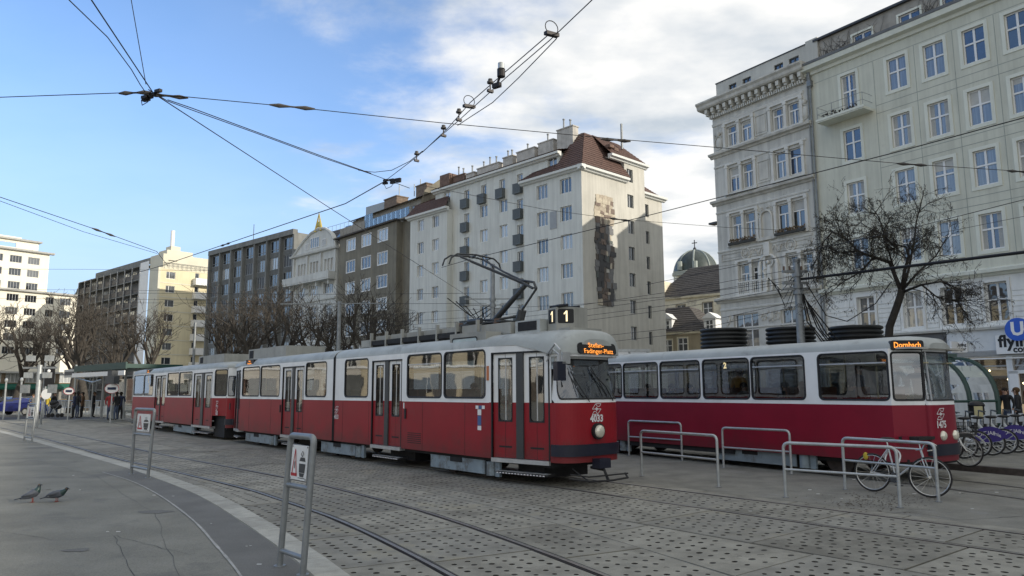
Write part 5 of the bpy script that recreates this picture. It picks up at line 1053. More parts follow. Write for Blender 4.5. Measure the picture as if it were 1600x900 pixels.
def leaf(par, f, x0, x1, gx0, gx1, zb, zt, gz0, gz1, waist, red, yoff=-.035):
    mb = MB()
    def q(a, b, c, d):
        if a >= b or c >= d: return
        for lo, hi, mi in ((c, min(d, waist), 1), (max(c, waist), d, 0)):
            if hi > lo: mb.add([f(a, lo, yoff), f(b, lo, yoff), f(b, hi, yoff), f(a, hi, yoff)], ((0, 1, 2, 3),), mi)
    q(x0, gx0, zb, zt); q(gx1, x1, zb, zt); q(gx0, gx1, zb, gz0); q(gx0, gx1, gz1, zt)
    xm = (gx0 + gx1) / 2
    for a, b, c, d in ((xm - .17, xm + .17, zb + .20, zb + .235),): mb.add([f(a, c, yoff + .003), f(b, c, yoff + .003), f(b, d, yoff + .003), f(a, d, yoff + .003)], ((0, 1, 2, 3),), 2)
    mb.add([f(xm - .004, zb, yoff + .002), f(xm + .004, zb, yoff + .002), f(xm + .004, gz0, yoff + .002), f(xm - .004, gz0, yoff + .002)], ((0, 1, 2, 3),), 2)
    mb.add([f(xm - .004, gz1, yoff + .002), f(xm + .004, gz1, yoff + .002), f(xm + .004, zt, yoff + .002), f(xm - .004, zt, yoff + .002)], ((0, 1, 2, 3),), 2)
    o = mb.build('door', [M['t_white'], M[red], M['t_rubber']], par)
    h = rrect(gx0 + .02, gx1 - .02, gz0 + .02, gz1 - .02, .07, 4); mb = MB(); mb.add([f(a, z, yoff - .012) for a, z in h], [tuple(range(len(h)))]); g = mb.build('door_window', TG, o)
    mb = MB(); ring(mb, outer_for(h, gx0 - .006, gx1 + .006, gz0 - .006, gz1 + .006), h, f, 0, 1, yoff + .008, yoff + .004); mb.build('door_window_rubber', M['t_rubber'], o)
    mb = MB(); mb.tube([f(xm, gz0 + .03, yoff - .02), f(xm, gz1 - .03, yoff - .02)], .018, 6); mb.build('door_bar', M['t_alu'], o)
    return o
def door(par, f, x0, x1, zb, zt, gz0, gz1, waist, red, post=.18, step=True):
    xm = (x0 + x1) / 2; mb = MB(); t = .035
    for a, b, c, d in ((x0, x0 + t, zb, zt), (x1 - t, x1, zb, zt), (x0, x1, zt - t, zt)): mb.add([f(a, c, .006), f(b, c, .006), f(b, d, .006), f(a, d, .006)], ((0, 1, 2, 3),))
    mb.add([f(xm - post / 2, zb, .002), f(xm + post / 2, zb, .002), f(xm + post / 2, zt, .002), f(xm - post / 2, zt, .002)], ((0, 1, 2, 3),), 1)
    for x in (xm - post / 2, xm + post / 2): mb.add([f(x, zb, .002), f(x, zt, .002), f(x, zt, -.05), f(x, zb, -.05)], ((0, 1, 2, 3),), 1)
    mb.build('door_post', [M['t_rubber'], M['t_post']], par)
    w_ = xm - post / 2 - (x0 + t)
    for a, b in ((x0 + t, xm - post / 2), (xm + post / 2, x1 - t)): leaf(par, f, a, b, a + w_ * .22, b - w_ * .20, zb, zt - t, gz0, gz1, waist, red)
    if step:
        mb = MB(); A, B = f(x0 + .02, 0, 0), f(x1 - .02, 0, 0); out = (f(x0, 0, .1) - f(x0, 0, 0)) * 10
        def bx(z0, z1, o0, o1, mi=0, s0=0., s1=1.):
            P_ = [A.lerp(B, s) + out * o for s in (s0, s1) for o in (o0, o1)]; mb.add([Vector((p.x, p.y, z)) for z in (z0, z1) for p in P_], ((0, 1, 3, 2), (4, 6, 7, 5), (0, 4, 5, 1), (1, 5, 7, 3), (3, 7, 6, 2), (2, 6, 4, 0)), mi)
        bx(zb - .09, zb - .01, -.25, .03); bx(zb - .30, zb - .26, -.25, .02, 1, .08, .97); bx(zb - .262, zb - .255, -.1, .021, 2, .08, .97)
        for k in range(16): bx(zb - .305, zb - .285, .015, .03, 3, .10 + .053 * k, .10 + .053 * k + .028)
        mb.build('step', [M['t_alu'], M['t_under'], M['t_alu'], M['t_text']], par)
def side_wall(par, f, x0, x1, wins, doors, zb, wst, zt, zw0, zw1, red, r=.09, gl=None, vents=(), name='side_panel'):
    """one side: red below, white above, round-cornered window openings; wins = [(x0, x1)], doors = [(x0, x1)]"""
    mb = MB()
    def q(a, b, c, d, mi, o=0.0):
        if b - a > 1e-4: mb.add([f(a, c, o), f(b, c, o), f(b, d, o), f(a, d, o)], ((0, 1, 2, 3),), mi)
    cuts = sorted(doors); xs = x0; dz = 2.6 if doors else 0
    for a, b in cuts + [(x1, x1)]:
        if a > xs:
            q(xs, a, zb, wst, 1); q(xs, a, zb, zb + .001, 1); px = xs
            for wa, wb in [w for w in sorted(wins) if w[0] >= xs - .01 and w[1] <= a + .01]:
                ca, cb = max(wa - .04, xs), min(wb + .04, a); q(px, ca, wst, zt, 0)
                h = rrect(wa, wb, zw0, zw1, r); ring(mb, outer_for(h, ca, cb, zw0 - .04, zw1 + .03), h, f, 0); q(ca, cb, wst, zw0 - .04, 0); q(ca, cb, zw1 + .03, zt, 0); px = cb
            q(px, a, wst, zt, 0)
        if b > a:
            q(a, b, zd_top, zt, 0)
            for x in (a, b): mb.add([f(x, zb, 0), f(x, zd_top, 0), f(x, zd_top, -.06), f(x, zb, -.06)], ((0, 1, 2, 3),), 2)
        xs = b
    q(x0, x1, wst - .012, wst + .012, 3, .004) if False else None
    o = mb.build(name, [M['t_white'], M[red], M['t_rubber'], M['t_alu']], par)
    for k, (wa, wb) in enumerate(sorted(wins)): win_part(par, f, wa, wb, zw0, zw1, r, gl, vent=k in vents)
    return o
zd_top = 2.62
def plane_f(xa, ya, xb, yb):
    d = Vector((xb - xa, yb - ya, 0)).normalized(); n = Vector((d.y, -d.x, 0)); n = n if n.y * (1 if ya > 0 else -1) > 0 else -n
    return lambda a, z, off: Vector((xa, ya, 0)) + d * a + n * off + Vector((0, 0, z)), Vector((xb - xa, yb - ya, 0)).length
def nose(par, xc, a, b, sg, zb, wst, zt, red, wz=(1.70, 2.42), lean=.28, hood=True, ex=3.0, wth=70, gl=None, r=.2):
    """rounded end: sg=+1 points to +x. f(theta in degrees, z, off)"""
    def ins(z):
        if z <= wst: return 0.0
        if z >= zt - .25 and hood: return -.03
        return lean * min(1, (z - wst) / (zt - .28 - wst))
    def f(th, z, off, i=None):
        c, s = math.cos(R(th)), math.sin(R(th)); i = ins(z) if i is None else i; aa, bb_ = a - i + off, b - i * .30 + off
        return Vector((xc + sg * (aa * abs(c) ** (2 / ex) - (lean * .0)), (1 if s > 0 else -1) * bb_ * abs(s) ** (2 / ex), z))
    T = [-90 + 180 * k / 24 for k in range(25)]
    def rings(zs, mi, mb, off=0.0, i=None):
        for z0_, z1_ in zip(zs, zs[1:]):
            for t0, t1 in zip(T, T[1:]): mb.add([f(t0, z0_, off, i), f(t1, z0_, off, i), f(t1, z1_, off, i), f(t0, z1_, off, i)], ((0, 1, 2, 3),), mi)
    mb = MB(); rings([zb, (zb + wst) / 2, wst], 1, mb)
    h = rrect(-wth, wth, wz[0], wz[1], 1, 1)
    def rr2(t0, t1, z0_, z1_, rt, rz_, n=5):
        o = []
        for cx, cz, a0 in ((t1 - rt, z0_ + rz_, -90), (t1 - rt, z1_ - rz_, 0), (t0 + rt, z1_ - rz_, 90), (t0 + rt, z0_ + rz_, 180)):
            for k in range(n + 1): an = R(a0 + 90 * k / n); o.append((cx + rt * math.cos(an), cz + rz_ * math.sin(an)))
        # extra points along the long edges so the curve is followed
        return o
    def densify(P, m=10):
        o = []
        for p, q in zip(P, P[1:] + P[:1]):
            k = max(1, int(abs(q[0] - p[0]) / m)); o += [(p[0] + (q[0] - p[0]) * j / k, p[1] + (q[1] - p[1]) * j / k) for j in range(k)]
        return o
    n_ = 5; hh = rr2(-wth, wth, wz[0], wz[1], r / .9 * 40, r, n_); oo = outer_for(hh, -90, 90, wst, zt - .26 if hood else zt, n_)
    H, O = [], []
    for i in range(len(hh)):
        p, q, u, v = hh[i], hh[(i + 1) % len(hh)], oo[i], oo[(i + 1) % len(oo)]; k = max(1, int(abs(q[0] - p[0]) / 8))
        for j in range(k): t = j / k; H.append((p[0] + (q[0] - p[0]) * t, p[1] + (q[1] - p[1]) * t)); O.append((u[0] + (v[0] - u[0]) * t, u[1] + (v[1] - u[1]) * t))
    ring(mb, O, H, f, 0, 4)
    if hood:
        zh = zt - .26
        for t0, t1 in zip(T, T[1:]):
            mb.add([f(t0, zh, 0, lean), f(t1, zh, 0, lean), f(t1, zh, 0, -.05), f(t0, zh, 0, -.05)], ((0, 1, 2, 3),), 0)
        rings([zh, zh + .05], 0, mb, 0, -.05)
    o = mb.build('end_panel', [M['t_white'], M[red]], par, smooth=True)
    mb = MB(); fill(mb, H, f, 0, -.012, 6); g = mb.build('windscreen', gl or TGD, par, smooth='all')
    mb = MB(); K = [(p[0] + (2.2 if p[0] > 0 else -2.2) * min(1, abs(p[0]) / 30), p[1] + (.03 if p[1] > (wz[0] + wz[1]) / 2 else -.03)) for p in H]; ring(mb, K, H, f, 0, 1, .012, .004); mb.build('windscreen_rubber', M['t_rubber'], g)
    mb = MB(); rings([zb + .12, zb + .34], 0, mb, .035); rings([zb + .34, zb + .341], 0, mb, .035)
    for z_ in (zb + .12, zb + .34):
        for t0, t1 in zip(T, T[1:]): mb.add([f(t0, z_, 0), f(t1, z_, 0), f(t1, z_, .035), f(t0, z_, .035)], ((0, 1, 2, 3),))
    mb.build('bumper', M['t_bumper'], par, smooth=True)
    return f
def roof(par, secs, zt, mat_='t_roof', name='roof', up=.32, n=14):
    """secs = [(x, half width, base z, rise)]"""
    mb = MB()
    for x, w_, zb, rs in secs: mb.v += [(x, w_ * math.copysign(abs(math.cos(math.pi * k / n)) ** .62, math.cos(math.pi * k / n)), zb + rs * math.sin(math.pi * k / n) ** .75) for k in range(n + 1)]
    for i in range(len(secs) - 1):
        for k in range(n): mb.f.append((i * (n + 1) + k, i * (n + 1) + k + 1, (i + 1) * (n + 1) + k + 1, (i + 1) * (n + 1) + k)); mb.m.append(0)
    mb.f += [tuple(range(n + 1)), tuple((len(secs) - 1) * (n + 1) + k for k in range(n + 1))[::-1]]; mb.m += [0, 0]
    return mb.build(name, M[mat_], par, smooth=True)
def roof_gutter(par, y, x0, x1, zt):
    MB().box(x0, x1, min(y, y * 1.012), max(y, y * 1.012), zt - .01, zt + .02).build('roof_gutter', M['t_box'], par)
def interior(par, x0, x1, zf=.9, poles=True, seats=True):
    mb = MB().box(x0, x1, -1.02, 1.02, zf - .06, zf, 0).box(x0, x1, -1.0, 1.0, 2.62, 2.66, 1)
    mb.build('floor', [M['t_under'], M['t_inside']], par)
    if seats:
        x = x0 + .6; mb = MB()
        while x < x1 - .6:
            for y in (-.72, .72): mb.box(x, x + .42, y - .22, y + .22, zf + .38, zf + .45); mb.box(x - .05, x, y - .22, y + .22, zf + .45, zf + .98); mb.box(x + .1, x + .3, y - .04, y + .04, zf, zf + .38)
            x += .86
        tag(mb.build('seats', M['t_seat'], par), kind='stuff')
    mb = MB(); x = x0 + .9
    while x < x1 - .3: mb.tube([(x, -.45, zf), (x, -.45, 2.62)], .02, 6); mb.tube([(x + .4, .45, zf), (x + .4, .45, 2.62)], .02, 6); x += 1.7
    mb.tube([(x0, -.45, 2.35), (x1, -.45, 2.35)], .015, 5); mb.tube([(x0, .45, 2.35), (x1, .45, 2.35)], .015, 5)
    tag(mb.build('grab_rails', M['t_yellowpole'], par), kind='stuff')
def bogie(par, x, cover=None, both=True):
    b = MB().box(x - 1.0, x + 1.0, -.6, .6, .3, .42).box(x - .9, x + .9, -.62, -.54, .25, .5).box(x - .9, x + .9, .54, .62, .25, .5).build('bogie', M['t_under'], par)
    for dx in (-.6, .6): MB().cyl((x + dx, -.68, .34), (0, 1, 0), .33, .055, 20).cyl((x + dx, .68, .34), (0, 1, 0), .33, .055, 20).cyl((x + dx, 0, .34), (0, 1, 0), .06, .65, 8).build('wheel', M['railside'], b, smooth=True)
    if cover:
        for y in (-1.0, .97):
            c = MB().box(cover[0], cover[1], y, y + .03, .12, .40).box(cover[0] + .8, cover[0] + 1.25, y - .012, y + .0, .30, .405, 1).box(cover[0], cover[1], y - .008, y, .385, .40).build('bogie_cover', [M['t_cover'], M['t_under']], par)
            MB().cyl((cover[1] + .2, y + .06, .25), (0, 0, 1), .13, .14, 12).box(cover[1] + .36, cover[1] + .5, y, y + .06, .1, .42).build('sand_box', M['t_cover'], par)
def stext(s, size, par, f, a, z, m='t_text', sx=1.0, bold=.004):
    """lettering that lies on the surface f at (a, z)"""
    c = bpy.data.curves.new('lettering', 'FONT'); c.body = s; c.size = size; c.align_x = 'CENTER'; c.align_y = 'CENTER'; c.offset = bold * size * 5; c.resolution_u = 2; c.fill_mode = 'FRONT' if hasattr(c, 'fill_mode') and False else c.fill_mode
    o = bpy.data.objects.new('tmp', c); COL.objects.link(o); me = bpy.data.meshes.new_from_object(o.evaluated_get(bpy.context.evaluated_depsgraph_get())); bpy.data.objects.remove(o); bpy.data.curves.remove(c)
    for v in me.vertices: p = f(a + v.co.x * sx, z + v.co.y, .007); v.co = p
    me.materials.clear(); me.materials.append(M[m]); me.name = 'lettering'; return link('lettering', me, par)
def f_deg(fn, a=.42, xs=75.):                         # metres along the nose -> degrees
    return lambda x, z, o: fn(x * xs, z, o)
TR1 = thing('front_tram', 'red and white articulated tram at the front, with raised pantograph and number 1 box', 'tram', (NN * 10.5), math.atan2(DD.y, DD.x))
near = lambda a, z, off: Vector((a, -1.1 - off, z)); far_ = lambda a, z, off: Vector((a, 1.1 + off, z))
ZB, WS, ZT, ZW0, ZW1 = .47, 1.6, 2.75, 1.70, 2.68
D1 = [(-17.36, -15.84)]; W1 = [(-18.89, -17.58), (-15.58, -14.12), (-13.99, -12.48)]
side_wall(TR1, near, -19.5, -12.3, W1, D1, ZB, WS, ZT, ZW0, ZW1, 't_red', vents=(1,)); door(TR1, near, *D1[0], .5, zd_top, 1.22, 2.5, WS, 't_red')
side_wall(TR1, far_, -19.5, -12.3, [(-18.9, -17.5), (-17.3, -15.8), (-15.6, -14.1), (-13.99, -12.48)], [], ZB, WS, ZT, ZW0, ZW1, 't_red', vents=(0, 1, 2, 3))
fN, LN = plane_f(-12.3, -1.1, -10.74, -.8); fF, LF = plane_f(-12.3, 1.1, -10.74, .8)
side_wall(TR1, fN, 0, LN, [], [(.03, LN - .04)], ZB, WS, ZT, ZW0, ZW1, 't_red'); door(TR1, fN, .03, LN - .04, .5, zd_top, 1.22, 2.5, WS, 't_red')
side_wall(TR1, fF, 0, LF, [(.25, 1.3)], [], ZB, WS, ZT, ZW0, ZW1, 't_red')
nf = nose(TR1, -10.74, .42, .8, 1, ZB, WS, ZT, 't_red', wz=(1.69, 2.42), lean=.26, wth=76, r=.26)
roof(TR1, [(-19.5, 1.1, ZT, .30), (-12.3, 1.1, ZT, .30), (-11.6, .98, ZT, .31), (-10.74, .86, ZT - .20, .50), (-10.45, .80, ZT - .215, .49), (-10.33, .66, ZT - .215, .42), (-10.27, .45, ZT - .215, .30)], ZT)
# hood display
mb = MB(); hd = rrect(-.52, .52, 2.535, 2.755, .07); fh_ = lambda a, z, o: Vector((-10.20 - abs(a) ** 2.4 * .12 - max(0, z - 2.5) * .22 + o, a, z)); mb.add([fh_(a, z, 0) for a, z in hd] + [(-10.7, a, z) for a, z in hd], [tuple(range(len(hd)))] + [(i, len(hd) + i, len(hd) + (i + 1) % len(hd), (i + 1) % len(hd)) for i in range(len(hd))])
mb.build('destination_display', M['black'], TR1); stext('Stefan-', .13, TR1, fh_, -.06, 2.705, 'led', 1.2, .001); stext('Fadinger-Platz', .13, TR1, fh_, -.0, 2.59, 'led', 1.1, .001)
fnm = lambda x, z, o: nf(max(-88, min(88, x * 78)), z, o)
def by_y(fn, b, ex=3.0): return lambda y, z, o: fn(math.copysign(math.degrees(math.asin(min(1, (abs(y) / b) ** (ex / 2)))), y), z, o)
fy = by_y(nf, .8); wl_logo(TR1, lambda x, z, o: fy(x, 1.475 + z, o), 0, .24); stext('4033', .185, TR1, fy, 0, 1.29, 't_text', .95, .009)
MB().cyl((-10.30, 0, 1.05), (1, 0, 0), .155, .05, 24).build('headlight', M['t_rubber'], TR1, smooth=True); hl = MB().cyl((-10.25, 0, 1.05), (1, 0, 0), .13, .03, 24, 0, .115).ball((-10.23, 0, 1.05), (.05, .115, .115), 16, 8).build('headlight', M['lampglass'], TR1, smooth=True)
MB().box(-10.33, -10.12, -.14, .16, .36, .54).build('coupler', M['t_bumper'], TR1); MB().tube([(-10.5, 0, .35), (-10.15, 0, .33), (-10.05, 0, .15)], .03, 6).tube([(-10.3, -.75, .2), (-10.0, -.5, .16), (-9.95, 0, .15), (-10.0, .5, .16), (-10.3, .75, .2)], .02, 5).tube([(-10.3, -.75, .28), (-10.05, -.5, .24), (-10.0, .5, .24)], .015, 5).tube([(-10.5, -.5, .35), (-10.05, -.5, .15)], .015, 5).build('rail_guard', M['t_under'], TR1)
# wipers, mirror
for y in (-.1, .38): MB().tube([nf(y * 70, 1.62, .03), nf(y * 70 - 12, 1.9, .05), nf(y * 70 - 26, 2.2, .03)], .010, 5).tube([nf(y * 70 - 14, 1.74, .045), nf(y * 70 - 26, 2.3, .035)], .008, 4).build('wiper', M['t_rubber'], TR1)
mir = MB().box(-10.42, -10.30, -1.04, -.82, 2.02, 2.38).build('mirror', M['t_bumper'], TR1); MB().tube([(-10.8, -.86, 2.52), (-10.42, -.98, 2.72), (-10.3, -.96, 2.6), (-10.34, -.94, 2.36)], .018, 6).tube([(-10.8, -.86, 2.40), (-10.5, -.96, 2.62), (-10.34, -.94, 2.5)], .014, 6).box(-10.46, -10.30, -.9, -.7, 2.34, 2.56).build('mirror_arm', M['t_alu'], mir)
# rear half
D3 = [(-23.3, -21.62)]; 
side_wall(TR1, near, -27.15, -19.62, [(-26.97, -25.33), (-25.2, -23.55), (-21.48, -20.08)], D3, ZB, WS, ZT, ZW0, ZW1, 't_red'); door(TR1, near, *D3[0], .5, zd_top, 1.22, 2.5, WS, 't_red')
side_wall(TR1, far_, -27.15, -19.62, [(-26.97, -25.33), (-25.2, -23.55), (-23.3, -21.7), (-21.48, -20.08)], [], ZB, WS, ZT, ZW0, ZW1, 't_red', vents=(0, 1, 2))
fR, LR = plane_f(-28.55, -.8, -27.15, -1.1); side_wall(TR1, fR, 0, LR, [], [(.12, LR - .03)], ZB, WS, ZT, ZW0, ZW1, 't_red'); door(TR1, fR, .12, LR - .03, .5, zd_top, 1.22, 2.5, WS, 't_red')
fR2, LR2 = plane_f(-28.55, .8, -27.15, 1.1); side_wall(TR1, fR2, 0, LR2, [(.2, 1.2)], [], ZB, WS, ZT, ZW0, ZW1, 't_red')
nose(TR1, -28.55, .2, .8, -1, ZB, WS, ZT, 't_red', lean=.05, hood=False, wth=60)
roof(TR1, [(-28.75, .6, ZT, .1), (-28.6, .85, ZT, .22), (-27.15, 1.1, ZT, .30), (-19.62, 1.1, ZT, .30)], ZT)
mb = MB()                                            # articulation bellows
for k in range(5): x = -19.615 + .026 * k; d = .0 if k % 2 else -.03; mb.box(x, x + .02, -1.09 - d * 0 + .0 - (.0 if k % 2 else .02), 1.09 + (0 if k % 2 else .02), ZB, ZT + .05)
mb.build('articulation_bellows', M['t_rubber'], TR1); roof(TR1, [(-19.63, 1.08, ZT, .27), (-19.49, 1.08, ZT, .27)], ZT, 't_rubber', 'bellows_top')
interior(TR1, -19.4, -12.2); interior(TR1, -27.3, -19.7); MB().box(-12.1, -10.75, -.75, .78, .84, .9).box(-12.15, -12.1, -.2, .95, .9, 2.3).build('cab_floor', M['t_under'], TR1)
MB().box(-28.5, -10.8, -.78, .78, .36, .47).box(-27, -20, -.98, .98, .40, .47).box(-19.3, -12.4, -.98, .98, .40, .47).build('underframe', M['t_under'], TR1)
bogie(TR1, -13.6, (-14.68, -12.62)); bogie(TR1, -19.6, (-20.5, -18.4)); bogie(TR1, -25.6, (-26.7, -24.45))
for a, b in ((-12.0, -11.2), (-17.2, -16.0), (-23.0, -21.8)): MB().box(a, b, -.6, .6, .12, .36).build('equipment_box', M['t_under'], TR1)
# roof walkway, resistors and boxes
mb = MB().box(-18.35, -14.1, -.62, .5, 3.05, 3.1).box(-18.35, -14.1, -.66, -.60, 3.08, 3.2)
mb.build('roof_walkway', M['t_under'], TR1)
for k in range(6): x = -18.2 + .82 * k; MB().box(x, x + .70, -.55, -.1, 3.12, 3.33).box(x + .02, x + .68, -.56, -.55, 3.14, 3.31, 1).build('resistor_box', [M['t_box'], M['t_box']], TR1)
for k in range(7): x = -18.3 + .82 * k; MB().box(x, x + .05, -.68, -.60, 2.98, 3.42).build('roof_bracket', M['t_box'], TR1)
MB().box(-18.95, -18.4, -.6, .4, 3.05, 3.25).build('roof_box', M['t_box'], TR1); MB().box(-13.9, -12.55, -1.02, -.6, 2.76, 3.10).build('side_sign_housing', M['t_box'], TR1)
h = rrect(-13.78, -12.86, 2.80, 2.985, .05); sb = MB(); sb.add([(a, -1.028, z) for a, z in h], [tuple(range(len(h)))]); sb = sb.build('side_sign', M['blank_sign'], TR1); mb = MB(); ring(mb, rrect(-13.8, -12.84, 2.78, 3.005, .06), rrect(-13.77, -12.87, 2.81, 2.975, .05), lambda a, z, o: Vector((a, -1.033, z))); mb.build('sign_rubber', M['t_rubber'], sb)
MB().box(-14.0, -12.3, -.55, .55, 3.05, 3.30).build('pantograph_base_box', M['t_box'], TR1); MB().box(-12.2, -11.4, -.5, .5, 3.03, 3.30).box(-12.1, -11.5, -.51, -.5, 3.08, 3.27, 1).build('ventilator_box', [M['t_roof'], M['t_under']], TR1)
fw_ = MB().box(-10.95, -10.62, -.4, .5, 2.9, 3.08).build('roof_front_box', M['t_box'], TR1)
nb = MB().prism([(-11.35, -.32), (-11.05, -.36), (-10.82, -.05), (-10.82, .30), (-11.35, .30)], 3.02, 3.52, 0).build('line_number_box', M['t_box'], TR1)
def quadtext(A, B, z0, z1, s):                       # number panel between two plan points
    A, B = Vector((*A, 0)), Vector((*B, 0)); d = (B - A); n = Vector((d.y, -d.x, 0)).normalized(); L2 = d.length; d.normalize()
    f2 = lambda a, z, o: A + d * a + n * (o + .004) + Vector((0, 0, z)); h = rrect(.03, L2 - .03, z0, z1, .03); MB().add([f2(a, z, 0) for a, z in h], [tuple(range(len(h)))]).build('number_panel', M['black'], nb); a_ = L2 / 2; zm_ = (z0 + z1) / 2; MB().add([f2(a_ + x, zm_ + z, .004) for x, z in ((.0, -.11), (.035, -.11), (.035, .11), (.005, .11), (-.045, .05), (-.035, .03), (.0, .06))], ((0, 1, 2, 6), (2, 3, 4, 5, 6))).build('line_number', M['led_white'], nb)
quadtext((-11.35, -.32), (-11.05, -.36), 3.19, 3.48, '1'); quadtext((-11.05, -.36), (-10.82, -.05), 3.19, 3.48, '1')
MB().tube([(-11.3 + .5 * k / 8, -.3 + .02 * math.sin(k), 3.54) for k in range(9)], .035, 6).tube([(-11.3, .0, 3.54), (-10.85, .1, 3.54)], .03, 6).build('cable_loom', M['t_rubber'], nb)
for x in (-18.99, -17.5, -14.9, -13.2, -24.2, -22.0, -26.2): MB().box(x, x + .008, -1.102, -1.09, ZB + .02, WS - .03).build('panel_joint', M['t_rubber'], TR1)
for a, b in ((-19.48, -17.38), (-15.82, -12.33), (-27.15, -23.32), (-21.6, -19.64)): MB().box(a, b, -1.108, -1.09, WS - .010, WS + .006).build('waist_strip', M['t_white'], TR1)
# lettering and stickers on the side
wl_logo(TR1, lambda x, z, o: near(-19.36 + x, 1.33 + z, o), 0, .22); stext('4033', .17, TR1, near, -19.36, 1.13, 't_text', .8)
def sticker(f, a, z, w_, h_, m): MB().add([f(a, z, .004), f(a + w_, z, .004), f(a + w_, z + h_, .004), f(a, z + h_, .004)], ((0, 1, 2, 3),)).build('sticker', M[m], TR1)
sticker(near, -12.80, 1.46, .1, .07, 'sign_white'); sticker(near, -12.69, 1.46, .1, .07, 'blue_sticker'); sticker(near, -12.58, 1.46, .1, .07, 'sign_white'); sticker(near, -12.73, 1.33, .13, .12, 'sign_white'); sticker(near, -12.73, 1.12, .13, .2, 'blue_sticker'); sticker(near, -12.73, 1.02, .13, .09, 'sign_white'); sticker(near, -15.76, 1.42, .05, .14, 'sign_white')
for x in (-15.68, -23.42, -28.2): MB().box(x, x + .06, -1.125, -1.1, 1.18, 1.42).build('door_button', M['t_rubber'], TR1)
mb = MB(); [mb.box(-15.55, -14.95, -1.106, -1.1, .62 + .045 * k, .635 + .045 * k) for k in range(6)]; mb.build('vent_slits', M['t_rubber'], TR1)
MM('amber', (0.5, 0.16, 0.06), rough=0.4); MB().box(-12.4, -12.34, -1.12, -1.1, 2.05, 2.35).build('side_lamp', M['amber'], TR1)
for x in (-15.4, -15.3): MB().box(x, x + .05, -1.04, -1.0, 2.84, 2.90).build('roof_vent', M['t_under'], TR1)
# pantograph, measured in the plane p = 10.5
def hp(u, v, p=10.5, o=0.0):
    r = ray(u, v); t = (p - EYE.dot(NN)) / r.dot(NN); q = EYE + r * t; return Vector((q.dot(DD), p - 10.5 + o, q.z))
pg = MB().box(-14.4, -12.7, -.5, .5, 3.34, 3.38).build('pantograph', M['panto'], TR1)
B_, E_, K_, T_ = hp(766, 505), hp(823, 443), hp(838, 451), hp(738, 405); mb = MB()
mb.tube([B_ + Vector((0, 0, -.05)), E_], [.075, .055], 10); mb.build('lower_arm', M['panto'], pg)
mb = MB()
for s_ in (-1, 1): mb.tube([E_ + Vector((0, s_ * .06, 0)), T_.lerp(E_, .5) + Vector((0, s_ * .14, 0)), T_ + Vector((0, s_ * .35, .02))], .026, 6)
mb.tube([K_, E_ + Vector((-.06, 0, -.02)), hp(735, 409)], .018, 6).tube([K_, hp(834, 441), E_ + Vector((-.2, 0, .1))], .03, 6).tube([E_ + Vector((0, -.1, 0)), K_ + Vector((0, -.1, 0))], .03, 6).build('upper_arm', M['panto'], pg)
MB().tube([K_, hp(816, 484)], .026, 6).tube([hp(816, 484), hp(812, 500)], .10, 8).build('control_rod', M['panto'], pg)
mb = MB()
for dx in (-.14, .14): mb.tube([T_ + Vector((dx, y, z)) for y, z in ((-.78, -.22), (-.72, -.06), (-.55, .05), (0, .09), (.55, .05), (.72, -.06), (.78, -.22))], .022, 6)
mb.tube([T_ + Vector((-.14, 0, .06)), T_ + Vector((.14, 0, .06))], .02, 5).tube([T_ + Vector((-.14, -.5, .05)), T_ + Vector((.14, -.5, .05))], .015, 5).tube([T_ + Vector((-.14, .5, .05)), T_ + Vector((.14, .5, .05))], .015, 5).build('collector_head', M['panto'], pg)
for x, y in ((-14.3, -.45), (-13.6, -.45), (-12.9, -.45), (-14.3, .45), (-12.9, .45)): MB().cyl((x, y, 3.36), (0, 0, 1), .06, .06, 8).cyl((x, y, 3.33), (0, 0, 1), .08, .012, 8).build('insulator', M['brick_red'], pg)
MB().tube([(-14.5, -.2, 3.4), (-14.0, -.35, 3.48), (-13.2, -.3, 3.42), (-12.8, .1, 3.5)], .03, 6).tube([(-13.9, -.5, 3.42), (-13.4, -.5, 3.42)], .06, 6).build('springs', M['panto'], pg)

# ---- trailer
TR3 = thing('trailer_tram', 'red and white trailer car number 1410 coupled behind the front tram', 'tram', (NN * 10.5), math.atan2(DD.y, DD.x))
D4 = [(-32.85, -30.4), (-39.05, -37.2)]
side_wall(TR3, near, -43.55, -30.25, [(-34.98, -33.12), (-36.9, -35.1), (-41.25, -39.5), (-43.4, -41.4)], D4, ZB, WS, ZT, ZW0, ZW1, 't_red', r=.06)
for d_ in D4: door(TR3, near, *d_, .5, zd_top, 1.22, 2.5, WS, 't_red', post=.3 if d_[0] > -35 else .1)
side_wall(TR3, far_, -43.55, -30.25, [(-32.6, -30.5), (-34.98, -33.12), (-36.9, -35.1), (-39, -37.2), (-41.25, -39.5), (-43.4, -41.4)], [], ZB, WS, ZT, ZW0, ZW1, 't_red', r=.06)
fT, LT = plane_f(-30.25, -1.1, -29.25, -.9); side_wall(TR3, fT, 0, LT, [(.12, LT)], [], ZB + .45, WS, ZT, ZW0, ZW1, 't_red', gl=TGD); fT2, LT2 = plane_f(-30.25, 1.1, -29.25, .9); side_wall(TR3, fT2, 0, LT2, [(.12, LT2)], [], ZB, WS, ZT, ZW0, ZW1, 't_red')
nose(TR3, -29.25, .25, .9, 1, ZB, WS, ZT, 't_red', lean=.05, hood=False, wth=75); fU, LU = plane_f(-44.6, -.85, -43.55, -1.1); side_wall(TR3, fU, 0, LU, [], [(.08, LU - .05)], ZB, WS, ZT, ZW0, ZW1, 't_red'); door(TR3, fU, .08, LU - .05, .5, zd_top, 1.22, 2.5, WS, 't_red', .05)
fU2, LU2 = plane_f(-44.6, .85, -43.55, 1.1); side_wall(TR3, fU2, 0, LU2, [(.1, .9)], [], ZB, WS, ZT, ZW0, ZW1, 't_red'); nose(TR3, -44.6, .3, .85, -1, ZB, WS, ZT, 't_red', lean=.05, hood=False, wth=70)
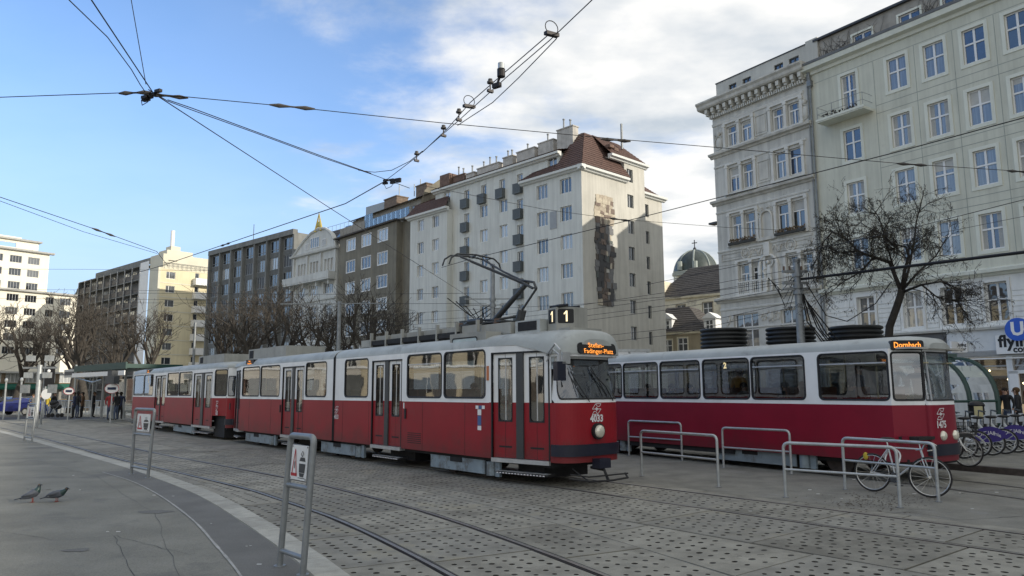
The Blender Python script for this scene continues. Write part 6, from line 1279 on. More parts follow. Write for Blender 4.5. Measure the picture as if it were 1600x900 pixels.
roof(TR3, [(-44.9, .5, ZT, .1), (-44.6, .9, ZT, .2), (-43.55, 1.1, ZT, .30), (-30.25, 1.1, ZT, .30), (-29.2, .92, ZT, .22), (-29.0, .6, ZT, .1)], ZT)
interior(TR3, -43.4, -30.4); MB().box(-44.5, -29.2, -.85, .85, .38, .47).build('underframe', M['t_under'], TR3); bogie(TR3, -34.3, (-35.9, -33.3)); bogie(TR3, -40.8, None); MB().box(-30.6, -29.3, -.9, .9, .1, .9).build('coupling_gear', M['t_under'], TR3)
wl_logo(TR3, lambda x, z, o: near(-29.95 + x, 1.30 + z, o) + Vector((0, .06, 0)), 0, .42); stext('1410', .24, TR3, lambda a, z, o: near(a, z, o) + Vector((0, .06, 0)), -29.95, 1.02, 't_text', .85, .008)
MB().box(-33.5, -30.2, -.75, .75, 2.98, 3.35).box(-33.3, -32.9, -.76, -.75, 3.05, 3.3, 1).build('roof_ventilator', [M['t_box'], M['t_under']], TR3)
def mini_disp(par, x, y): MB().box(x - .38, x + .38, y - .04, y + .2, 2.78, 2.965).build('side_display', M['black'], par); stext('1 Stefan-', .075, par, lambda a, z, o: Vector((a, y - .045 - o, z)), x, 2.91, 'led', .9); stext('Fadinger-Platz', .075, par, lambda a, z, o: Vector((a, y - .045 - o, z)), x, 2.83, 'led', .9)
mini_disp(TR3, -40.6, -1.05); mini_disp(TR1, -26.37, -1.05)
MB().box(-27.6, -24.1, -.7, .7, 2.98, 3.38).box(-27.5, -27.1, -.71, -.7, 3.05, 3.33, 1).build('roof_ventilator', [M['t_box'], M['t_under']], TR1)

# ---- second tram, to the right
TR2 = thing('rear_right_tram', 'red and white tram with Dornbach sign, passing behind the hoop barriers', 'tram', (C0 + CN * 1.1), math.atan2(CD.y, CD.x))
zd_top = 2.6; ZB2, WS2, ZT2 = .40, 1.51, 2.64
side_wall(TR2, near, -21, 1.46, [(-6.48, -5.1), (-4.98, -3.58), (-3.45, -2.02), (-1.93, -.5), (-.13, 1.42), (-7.95, -6.58), (-9.4, -8.05), (-12.6, -11.2)], [], ZB2, WS2, ZT2, 1.62, 2.57, 't_red2', vents=(0, 1, 2, 3, 4, 6, 7), gl=TG)
side_wall(TR2, far_, -21, 1.46, [(-6.48, -5.1), (-4.98, -3.58), (-3.45, -2.02), (-1.93, -.5), (-.13, 1.42), (-7.95, -6.58), (-9.4, -8.05)], [], ZB2, WS2, ZT2, 1.62, 2.57, 't_red2', vents=(0, 1, 2, 3, 4, 5, 6))
fA_, LA = plane_f(1.46, -1.1, 1.80, -.5); side_wall(TR2, fA_, 0, LA, [(.06, LA - .005)], [], ZB2, WS2, ZT2, 1.62, 2.55, 't_red2', r=.05, gl=TG); fA2, LA2 = plane_f(1.46, 1.1, 1.80, .5); side_wall(TR2, fA2, 0, LA2, [(.06, LA2 - .005)], [], ZB2, WS2, ZT2, 1.62, 2.55, 't_red2', r=.05)
nf2 = nose(TR2, 1.80, .13, .5, 1, ZB2, WS2, ZT2, 't_red2', wz=(1.62, 2.55), lean=.12, hood=False, wth=84, r=.06, ex=3.4, gl=TG)
roof(TR2, [(-21, 1.1, ZT2, .27), (1.2, 1.1, ZT2, .27), (1.5, 1.06, ZT2, .27), (1.80, .53, ZT2, .22), (1.92, .40, ZT2, .12)], ZT2)
MB().tube([nf2(-50, 1.6, .01), nf2(-50, 2.57, .01)], .018, 5).build('windscreen_bar', M['t_alu'], TR2)
interior(TR2, -12, 1.9); MB().box(-20.5, 1.6, -.9, .9, .3, .45).box(-6.5, -2.6, -1.05, -1.02, .28, .44).build('underframe', M['t_under'], TR2); bogie(TR2, -.6, (-3.2, -.9)); bogie(TR2, -7.5, (-9, -6.9))
ds = MB().box(1.84, 2.12, -.93, -.2, 2.53, 2.78).build('destination_display', M['black'], TR2)
df, dl = plane_f(1.46, -1.06, 1.84, -.47); hq = rrect(.02, dl - .02, 2.60, 2.80, .05); mb = MB(); mb.add([df(a, z, .05) for a, z in hq] + [df(a, z, -.15) for a, z in hq], [tuple(range(len(hq)))] + [(i, len(hq) + i, len(hq) + (i + 1) % len(hq), (i + 1) % len(hq)) for i in range(len(hq))]); mb.build('destination_display', M['black'], TR2); bpy.data.objects.remove(ds)
stext('Dornbach', .16, TR2, lambda a, z, o: df(a, z, o + .046), dl / 2, 2.70, 'led', .85, .004)
fy2 = by_y(nf2, .5, 3.4); wl_logo(TR2, lambda x, z, o: fy2(-.2 + x, 1.33 + z, o), 0, .26); stext('1475', .19, TR2, fy2, -.2, 1.12, 't_text', .9, .007)
MB().ball(fy2(-.17, .90, .0), (.07, .10, .10), 12, 8).build('headlight', M['lampglass'], TR2, smooth=True); MB().ball(fy2(.30, .90, .0), (.07, .10, .10), 12, 8).build('headlight', M['lampglass'], TR2, smooth=True)
MB().box(-2.83, -2.68, -1.06, -1.04, 2.33, 2.5).build('line_number_panel', M['black'], TR2); stext('2', .2, TR2, lambda a, z, o: Vector((a, -1.064 - o, z)), -2.755, 2.42, 'led_white', .9, .01)
MB().box(1.6, 1.72, -1.075, -1.03, .72, .92).build('socket_box', M['t_red2'], TR2)
# ============================================================ STREET FURNITURE
MM('galv', (0.42, 0.44, 0.44), rough=0.42, metal=0.55, var=0.15, scale=6, dirt=((0.28, 0.27, 0.25), 5, 0.55, 0.5)); MM('galv_dark', (0.25, 0.265, 0.27), rough=0.5, metal=0.5, var=0.2, scale=5); MM('plate', (0.68, 0.69, 0.68), rough=0.4, var=0.06, scale=10)
MM('red_sign', (0.4, 0.02, 0.03), rough=0.5, var=0.1); MM('dark_sign', (0.04, 0.045, 0.05), rough=0.5, var=0.1); MM('skin', (0.42, 0.26, 0.19), rough=0.6, var=0.05)
def rloop(A, B, tA, tB, r, n=5):                     # inverted U from A up to tA, over to tB, down to B with rounded corners
    P = [A]; rr = r
    for C_, prev, nxt in ((tA, A, tB), (tB, tA, B)):
        u_, w_ = (prev - C_).normalized(), (nxt - C_).normalized(); p, q = C_ + u_ * rr, C_ + w_ * rr
        for k in range(n + 1): t = k / n; P.append(p.lerp(C_, t).lerp(C_.lerp(q, t), t))
    return P + [B]
def info_frame(bA, bB, tA, tB, label, rad=.032, ts=(.12, .62), pan=(.67, .93), detail=True):
    A, B = gnd(*bA, PZ), gnd(*bB, PZ); TA, TB = at(*tA, A.y), at(*tB, B.y); TB.z = TA.z = (TA.z + TB.z) / 2
    root = thing('sign_frame', label, 'sign frame', A, 0, 'tubular sign frames along the kerb'); o = lambda v: v - A
    MB().tube([o(p) for p in rloop(A, B, TA, TB, .07)], rad, 12).build('tube_frame', M['galv_dark'], root, smooth=True)
    for p in (A, B): MB().cyl(o(p) + Vector((0, 0, .006)), (0, 0, 1), rad * 1.9, .006, 12).build('base_plate', M['galv_dark'], root)
    for t in ts: MB().tube([o(A.lerp(TA, t)), o(B.lerp(TB, t))], rad * .8, 10).build('crossbar', M['galv_dark'], root, smooth=True)
    X = (B - A).normalized(); wd = (B - A).length; nn = Vector((X.y, -X.x, 0))
    if nn.dot(A) > 0: nn = -nn
    a0, a1 = .16, .84
    def f(a, t, off=0): return o(A.lerp(TA, pan[0] + (pan[1] - pan[0]) * t).lerp(B.lerp(TB, pan[0] + (pan[1] - pan[0]) * t), a0 + (a1 - a0) * a)) + nn * off
    pl = MB().add([f(*q, s) for s in (.012, -.002) for q in ((0, 0), (1, 0), (1, 1), (0, 1))], ((0, 1, 2, 3), (7, 6, 5, 4), (0, 4, 5, 1), (1, 5, 6, 2), (2, 6, 7, 3), (3, 7, 4, 0))).build('panel', M['plate'], root)
    def poly(P, m, off=.015, name='pictogram'): MB().add([f(a, t, off) for a, t in P], [tuple(range(len(P)))]).build(name, M[m], pl)
    for P in ([(.08, .14), (.13, .14), (.235, .86), (.21, .90)], [(.36, .14), (.41, .14), (.25, .90), (.22, .84)], ): poly(P, 'red_sign')
    poly([(.05, .10), (.43, .10), (.43, .19), (.05, .19)], 'red_sign'); poly([(.22, .32), (.26, .32), (.26, .52), (.22, .52)], 'dark_sign')
    c = .72
    poly([(c - .17, .22), (c + .17, .22), (c + .20, .48), (c - .20, .48)], 'dark_sign'); poly([(c - .11, .10), (c + .11, .10), (c + .16, .21), (c - .16, .21)], 'dark_sign'); poly([(c - .19, .55), (c + .19, .55), (c + .13, .66), (c - .13, .66)], 'dark_sign'); poly([(c - .21, .055), (c + .21, .055), (c + .21, .075), (c - .21, .075)], 'dark_sign')
    mb = MB(); mb.tube([f(c, .68, .02), f(c - .08, .76, .02), f(c, .84, .02), f(c + .07, .77, .02), f(c, .68, .02)], .003, 4); mb.build('pictogram', M['dark_sign'], pl)
    for a, t in ((.03, .04), (.97, .04), (.03, .96), (.97, .96)): MB().cyl(f(a, t, .014), nn, .008, .003, 8).build('bolt', M['galv_dark'], pl)
    MB().tube([f(.0, 1.0, .0), f(.0, -.28, .0)], .006, 5).tube([f(1.0, 1.0, 0), f(1.0, -.28, 0)], .006, 5).build('bracket', M['galv_dark'], root)
info_frame((437, 885), (473, 899), (455, 679), (491, 684), 'large tubular sign frame nearest the viewer, white tram warning panel, standing inside the kerb')
info_frame((205, 741), (231, 747), (212, 641), (242, 638), 'middle tubular sign frame with white tram warning panel, beyond the pigeons')
info_frame((37.5, 690), (49.5, 692), (44.5, 632), (57, 631), 'farthest tubular sign frame, at the left beside the blue car')
# hoop barriers between the trams
HO = [((983, 712), (983, 656), (1063, 662), (1066, 720), (678, 692), 'hoop barrier standing closest to the front tram nose, behind another hoop'),
      ((1003, 744), (1002, 672), (1120, 682), (1123, 761), (706, 719), 'galvanised hoop barrier, second from the front tram'),
      ((1131, 731), (1129, 667), (1233, 674), (1237, 741), (697, 708), 'hoop barrier in the back row, middle of the tram flank'),
      ((1228, 777), (1225, 692), (1402, 699), (1407, 793), (733, 745), 'long hoop barrier nearest the viewer, left post in front of the tram wheels'),
      ((1321, 765), (1318, 684), (1463, 693), (1467, 784), (717, 734), 'hoop barrier beside the chained racing bicycle, rightmost post of all')]
for b1, t1, t2, b2, (m1, m2), lab in HO:
    A, B = gnd(*b1), gnd(*b2); TA, TB = at(*t1, A.y), at(*t2, B.y); h_ = (TA.z + TB.z) / 2; TA = Vector((A.x, A.y, h_)); TB = Vector((B.x, B.y, h_)); root = thing('hoop_barrier', lab, 'barrier', A, 0, 'tubular hoop barriers between the tram tracks')
    MB().tube([p - A for p in rloop(A, B, TA, TB, .11, 6)], .027, 12).build('hoop', M['galv'], root, smooth=True)
    zm = (at(b1[0], m1, A.y).z + at(b2[0], m2, B.y).z) / 2; MB().tube([Vector((0, 0, zm)), B - A + Vector((0, 0, zm))], .021, 10).build('crossbar', M['galv'], root, smooth=True)
    for p in (A, B): MB().cyl(p - A + Vector((0, 0, .004)), (0, 0, 1), .055, .005, 10).build('foot', M['galv_dark'], root)
# ---- people
PM = {}
def cloth(n, c): 
    if n not in M: MM(n, c, rough=0.9, var=0.15, scale=6)
    return M[n]
for n, c in (('c_black', (0.02, 0.02, 0.022)), ('c_navy', (0.03, 0.04, 0.08)), ('c_grey', (0.12, 0.12, 0.12)), ('c_yellow', (0.5, 0.38, 0.05)), ('c_mustard', (0.42, 0.22, 0.03)), ('c_red', (0.3, 0.04, 0.04)), ('c_jeans', (0.06, 0.08, 0.13)), ('c_brown', (0.12, 0.07, 0.04)), ('c_white', (0.5, 0.5, 0.48)), ('hair_dark', (0.02, 0.014, 0.01)), ('hair_brown', (0.08, 0.045, 0.02)), ('shoe', (0.03, 0.025, 0.02))): cloth(n, c)
def person_mesh(pose, top, legs, hair='hair_dark'):
    k = (pose, top, legs, hair)
    if k in PM: return PM[k]
    # joints: pelvis first (root)
    if pose == 'sit':
        J = {'pel': (0, 0, .46, .15), 'wai': (0, -.02, .62, .14), 'che': (0, -.03, .86, .155), 'nec': (0, -.01, 1.02, .06), 'hed': (0, .02, 1.13, .10), 'top': (0, .01, 1.23, .085),
             'sl': (-.17, -.02, .94, .07), 'el': (-.24, .05, .70, .05), 'hl': (-.14, .26, .60, .04), 'sr': (.17, -.02, .94, .07), 'er': (.24, .05, .70, .05), 'hr': (.14, .26, .60, .04),
             'kl': (-.12, .42, .47, .075), 'al': (-.12, .44, .09, .045), 'tl': (-.12, .58, .04, .04), 'kr': (.12, .42, .47, .075), 'ar': (.12, .44, .09, .045), 'tr': (.12, .58, .04, .04)}
        waist = .56
    else:
        st = {'stand': (.0, .0, .0), 'walk': (.22, -.25, .12), 'wait': (.04, .02, .2)}[pose]
        J = {'pel': (0, 0, .95, .14), 'wai': (0, 0, 1.10, .13), 'che': (0, .01, 1.32, .155), 'nec': (0, .02, 1.48, .055), 'hed': (0, .045, 1.60, .095), 'top': (0, .03, 1.70, .08),
             'sl': (-.18, 0, 1.41, .065), 'el': (-.25, -.02 - st[1] * .3, 1.13, .048), 'hl': (-.24, .08 - st[1] * .7, .90, .038), 'sr': (.18, 0, 1.41, .065), 'er': (.25, -.02 + st[1] * .3, 1.13, .048), 'hr': (.24, .08 + st[2] * 1.0, .92 + st[2], .038),
             'kl': (-.10, .03 + st[0] * .6, .50, .07), 'al': (-.10, st[0], .09, .042), 'tl': (-.10, st[0] + .15, .04, .04), 'kr': (.10, .03 + st[1] * .4, .50, .07), 'ar': (.10, st[1], .09 + (.06 if pose == 'walk' else 0), .042), 'tr': (.10, st[1] + .15, .04, .04)}
        waist = .86
    names = list(J); E_ = [('pel', 'wai'), ('wai', 'che'), ('che', 'nec'), ('nec', 'hed'), ('hed', 'top'), ('che', 'sl'), ('sl', 'el'), ('el', 'hl'), ('che', 'sr'), ('sr', 'er'), ('er', 'hr'), ('pel', 'kl'), ('kl', 'al'), ('al', 'tl'), ('pel', 'kr'), ('kr', 'ar'), ('ar', 'tr')]
    me = bpy.data.meshes.new('body'); me.from_pydata([J[n][:3] for n in names], [(names.index(a), names.index(b)) for a, b in E_], []); o = bpy.data.objects.new('tmp', me); COL.objects.link(o)
    md = o.modifiers.new('s', 'SKIN'); md.use_smooth_shade = True
    for i, n in enumerate(names): sv_ = me.skin_vertices[0].data[i]; sv_.radius = (J[n][3], J[n][3] * (.72 if n in ('pel', 'wai', 'che') else 1)); sv_.use_root = (n == 'pel')
    o.modifiers.new('u', 'SUBSURF').levels = 1
    r = bpy.data.meshes.new_from_object(o.evaluated_get(bpy.context.evaluated_depsgraph_get())); bpy.data.objects.remove(o); r.name = 'body'
    r.materials.clear(); [r.materials.append(M[m]) for m in ('skin', hair, top, legs, 'shoe')]; nz = J['nec'][2]; hz_ = J['hed']
    hands = [Vector(J[n][:3]) for n in ('hl', 'hr')]
    for p in r.polygons:
        c = p.center; mi = 2
        if c.z > nz + .01: mi = 1 if (c.z > hz_[2] + .045 or c.y < hz_[1] - .015) else 0
        elif any((c - h).length < .07 for h in hands): mi = 0
        elif pose == 'sit' and (c.y > .14 or c.z < .44): mi = 4 if c.z < .1 else 3
        elif c.z < .1: mi = 4
        elif c.z < waist: mi = 3
        p.material_index = mi; p.use_smooth = True
    # face: nose, eyes, mouth, ears added as small forms
    PM[k] = r; PM[(k, 'h')] = Vector(hz_[:3]); return r
MM('eye', (0.02, 0.02, 0.02), rough=0.3, var=0)
def person(loc, rz, pose, top, legs, hair, label, group=None, s=1.0):
    me = person_mesh(pose, top, legs, hair); t = thing('person', label, 'person', loc, rz, group); t.scale = (s, s, s)
    link('body', me, t); h = PM[((pose, top, legs, hair), 'h')]
    fc = MB().ball(h + Vector((0, .098, -.01)), (.014, .022, .024), 6, 5); [fc.ball(h + Vector((s_ * .033, .088, .02)), (.011, .008, .008), 6, 4, 1) for s_ in (-1, 1)]; fc.ball(h + Vector((0, .088, -.048)), (.026, .008, .007), 6, 4, 2); [fc.ball(h + Vector((s_ * .10, .0, .0)), (.012, .02, .03), 6, 4) for s_ in (-1, 1)]
    fc.build('face', [M['skin'], M['eye'], M['c_red']], t)
    hm = MB().ball(h + Vector((0, -.022, .035)), (.105, .108, .098), 10, 7); hm.build('hair', M[hair], t, smooth=True); return t
# ---- bicycles
MM('rubber', (0.02, 0.02, 0.02), rough=0.8); MM('rim', (0.55, 0.55, 0.53), rough=0.25, metal=0.7); MM('bike_white', (0.48, 0.50, 0.51), rough=0.35, coat=.3); MM('bike_dark', (0.05, 0.055, 0.06), rough=0.35); MM('saddle', (0.02, 0.018, 0.016), rough=0.6); MM('purple', (0.045, 0.03, 0.18), rough=0.4, var=0.1); MM('wire_basket', (0.06, 0.06, 0.06), rough=0.5, metal=.5)
def wheel(par, x, z=.34, r=.34, name='wheel', nsp=18, steer=0.0, thick=.016, disc=False):
    w_ = link(name, None, par, (x, 0, z)); w_.rotation_euler = (0, 0, steer)
    C_ = lambda rr, n=32: [(rr * math.cos(2 * math.pi * k / n), 0, rr * math.sin(2 * math.pi * k / n)) for k in range(n)]
    MB().tube(C_(r - thick), thick, 7, closed=True).build('tyre', M['rubber'], w_, smooth='all'); MB().tube(C_(r - thick * 2.3), .010, 6, closed=True).build('rim', M['rim'], w_, smooth='all')
    mb = MB().tube([(0, -.04, 0), (0, .04, 0)], .022, 8)
    for k in range(nsp): a = 2 * math.pi * k / nsp; mb.tube([(.02 * math.cos(a + .6), (.03 if k % 2 else -.03), .02 * math.sin(a + .6)), ((r - .04) * math.cos(a), 0, (r - .04) * math.sin(a))], .0022 if nsp > 8 else .012, 3, cap=False)
    mb.build('spokes', M['rim'], w_); return w_
def racing_bike(label, loc, rz):
    t = thing('bicycle', label, 'bicycle', loc, rz); wheel(t, 0); wheel(t, 1.0, steer=.25)
    bb_, st_, hd1, hd2, sd = Vector((.42, 0, .28)), Vector((.30, 0, .80)), Vector((.86, 0, .80)), Vector((.90, 0, .66)), Vector((.27, 0, .93)); mb = MB()
    for a, b, r_ in ((bb_, st_, .015), (st_, hd1, .014), (bb_, hd2, .017), (hd1, hd2, .019)): mb.tube([a, b], r_, 8)
    for s_ in (-1, 1): mb.tube([(0, s_ * .05, .34), bb_ + Vector((0, s_ * .04, 0))], .009, 6); mb.tube([(0, s_ * .05, .34), st_ + Vector((0, s_ * .02, -.02))], .008, 6)
    mb.build('frame', M['bike_white'], t, smooth=True); f = MB(); [f.tube([hd2 + Vector((.0, s_ * .05, -.02)), Vector((.95, s_ * .055, .5)), Vector((1.0, s_ * .05, .34))], .010, 6) for s_ in (-1, 1)]; f.build('fork', M['bike_white'], t)
    MB().tube([st_, sd], .013, 6).build('seat_post', M['rim'], t); MB().ball(sd + Vector((.02, 0, .02)), (.14, .065, .03), 10, 6).build('saddle', M['saddle'], t, smooth=True)
    h = MB().tube([hd1, hd1 + Vector((-.02, 0, .1)), hd1 + Vector((.09, 0, .12))], .012, 6); h.tube([hd1 + Vector(q) for q in ((.02, -.20, -.02), (.13, -.21, .0), (.17, -.21, .08), (.10, -.2, .12), (.09, 0, .12), (.10, .2, .12), (.17, .21, .08), (.13, .21, 0), (.02, .2, -.02))], .013, 6); h.build('handlebar', M['rim'], t, smooth=True)
    for s_ in (-1, 1): MB().tube([hd1 + Vector((.16, s_ * .21, .08)), hd1 + Vector((.21, s_ * .21, .02))], .01, 5).build('brake_lever', M['saddle'], t)
    MB().cyl(bb_ + Vector((0, -.05, 0)), (0, 1, 0), .085, .006, 20).tube([bb_ + Vector((0, -.06, 0)), bb_ + Vector((.1, -.09, -.12))], .01, 5).box(.48, .58, -.16, -.07, .145, .165).tube([(0, -.05, .38), bb_ + Vector((0, -.05, .085))], .005, 4).tube([(0, -.05, .30), bb_ + Vector((0, -.05, -.085))], .005, 4).tube([bb_ + Vector((0, .06, 0)), bb_ + Vector((-.1, .09, .12))], .01, 5).build('crankset', M['bike_dark'], t)
    MB().tube([Vector((.36, .03, .62)) + Vector((.13 * math.cos(a), .03 * math.sin(3 * a), .17 * math.sin(a))) for a in [2 * math.pi * k / 24 for k in range(24)]], .014, 6, closed=True).build('cable_lock', M['sign_white'], t, smooth=True)
    MB().ball((-.12, 0, .62), (.05, .03, .07), 8, 6).build('reflector', M['c_yellow'], t); return t
ra, fa = gnd(1364, 768), gnd(1447, 777); rz_ = math.atan2((fa - ra).y, (fa - ra).x); racing_bike('white racing bicycle with coiled lock leaning inside the hoop barriers', ra, rz_).rotation_euler = (R(-5), 0, rz_)
def tour_bike(label, loc, rz):
    t = thing('bicycle', label, 'bicycle', loc, rz); wheel(t, 0, .35, .35); wheel(t, 1.08, .35, .35, steer=-.35); bb_ = Vector((.45, 0, .29)); mb = MB()
    for a, b, r_ in ((bb_, (.30, 0, .85), .017), ((.33, 0, .68), (.90, 0, .78), .018), (bb_, (.92, 0, .68), .02), ((.88, 0, .92), (.93, 0, .62), .02)): mb.tube([a, b], r_, 8)
    for s_ in (-1, 1): mb.tube([(0, s_ * .06, .35), (.45, s_ * .04, .29)], .01, 5); mb.tube([(0, s_ * .06, .35), (.33, s_ * .02, .72)], .009, 5)
    mb.build('frame', M['bike_dark'], t, smooth=True); f = MB(); [f.tube([(.93, s_ * .05, .68), (.99, s_ * .06, .5), (1.08, s_ * .055, .35)], .011, 6) for s_ in (-1, 1)]; f.build('fork', M['rim'], t)
    for x in (0, 1.08): MB().tube([(x + .385 * math.cos(a), 0, .35 + .385 * math.sin(a)) for a in [R(20 + 150 * k / 12) for k in range(13)]], .022, 5).build('mudguard', M['rim'], t)
    MB().tube([(.88, 0, .9), (.86, 0, 1.06)], .013, 6).tube([(.66, -.27, 1.03), (.78, -.26, 1.06), (.88, -.1, 1.08), (.88, .1, 1.08), (.78, .26, 1.06), (.66, .27, 1.03)], .013, 6).build('handlebar', M['rim'], t)
    MB().ball((.27, 0, .98), (.15, .09, .045), 10, 6).build('saddle', M['saddle'], t, smooth=True); b = MB()
    for z_ in (.72, .80, .88, .96): b.tube([(.95, -.16, z_), (1.28, -.18, z_), (1.28, .18, z_), (.95, .16, z_)], .005, 4, closed=True)
    for k in range(9): b.tube([(1.28, -.18 + .045 * k, .70), (1.28, -.18 + .045 * k, .96)], .004, 3); b.tube([(.95 + .041 * k, -.17, .70), (.95 + .041 * k, -.17, .96)], .004, 3); b.tube([(.95 + .041 * k, .17, .70), (.95 + .041 * k, .17, .96)], .004, 3)
    b.build('wire_basket', M['wire_basket'], t); MB().cyl((.45, -.06, .29), (0, 1, 0), .09, .008, 18).box(.5, .6, -.18, -.08, .12, .14).build('crankset', M['bike_dark'], t); MB().tube([(.2, -.05, .32), (.12, -.3, .0)], .01, 5).build('kickstand', M['rim'], t); return t
fa = gnd(1513, 730, .13); ra = fa - Vector((.78, -.62, 0)); tour_bike('dark city bicycle with wire basket parked beside the tram end', fa - (fa - ra).normalized() * 1.08, math.atan2((fa - ra).y, (fa - ra).x))
FULL = True
def hire_bike():
    t = thing('hire_bicycle', 'white hire bicycle', 'bicycle', (0, 0, 0)); wheel(t, 0, .33, .33, nsp=5, thick=.022); wheel(t, 1.05, .33, .33, nsp=5, thick=.022); mb = MB()
    mb.tube([(.42, 0, .30), (.28, 0, .66)], .035, 8).tube([(.40, 0, .34), (.62, 0, .42), (.84, 0, .72), (.82, 0, .92)], [.05, .045, .05, .03], 8)
    for s_ in (-1, 1): mb.tube([(0, s_ * .06, .33), (.42, s_ * .05, .30)], .014, 5)
    mb.build('frame', M['bike_white'], t, smooth=True); f = MB(); [f.tube([(.86, s_ * .06, .7), (1.05, s_ * .06, .33)], .016, 6) for s_ in (-1, 1)]; f.build('fork', M['bike_white'], t); MB().box(.86, .98, -.1, .1, .72, .96).build('dock_head', M['bike_white'], t)
    MB().tube([(.82, 0, .9), (.80, 0, 1.08)], .016, 6).tube([(.66, -.28, 1.06), (.80, -.1, 1.1), (.80, .1, 1.1), (.66, .28, 1.06)], .014, 6).build('handlebar', M['bike_dark'], t); MB().tube([(.28, 0, .66), (.25, 0, .92)], .016, 6).ball((.24, 0, .95), (.15, .09, .04), 8, 5).build('saddle', M['saddle'], t)
    for s_ in (-1, 1):
        g = MB(); pts = [(.40 * math.cos(a), .40 * math.sin(a)) for a in [R(25 + 130 * k / 10) for k in range(11)]] + [(-.20, .04), (.05, .0), (.30, .04)]; g.add([(x, s_ * .07, .33 + z) for x, z in pts], [tuple(range(len(pts)))]); g = g.build('skirt_guard', M['purple'], t)
        if s_ < 0: pass
    return t
hb = hire_bike()
def hb_text(t):
    for o in [c for c in SC.objects if c.parent == t and c.name.startswith('skirt_guard')]:
        pass
h0, h1 = gnd(1550, 712, .13), gnd(1590, 707.5, .13); stp = (h1 - h0) / 2; hd_ = Vector((-.80, .60, 0)).normalized(); hz2 = math.atan2(hd_.y, hd_.x)
for s_ in (-1, 1):
    g = [c for c in SC.objects if c.parent == hb and c.name.startswith('skirt_guard')][0 if s_ < 0 else 1]
    fq = (lambda a, z, o, s_=s_: Vector((s_ * a * 1.0 - (0.0), s_ * (.072 + o * .5), .55 + z - 1.2 * a * a)))
    for lt in ('AEROLTIG',): 
        me = stext('airBALTIC', .13, g, fq, .0, .02, 't_text', .85, .002)
hb2 = dup0 = None; snap()
hb2 = dup(hb, (0, 0, -50)); bare = [c for c in SC.objects if c.parent == hb2 and c.name.startswith('skirt')]
for c in bare:
    for g in [g for g in SC.objects if g.parent == c]: bpy.data.objects.remove(g)
    bpy.data.objects.remove(c)
snap(); hb.location = h0 + Vector((0, 0, 0)); hb.rotation_euler = (0, 0, hz2); hb['group'] = 'hire bicycles in the docking row'; hb['label'] = 'hire bicycle with purple wheel guard, first of the row right of the basket bicycle'
labs = ['hire bicycle half hidden behind the first purple guard', 'hire bicycle with purple guard, nearer the picture edge', 'hire bicycle fourth in the row, at the picture edge', 'hire bicycle fifth in the row, cut by the picture edge']
for i, l in enumerate(labs): dup(hb if i % 2 else hb2, h0 + stp * (i + 1), hz2, l, 'hire bicycles in the docking row')
for i, l in enumerate(['hire bicycle just left of the first purple guard', 'hire bicycle behind the basket of the parked bicycle', 'hire bicycle left end of the row, beside the tram']): dup(hb2, h0 - stp * (i + 1), hz2, l, 'hire bicycles in the docking row')
for i in range(3): dup(hb, h0 + stp * (i + 5), hz2, ['hire bicycle first outside the picture', 'hire bicycle second outside the picture', 'hire bicycle third outside the picture'][i], 'hire bicycles in the docking row')
for o in KIDS.get(hb2.name, []):
    for g in KIDS.get(o.name, []): bpy.data.objects.remove(g)
    bpy.data.objects.remove(o)
bpy.data.objects.remove(hb2)
dk = thing('docking_rail', 'low grey docking rail holding the hire bicycles', 'bicycle rack', h0 + hd_ * 1.35); q0, q1 = -stp * 4, stp * 9
MB().tube([q0 + Vector((0, 0, .1)), q1 + Vector((0, 0, .1))], .05, 8).build('rail', M['galv_dark'], dk)
for i in range(-3, 9): p = stp * i; MB().tube([p, p + Vector((0, 0, .75))], .05, 8).ball(p + Vector((0, 0, .78)), .06, 6, 4).build('dock_post', M['galv_dark'], dk)
# ---- metro entrance
MM('green_metal', (0.012, 0.045, 0.035), rough=0.4, coat=.3); KG = glass('kiosk_glass', (.5, .54, .52), .08)
kp = at(1557, 606, 26.5); kp.z = .13; ks = thing('metro_entrance', 'dark green arched glass metro entrance behind the hire bicycles', 'metro entrance', kp, 0)
ax_ = Vector((-.93, -.36, 0)); bx_ = Vector((-.55, .835, 0))
def arch(o_):
    P = [o_, o_ + Vector((0, 0, 1.25))]
    for k in range(1, 9): a = R(90 * k / 8); P.append(o_ + bx_ * (1.15 * (1 - math.cos(a))) + Vector((0, 0, 1.25 + 1.5 * math.sin(a))))
    return P
AR = [ax_ * (1.38 * k) for k in range(4)]
for o_ in AR: MB().tube(arch(o_), .085, 8).build('arch_rib', M['green_metal'], ks, smooth=True)
for o1, o2 in zip(AR, AR[1:]):
    P, Q = arch(o1), arch(o2); mb = MB(); 
    for i in range(1, len(P) - 1): mb.quad(P[i], Q[i], Q[i + 1], P[i + 1])
    mb.build('roof_glass', KG, ks); MB().quad(P[0] + Vector((0, 0, .2)), Q[0] + Vector((0, 0, .2)), Q[1], P[1]).build('side_glass', KG, ks)
mb = MB(); E3 = ax_ * 4.3
for h_, o_ in ((1.25, Vector((0, 0, 0))), (.15, Vector((0, 0, 0)))): mb.tube([o_ + Vector((0, 0, h_)), E3 + o_ + Vector((0, 0, h_))], .05, 6)
mb.tube([bx_ * 1.15 + Vector((0, 0, 2.75)) - ax_ * .2, bx_ * 1.15 + E3 + Vector((0, 0, 2.75))], .09, 8); mb.build('beam', M['green_metal'], ks)
MB().box(-.3, .3, -.06, .06, 2.84, 2.95).build('roof_cap', M['green_metal'], ks, loc=bx_ * 1.15 + ax_ * .6)
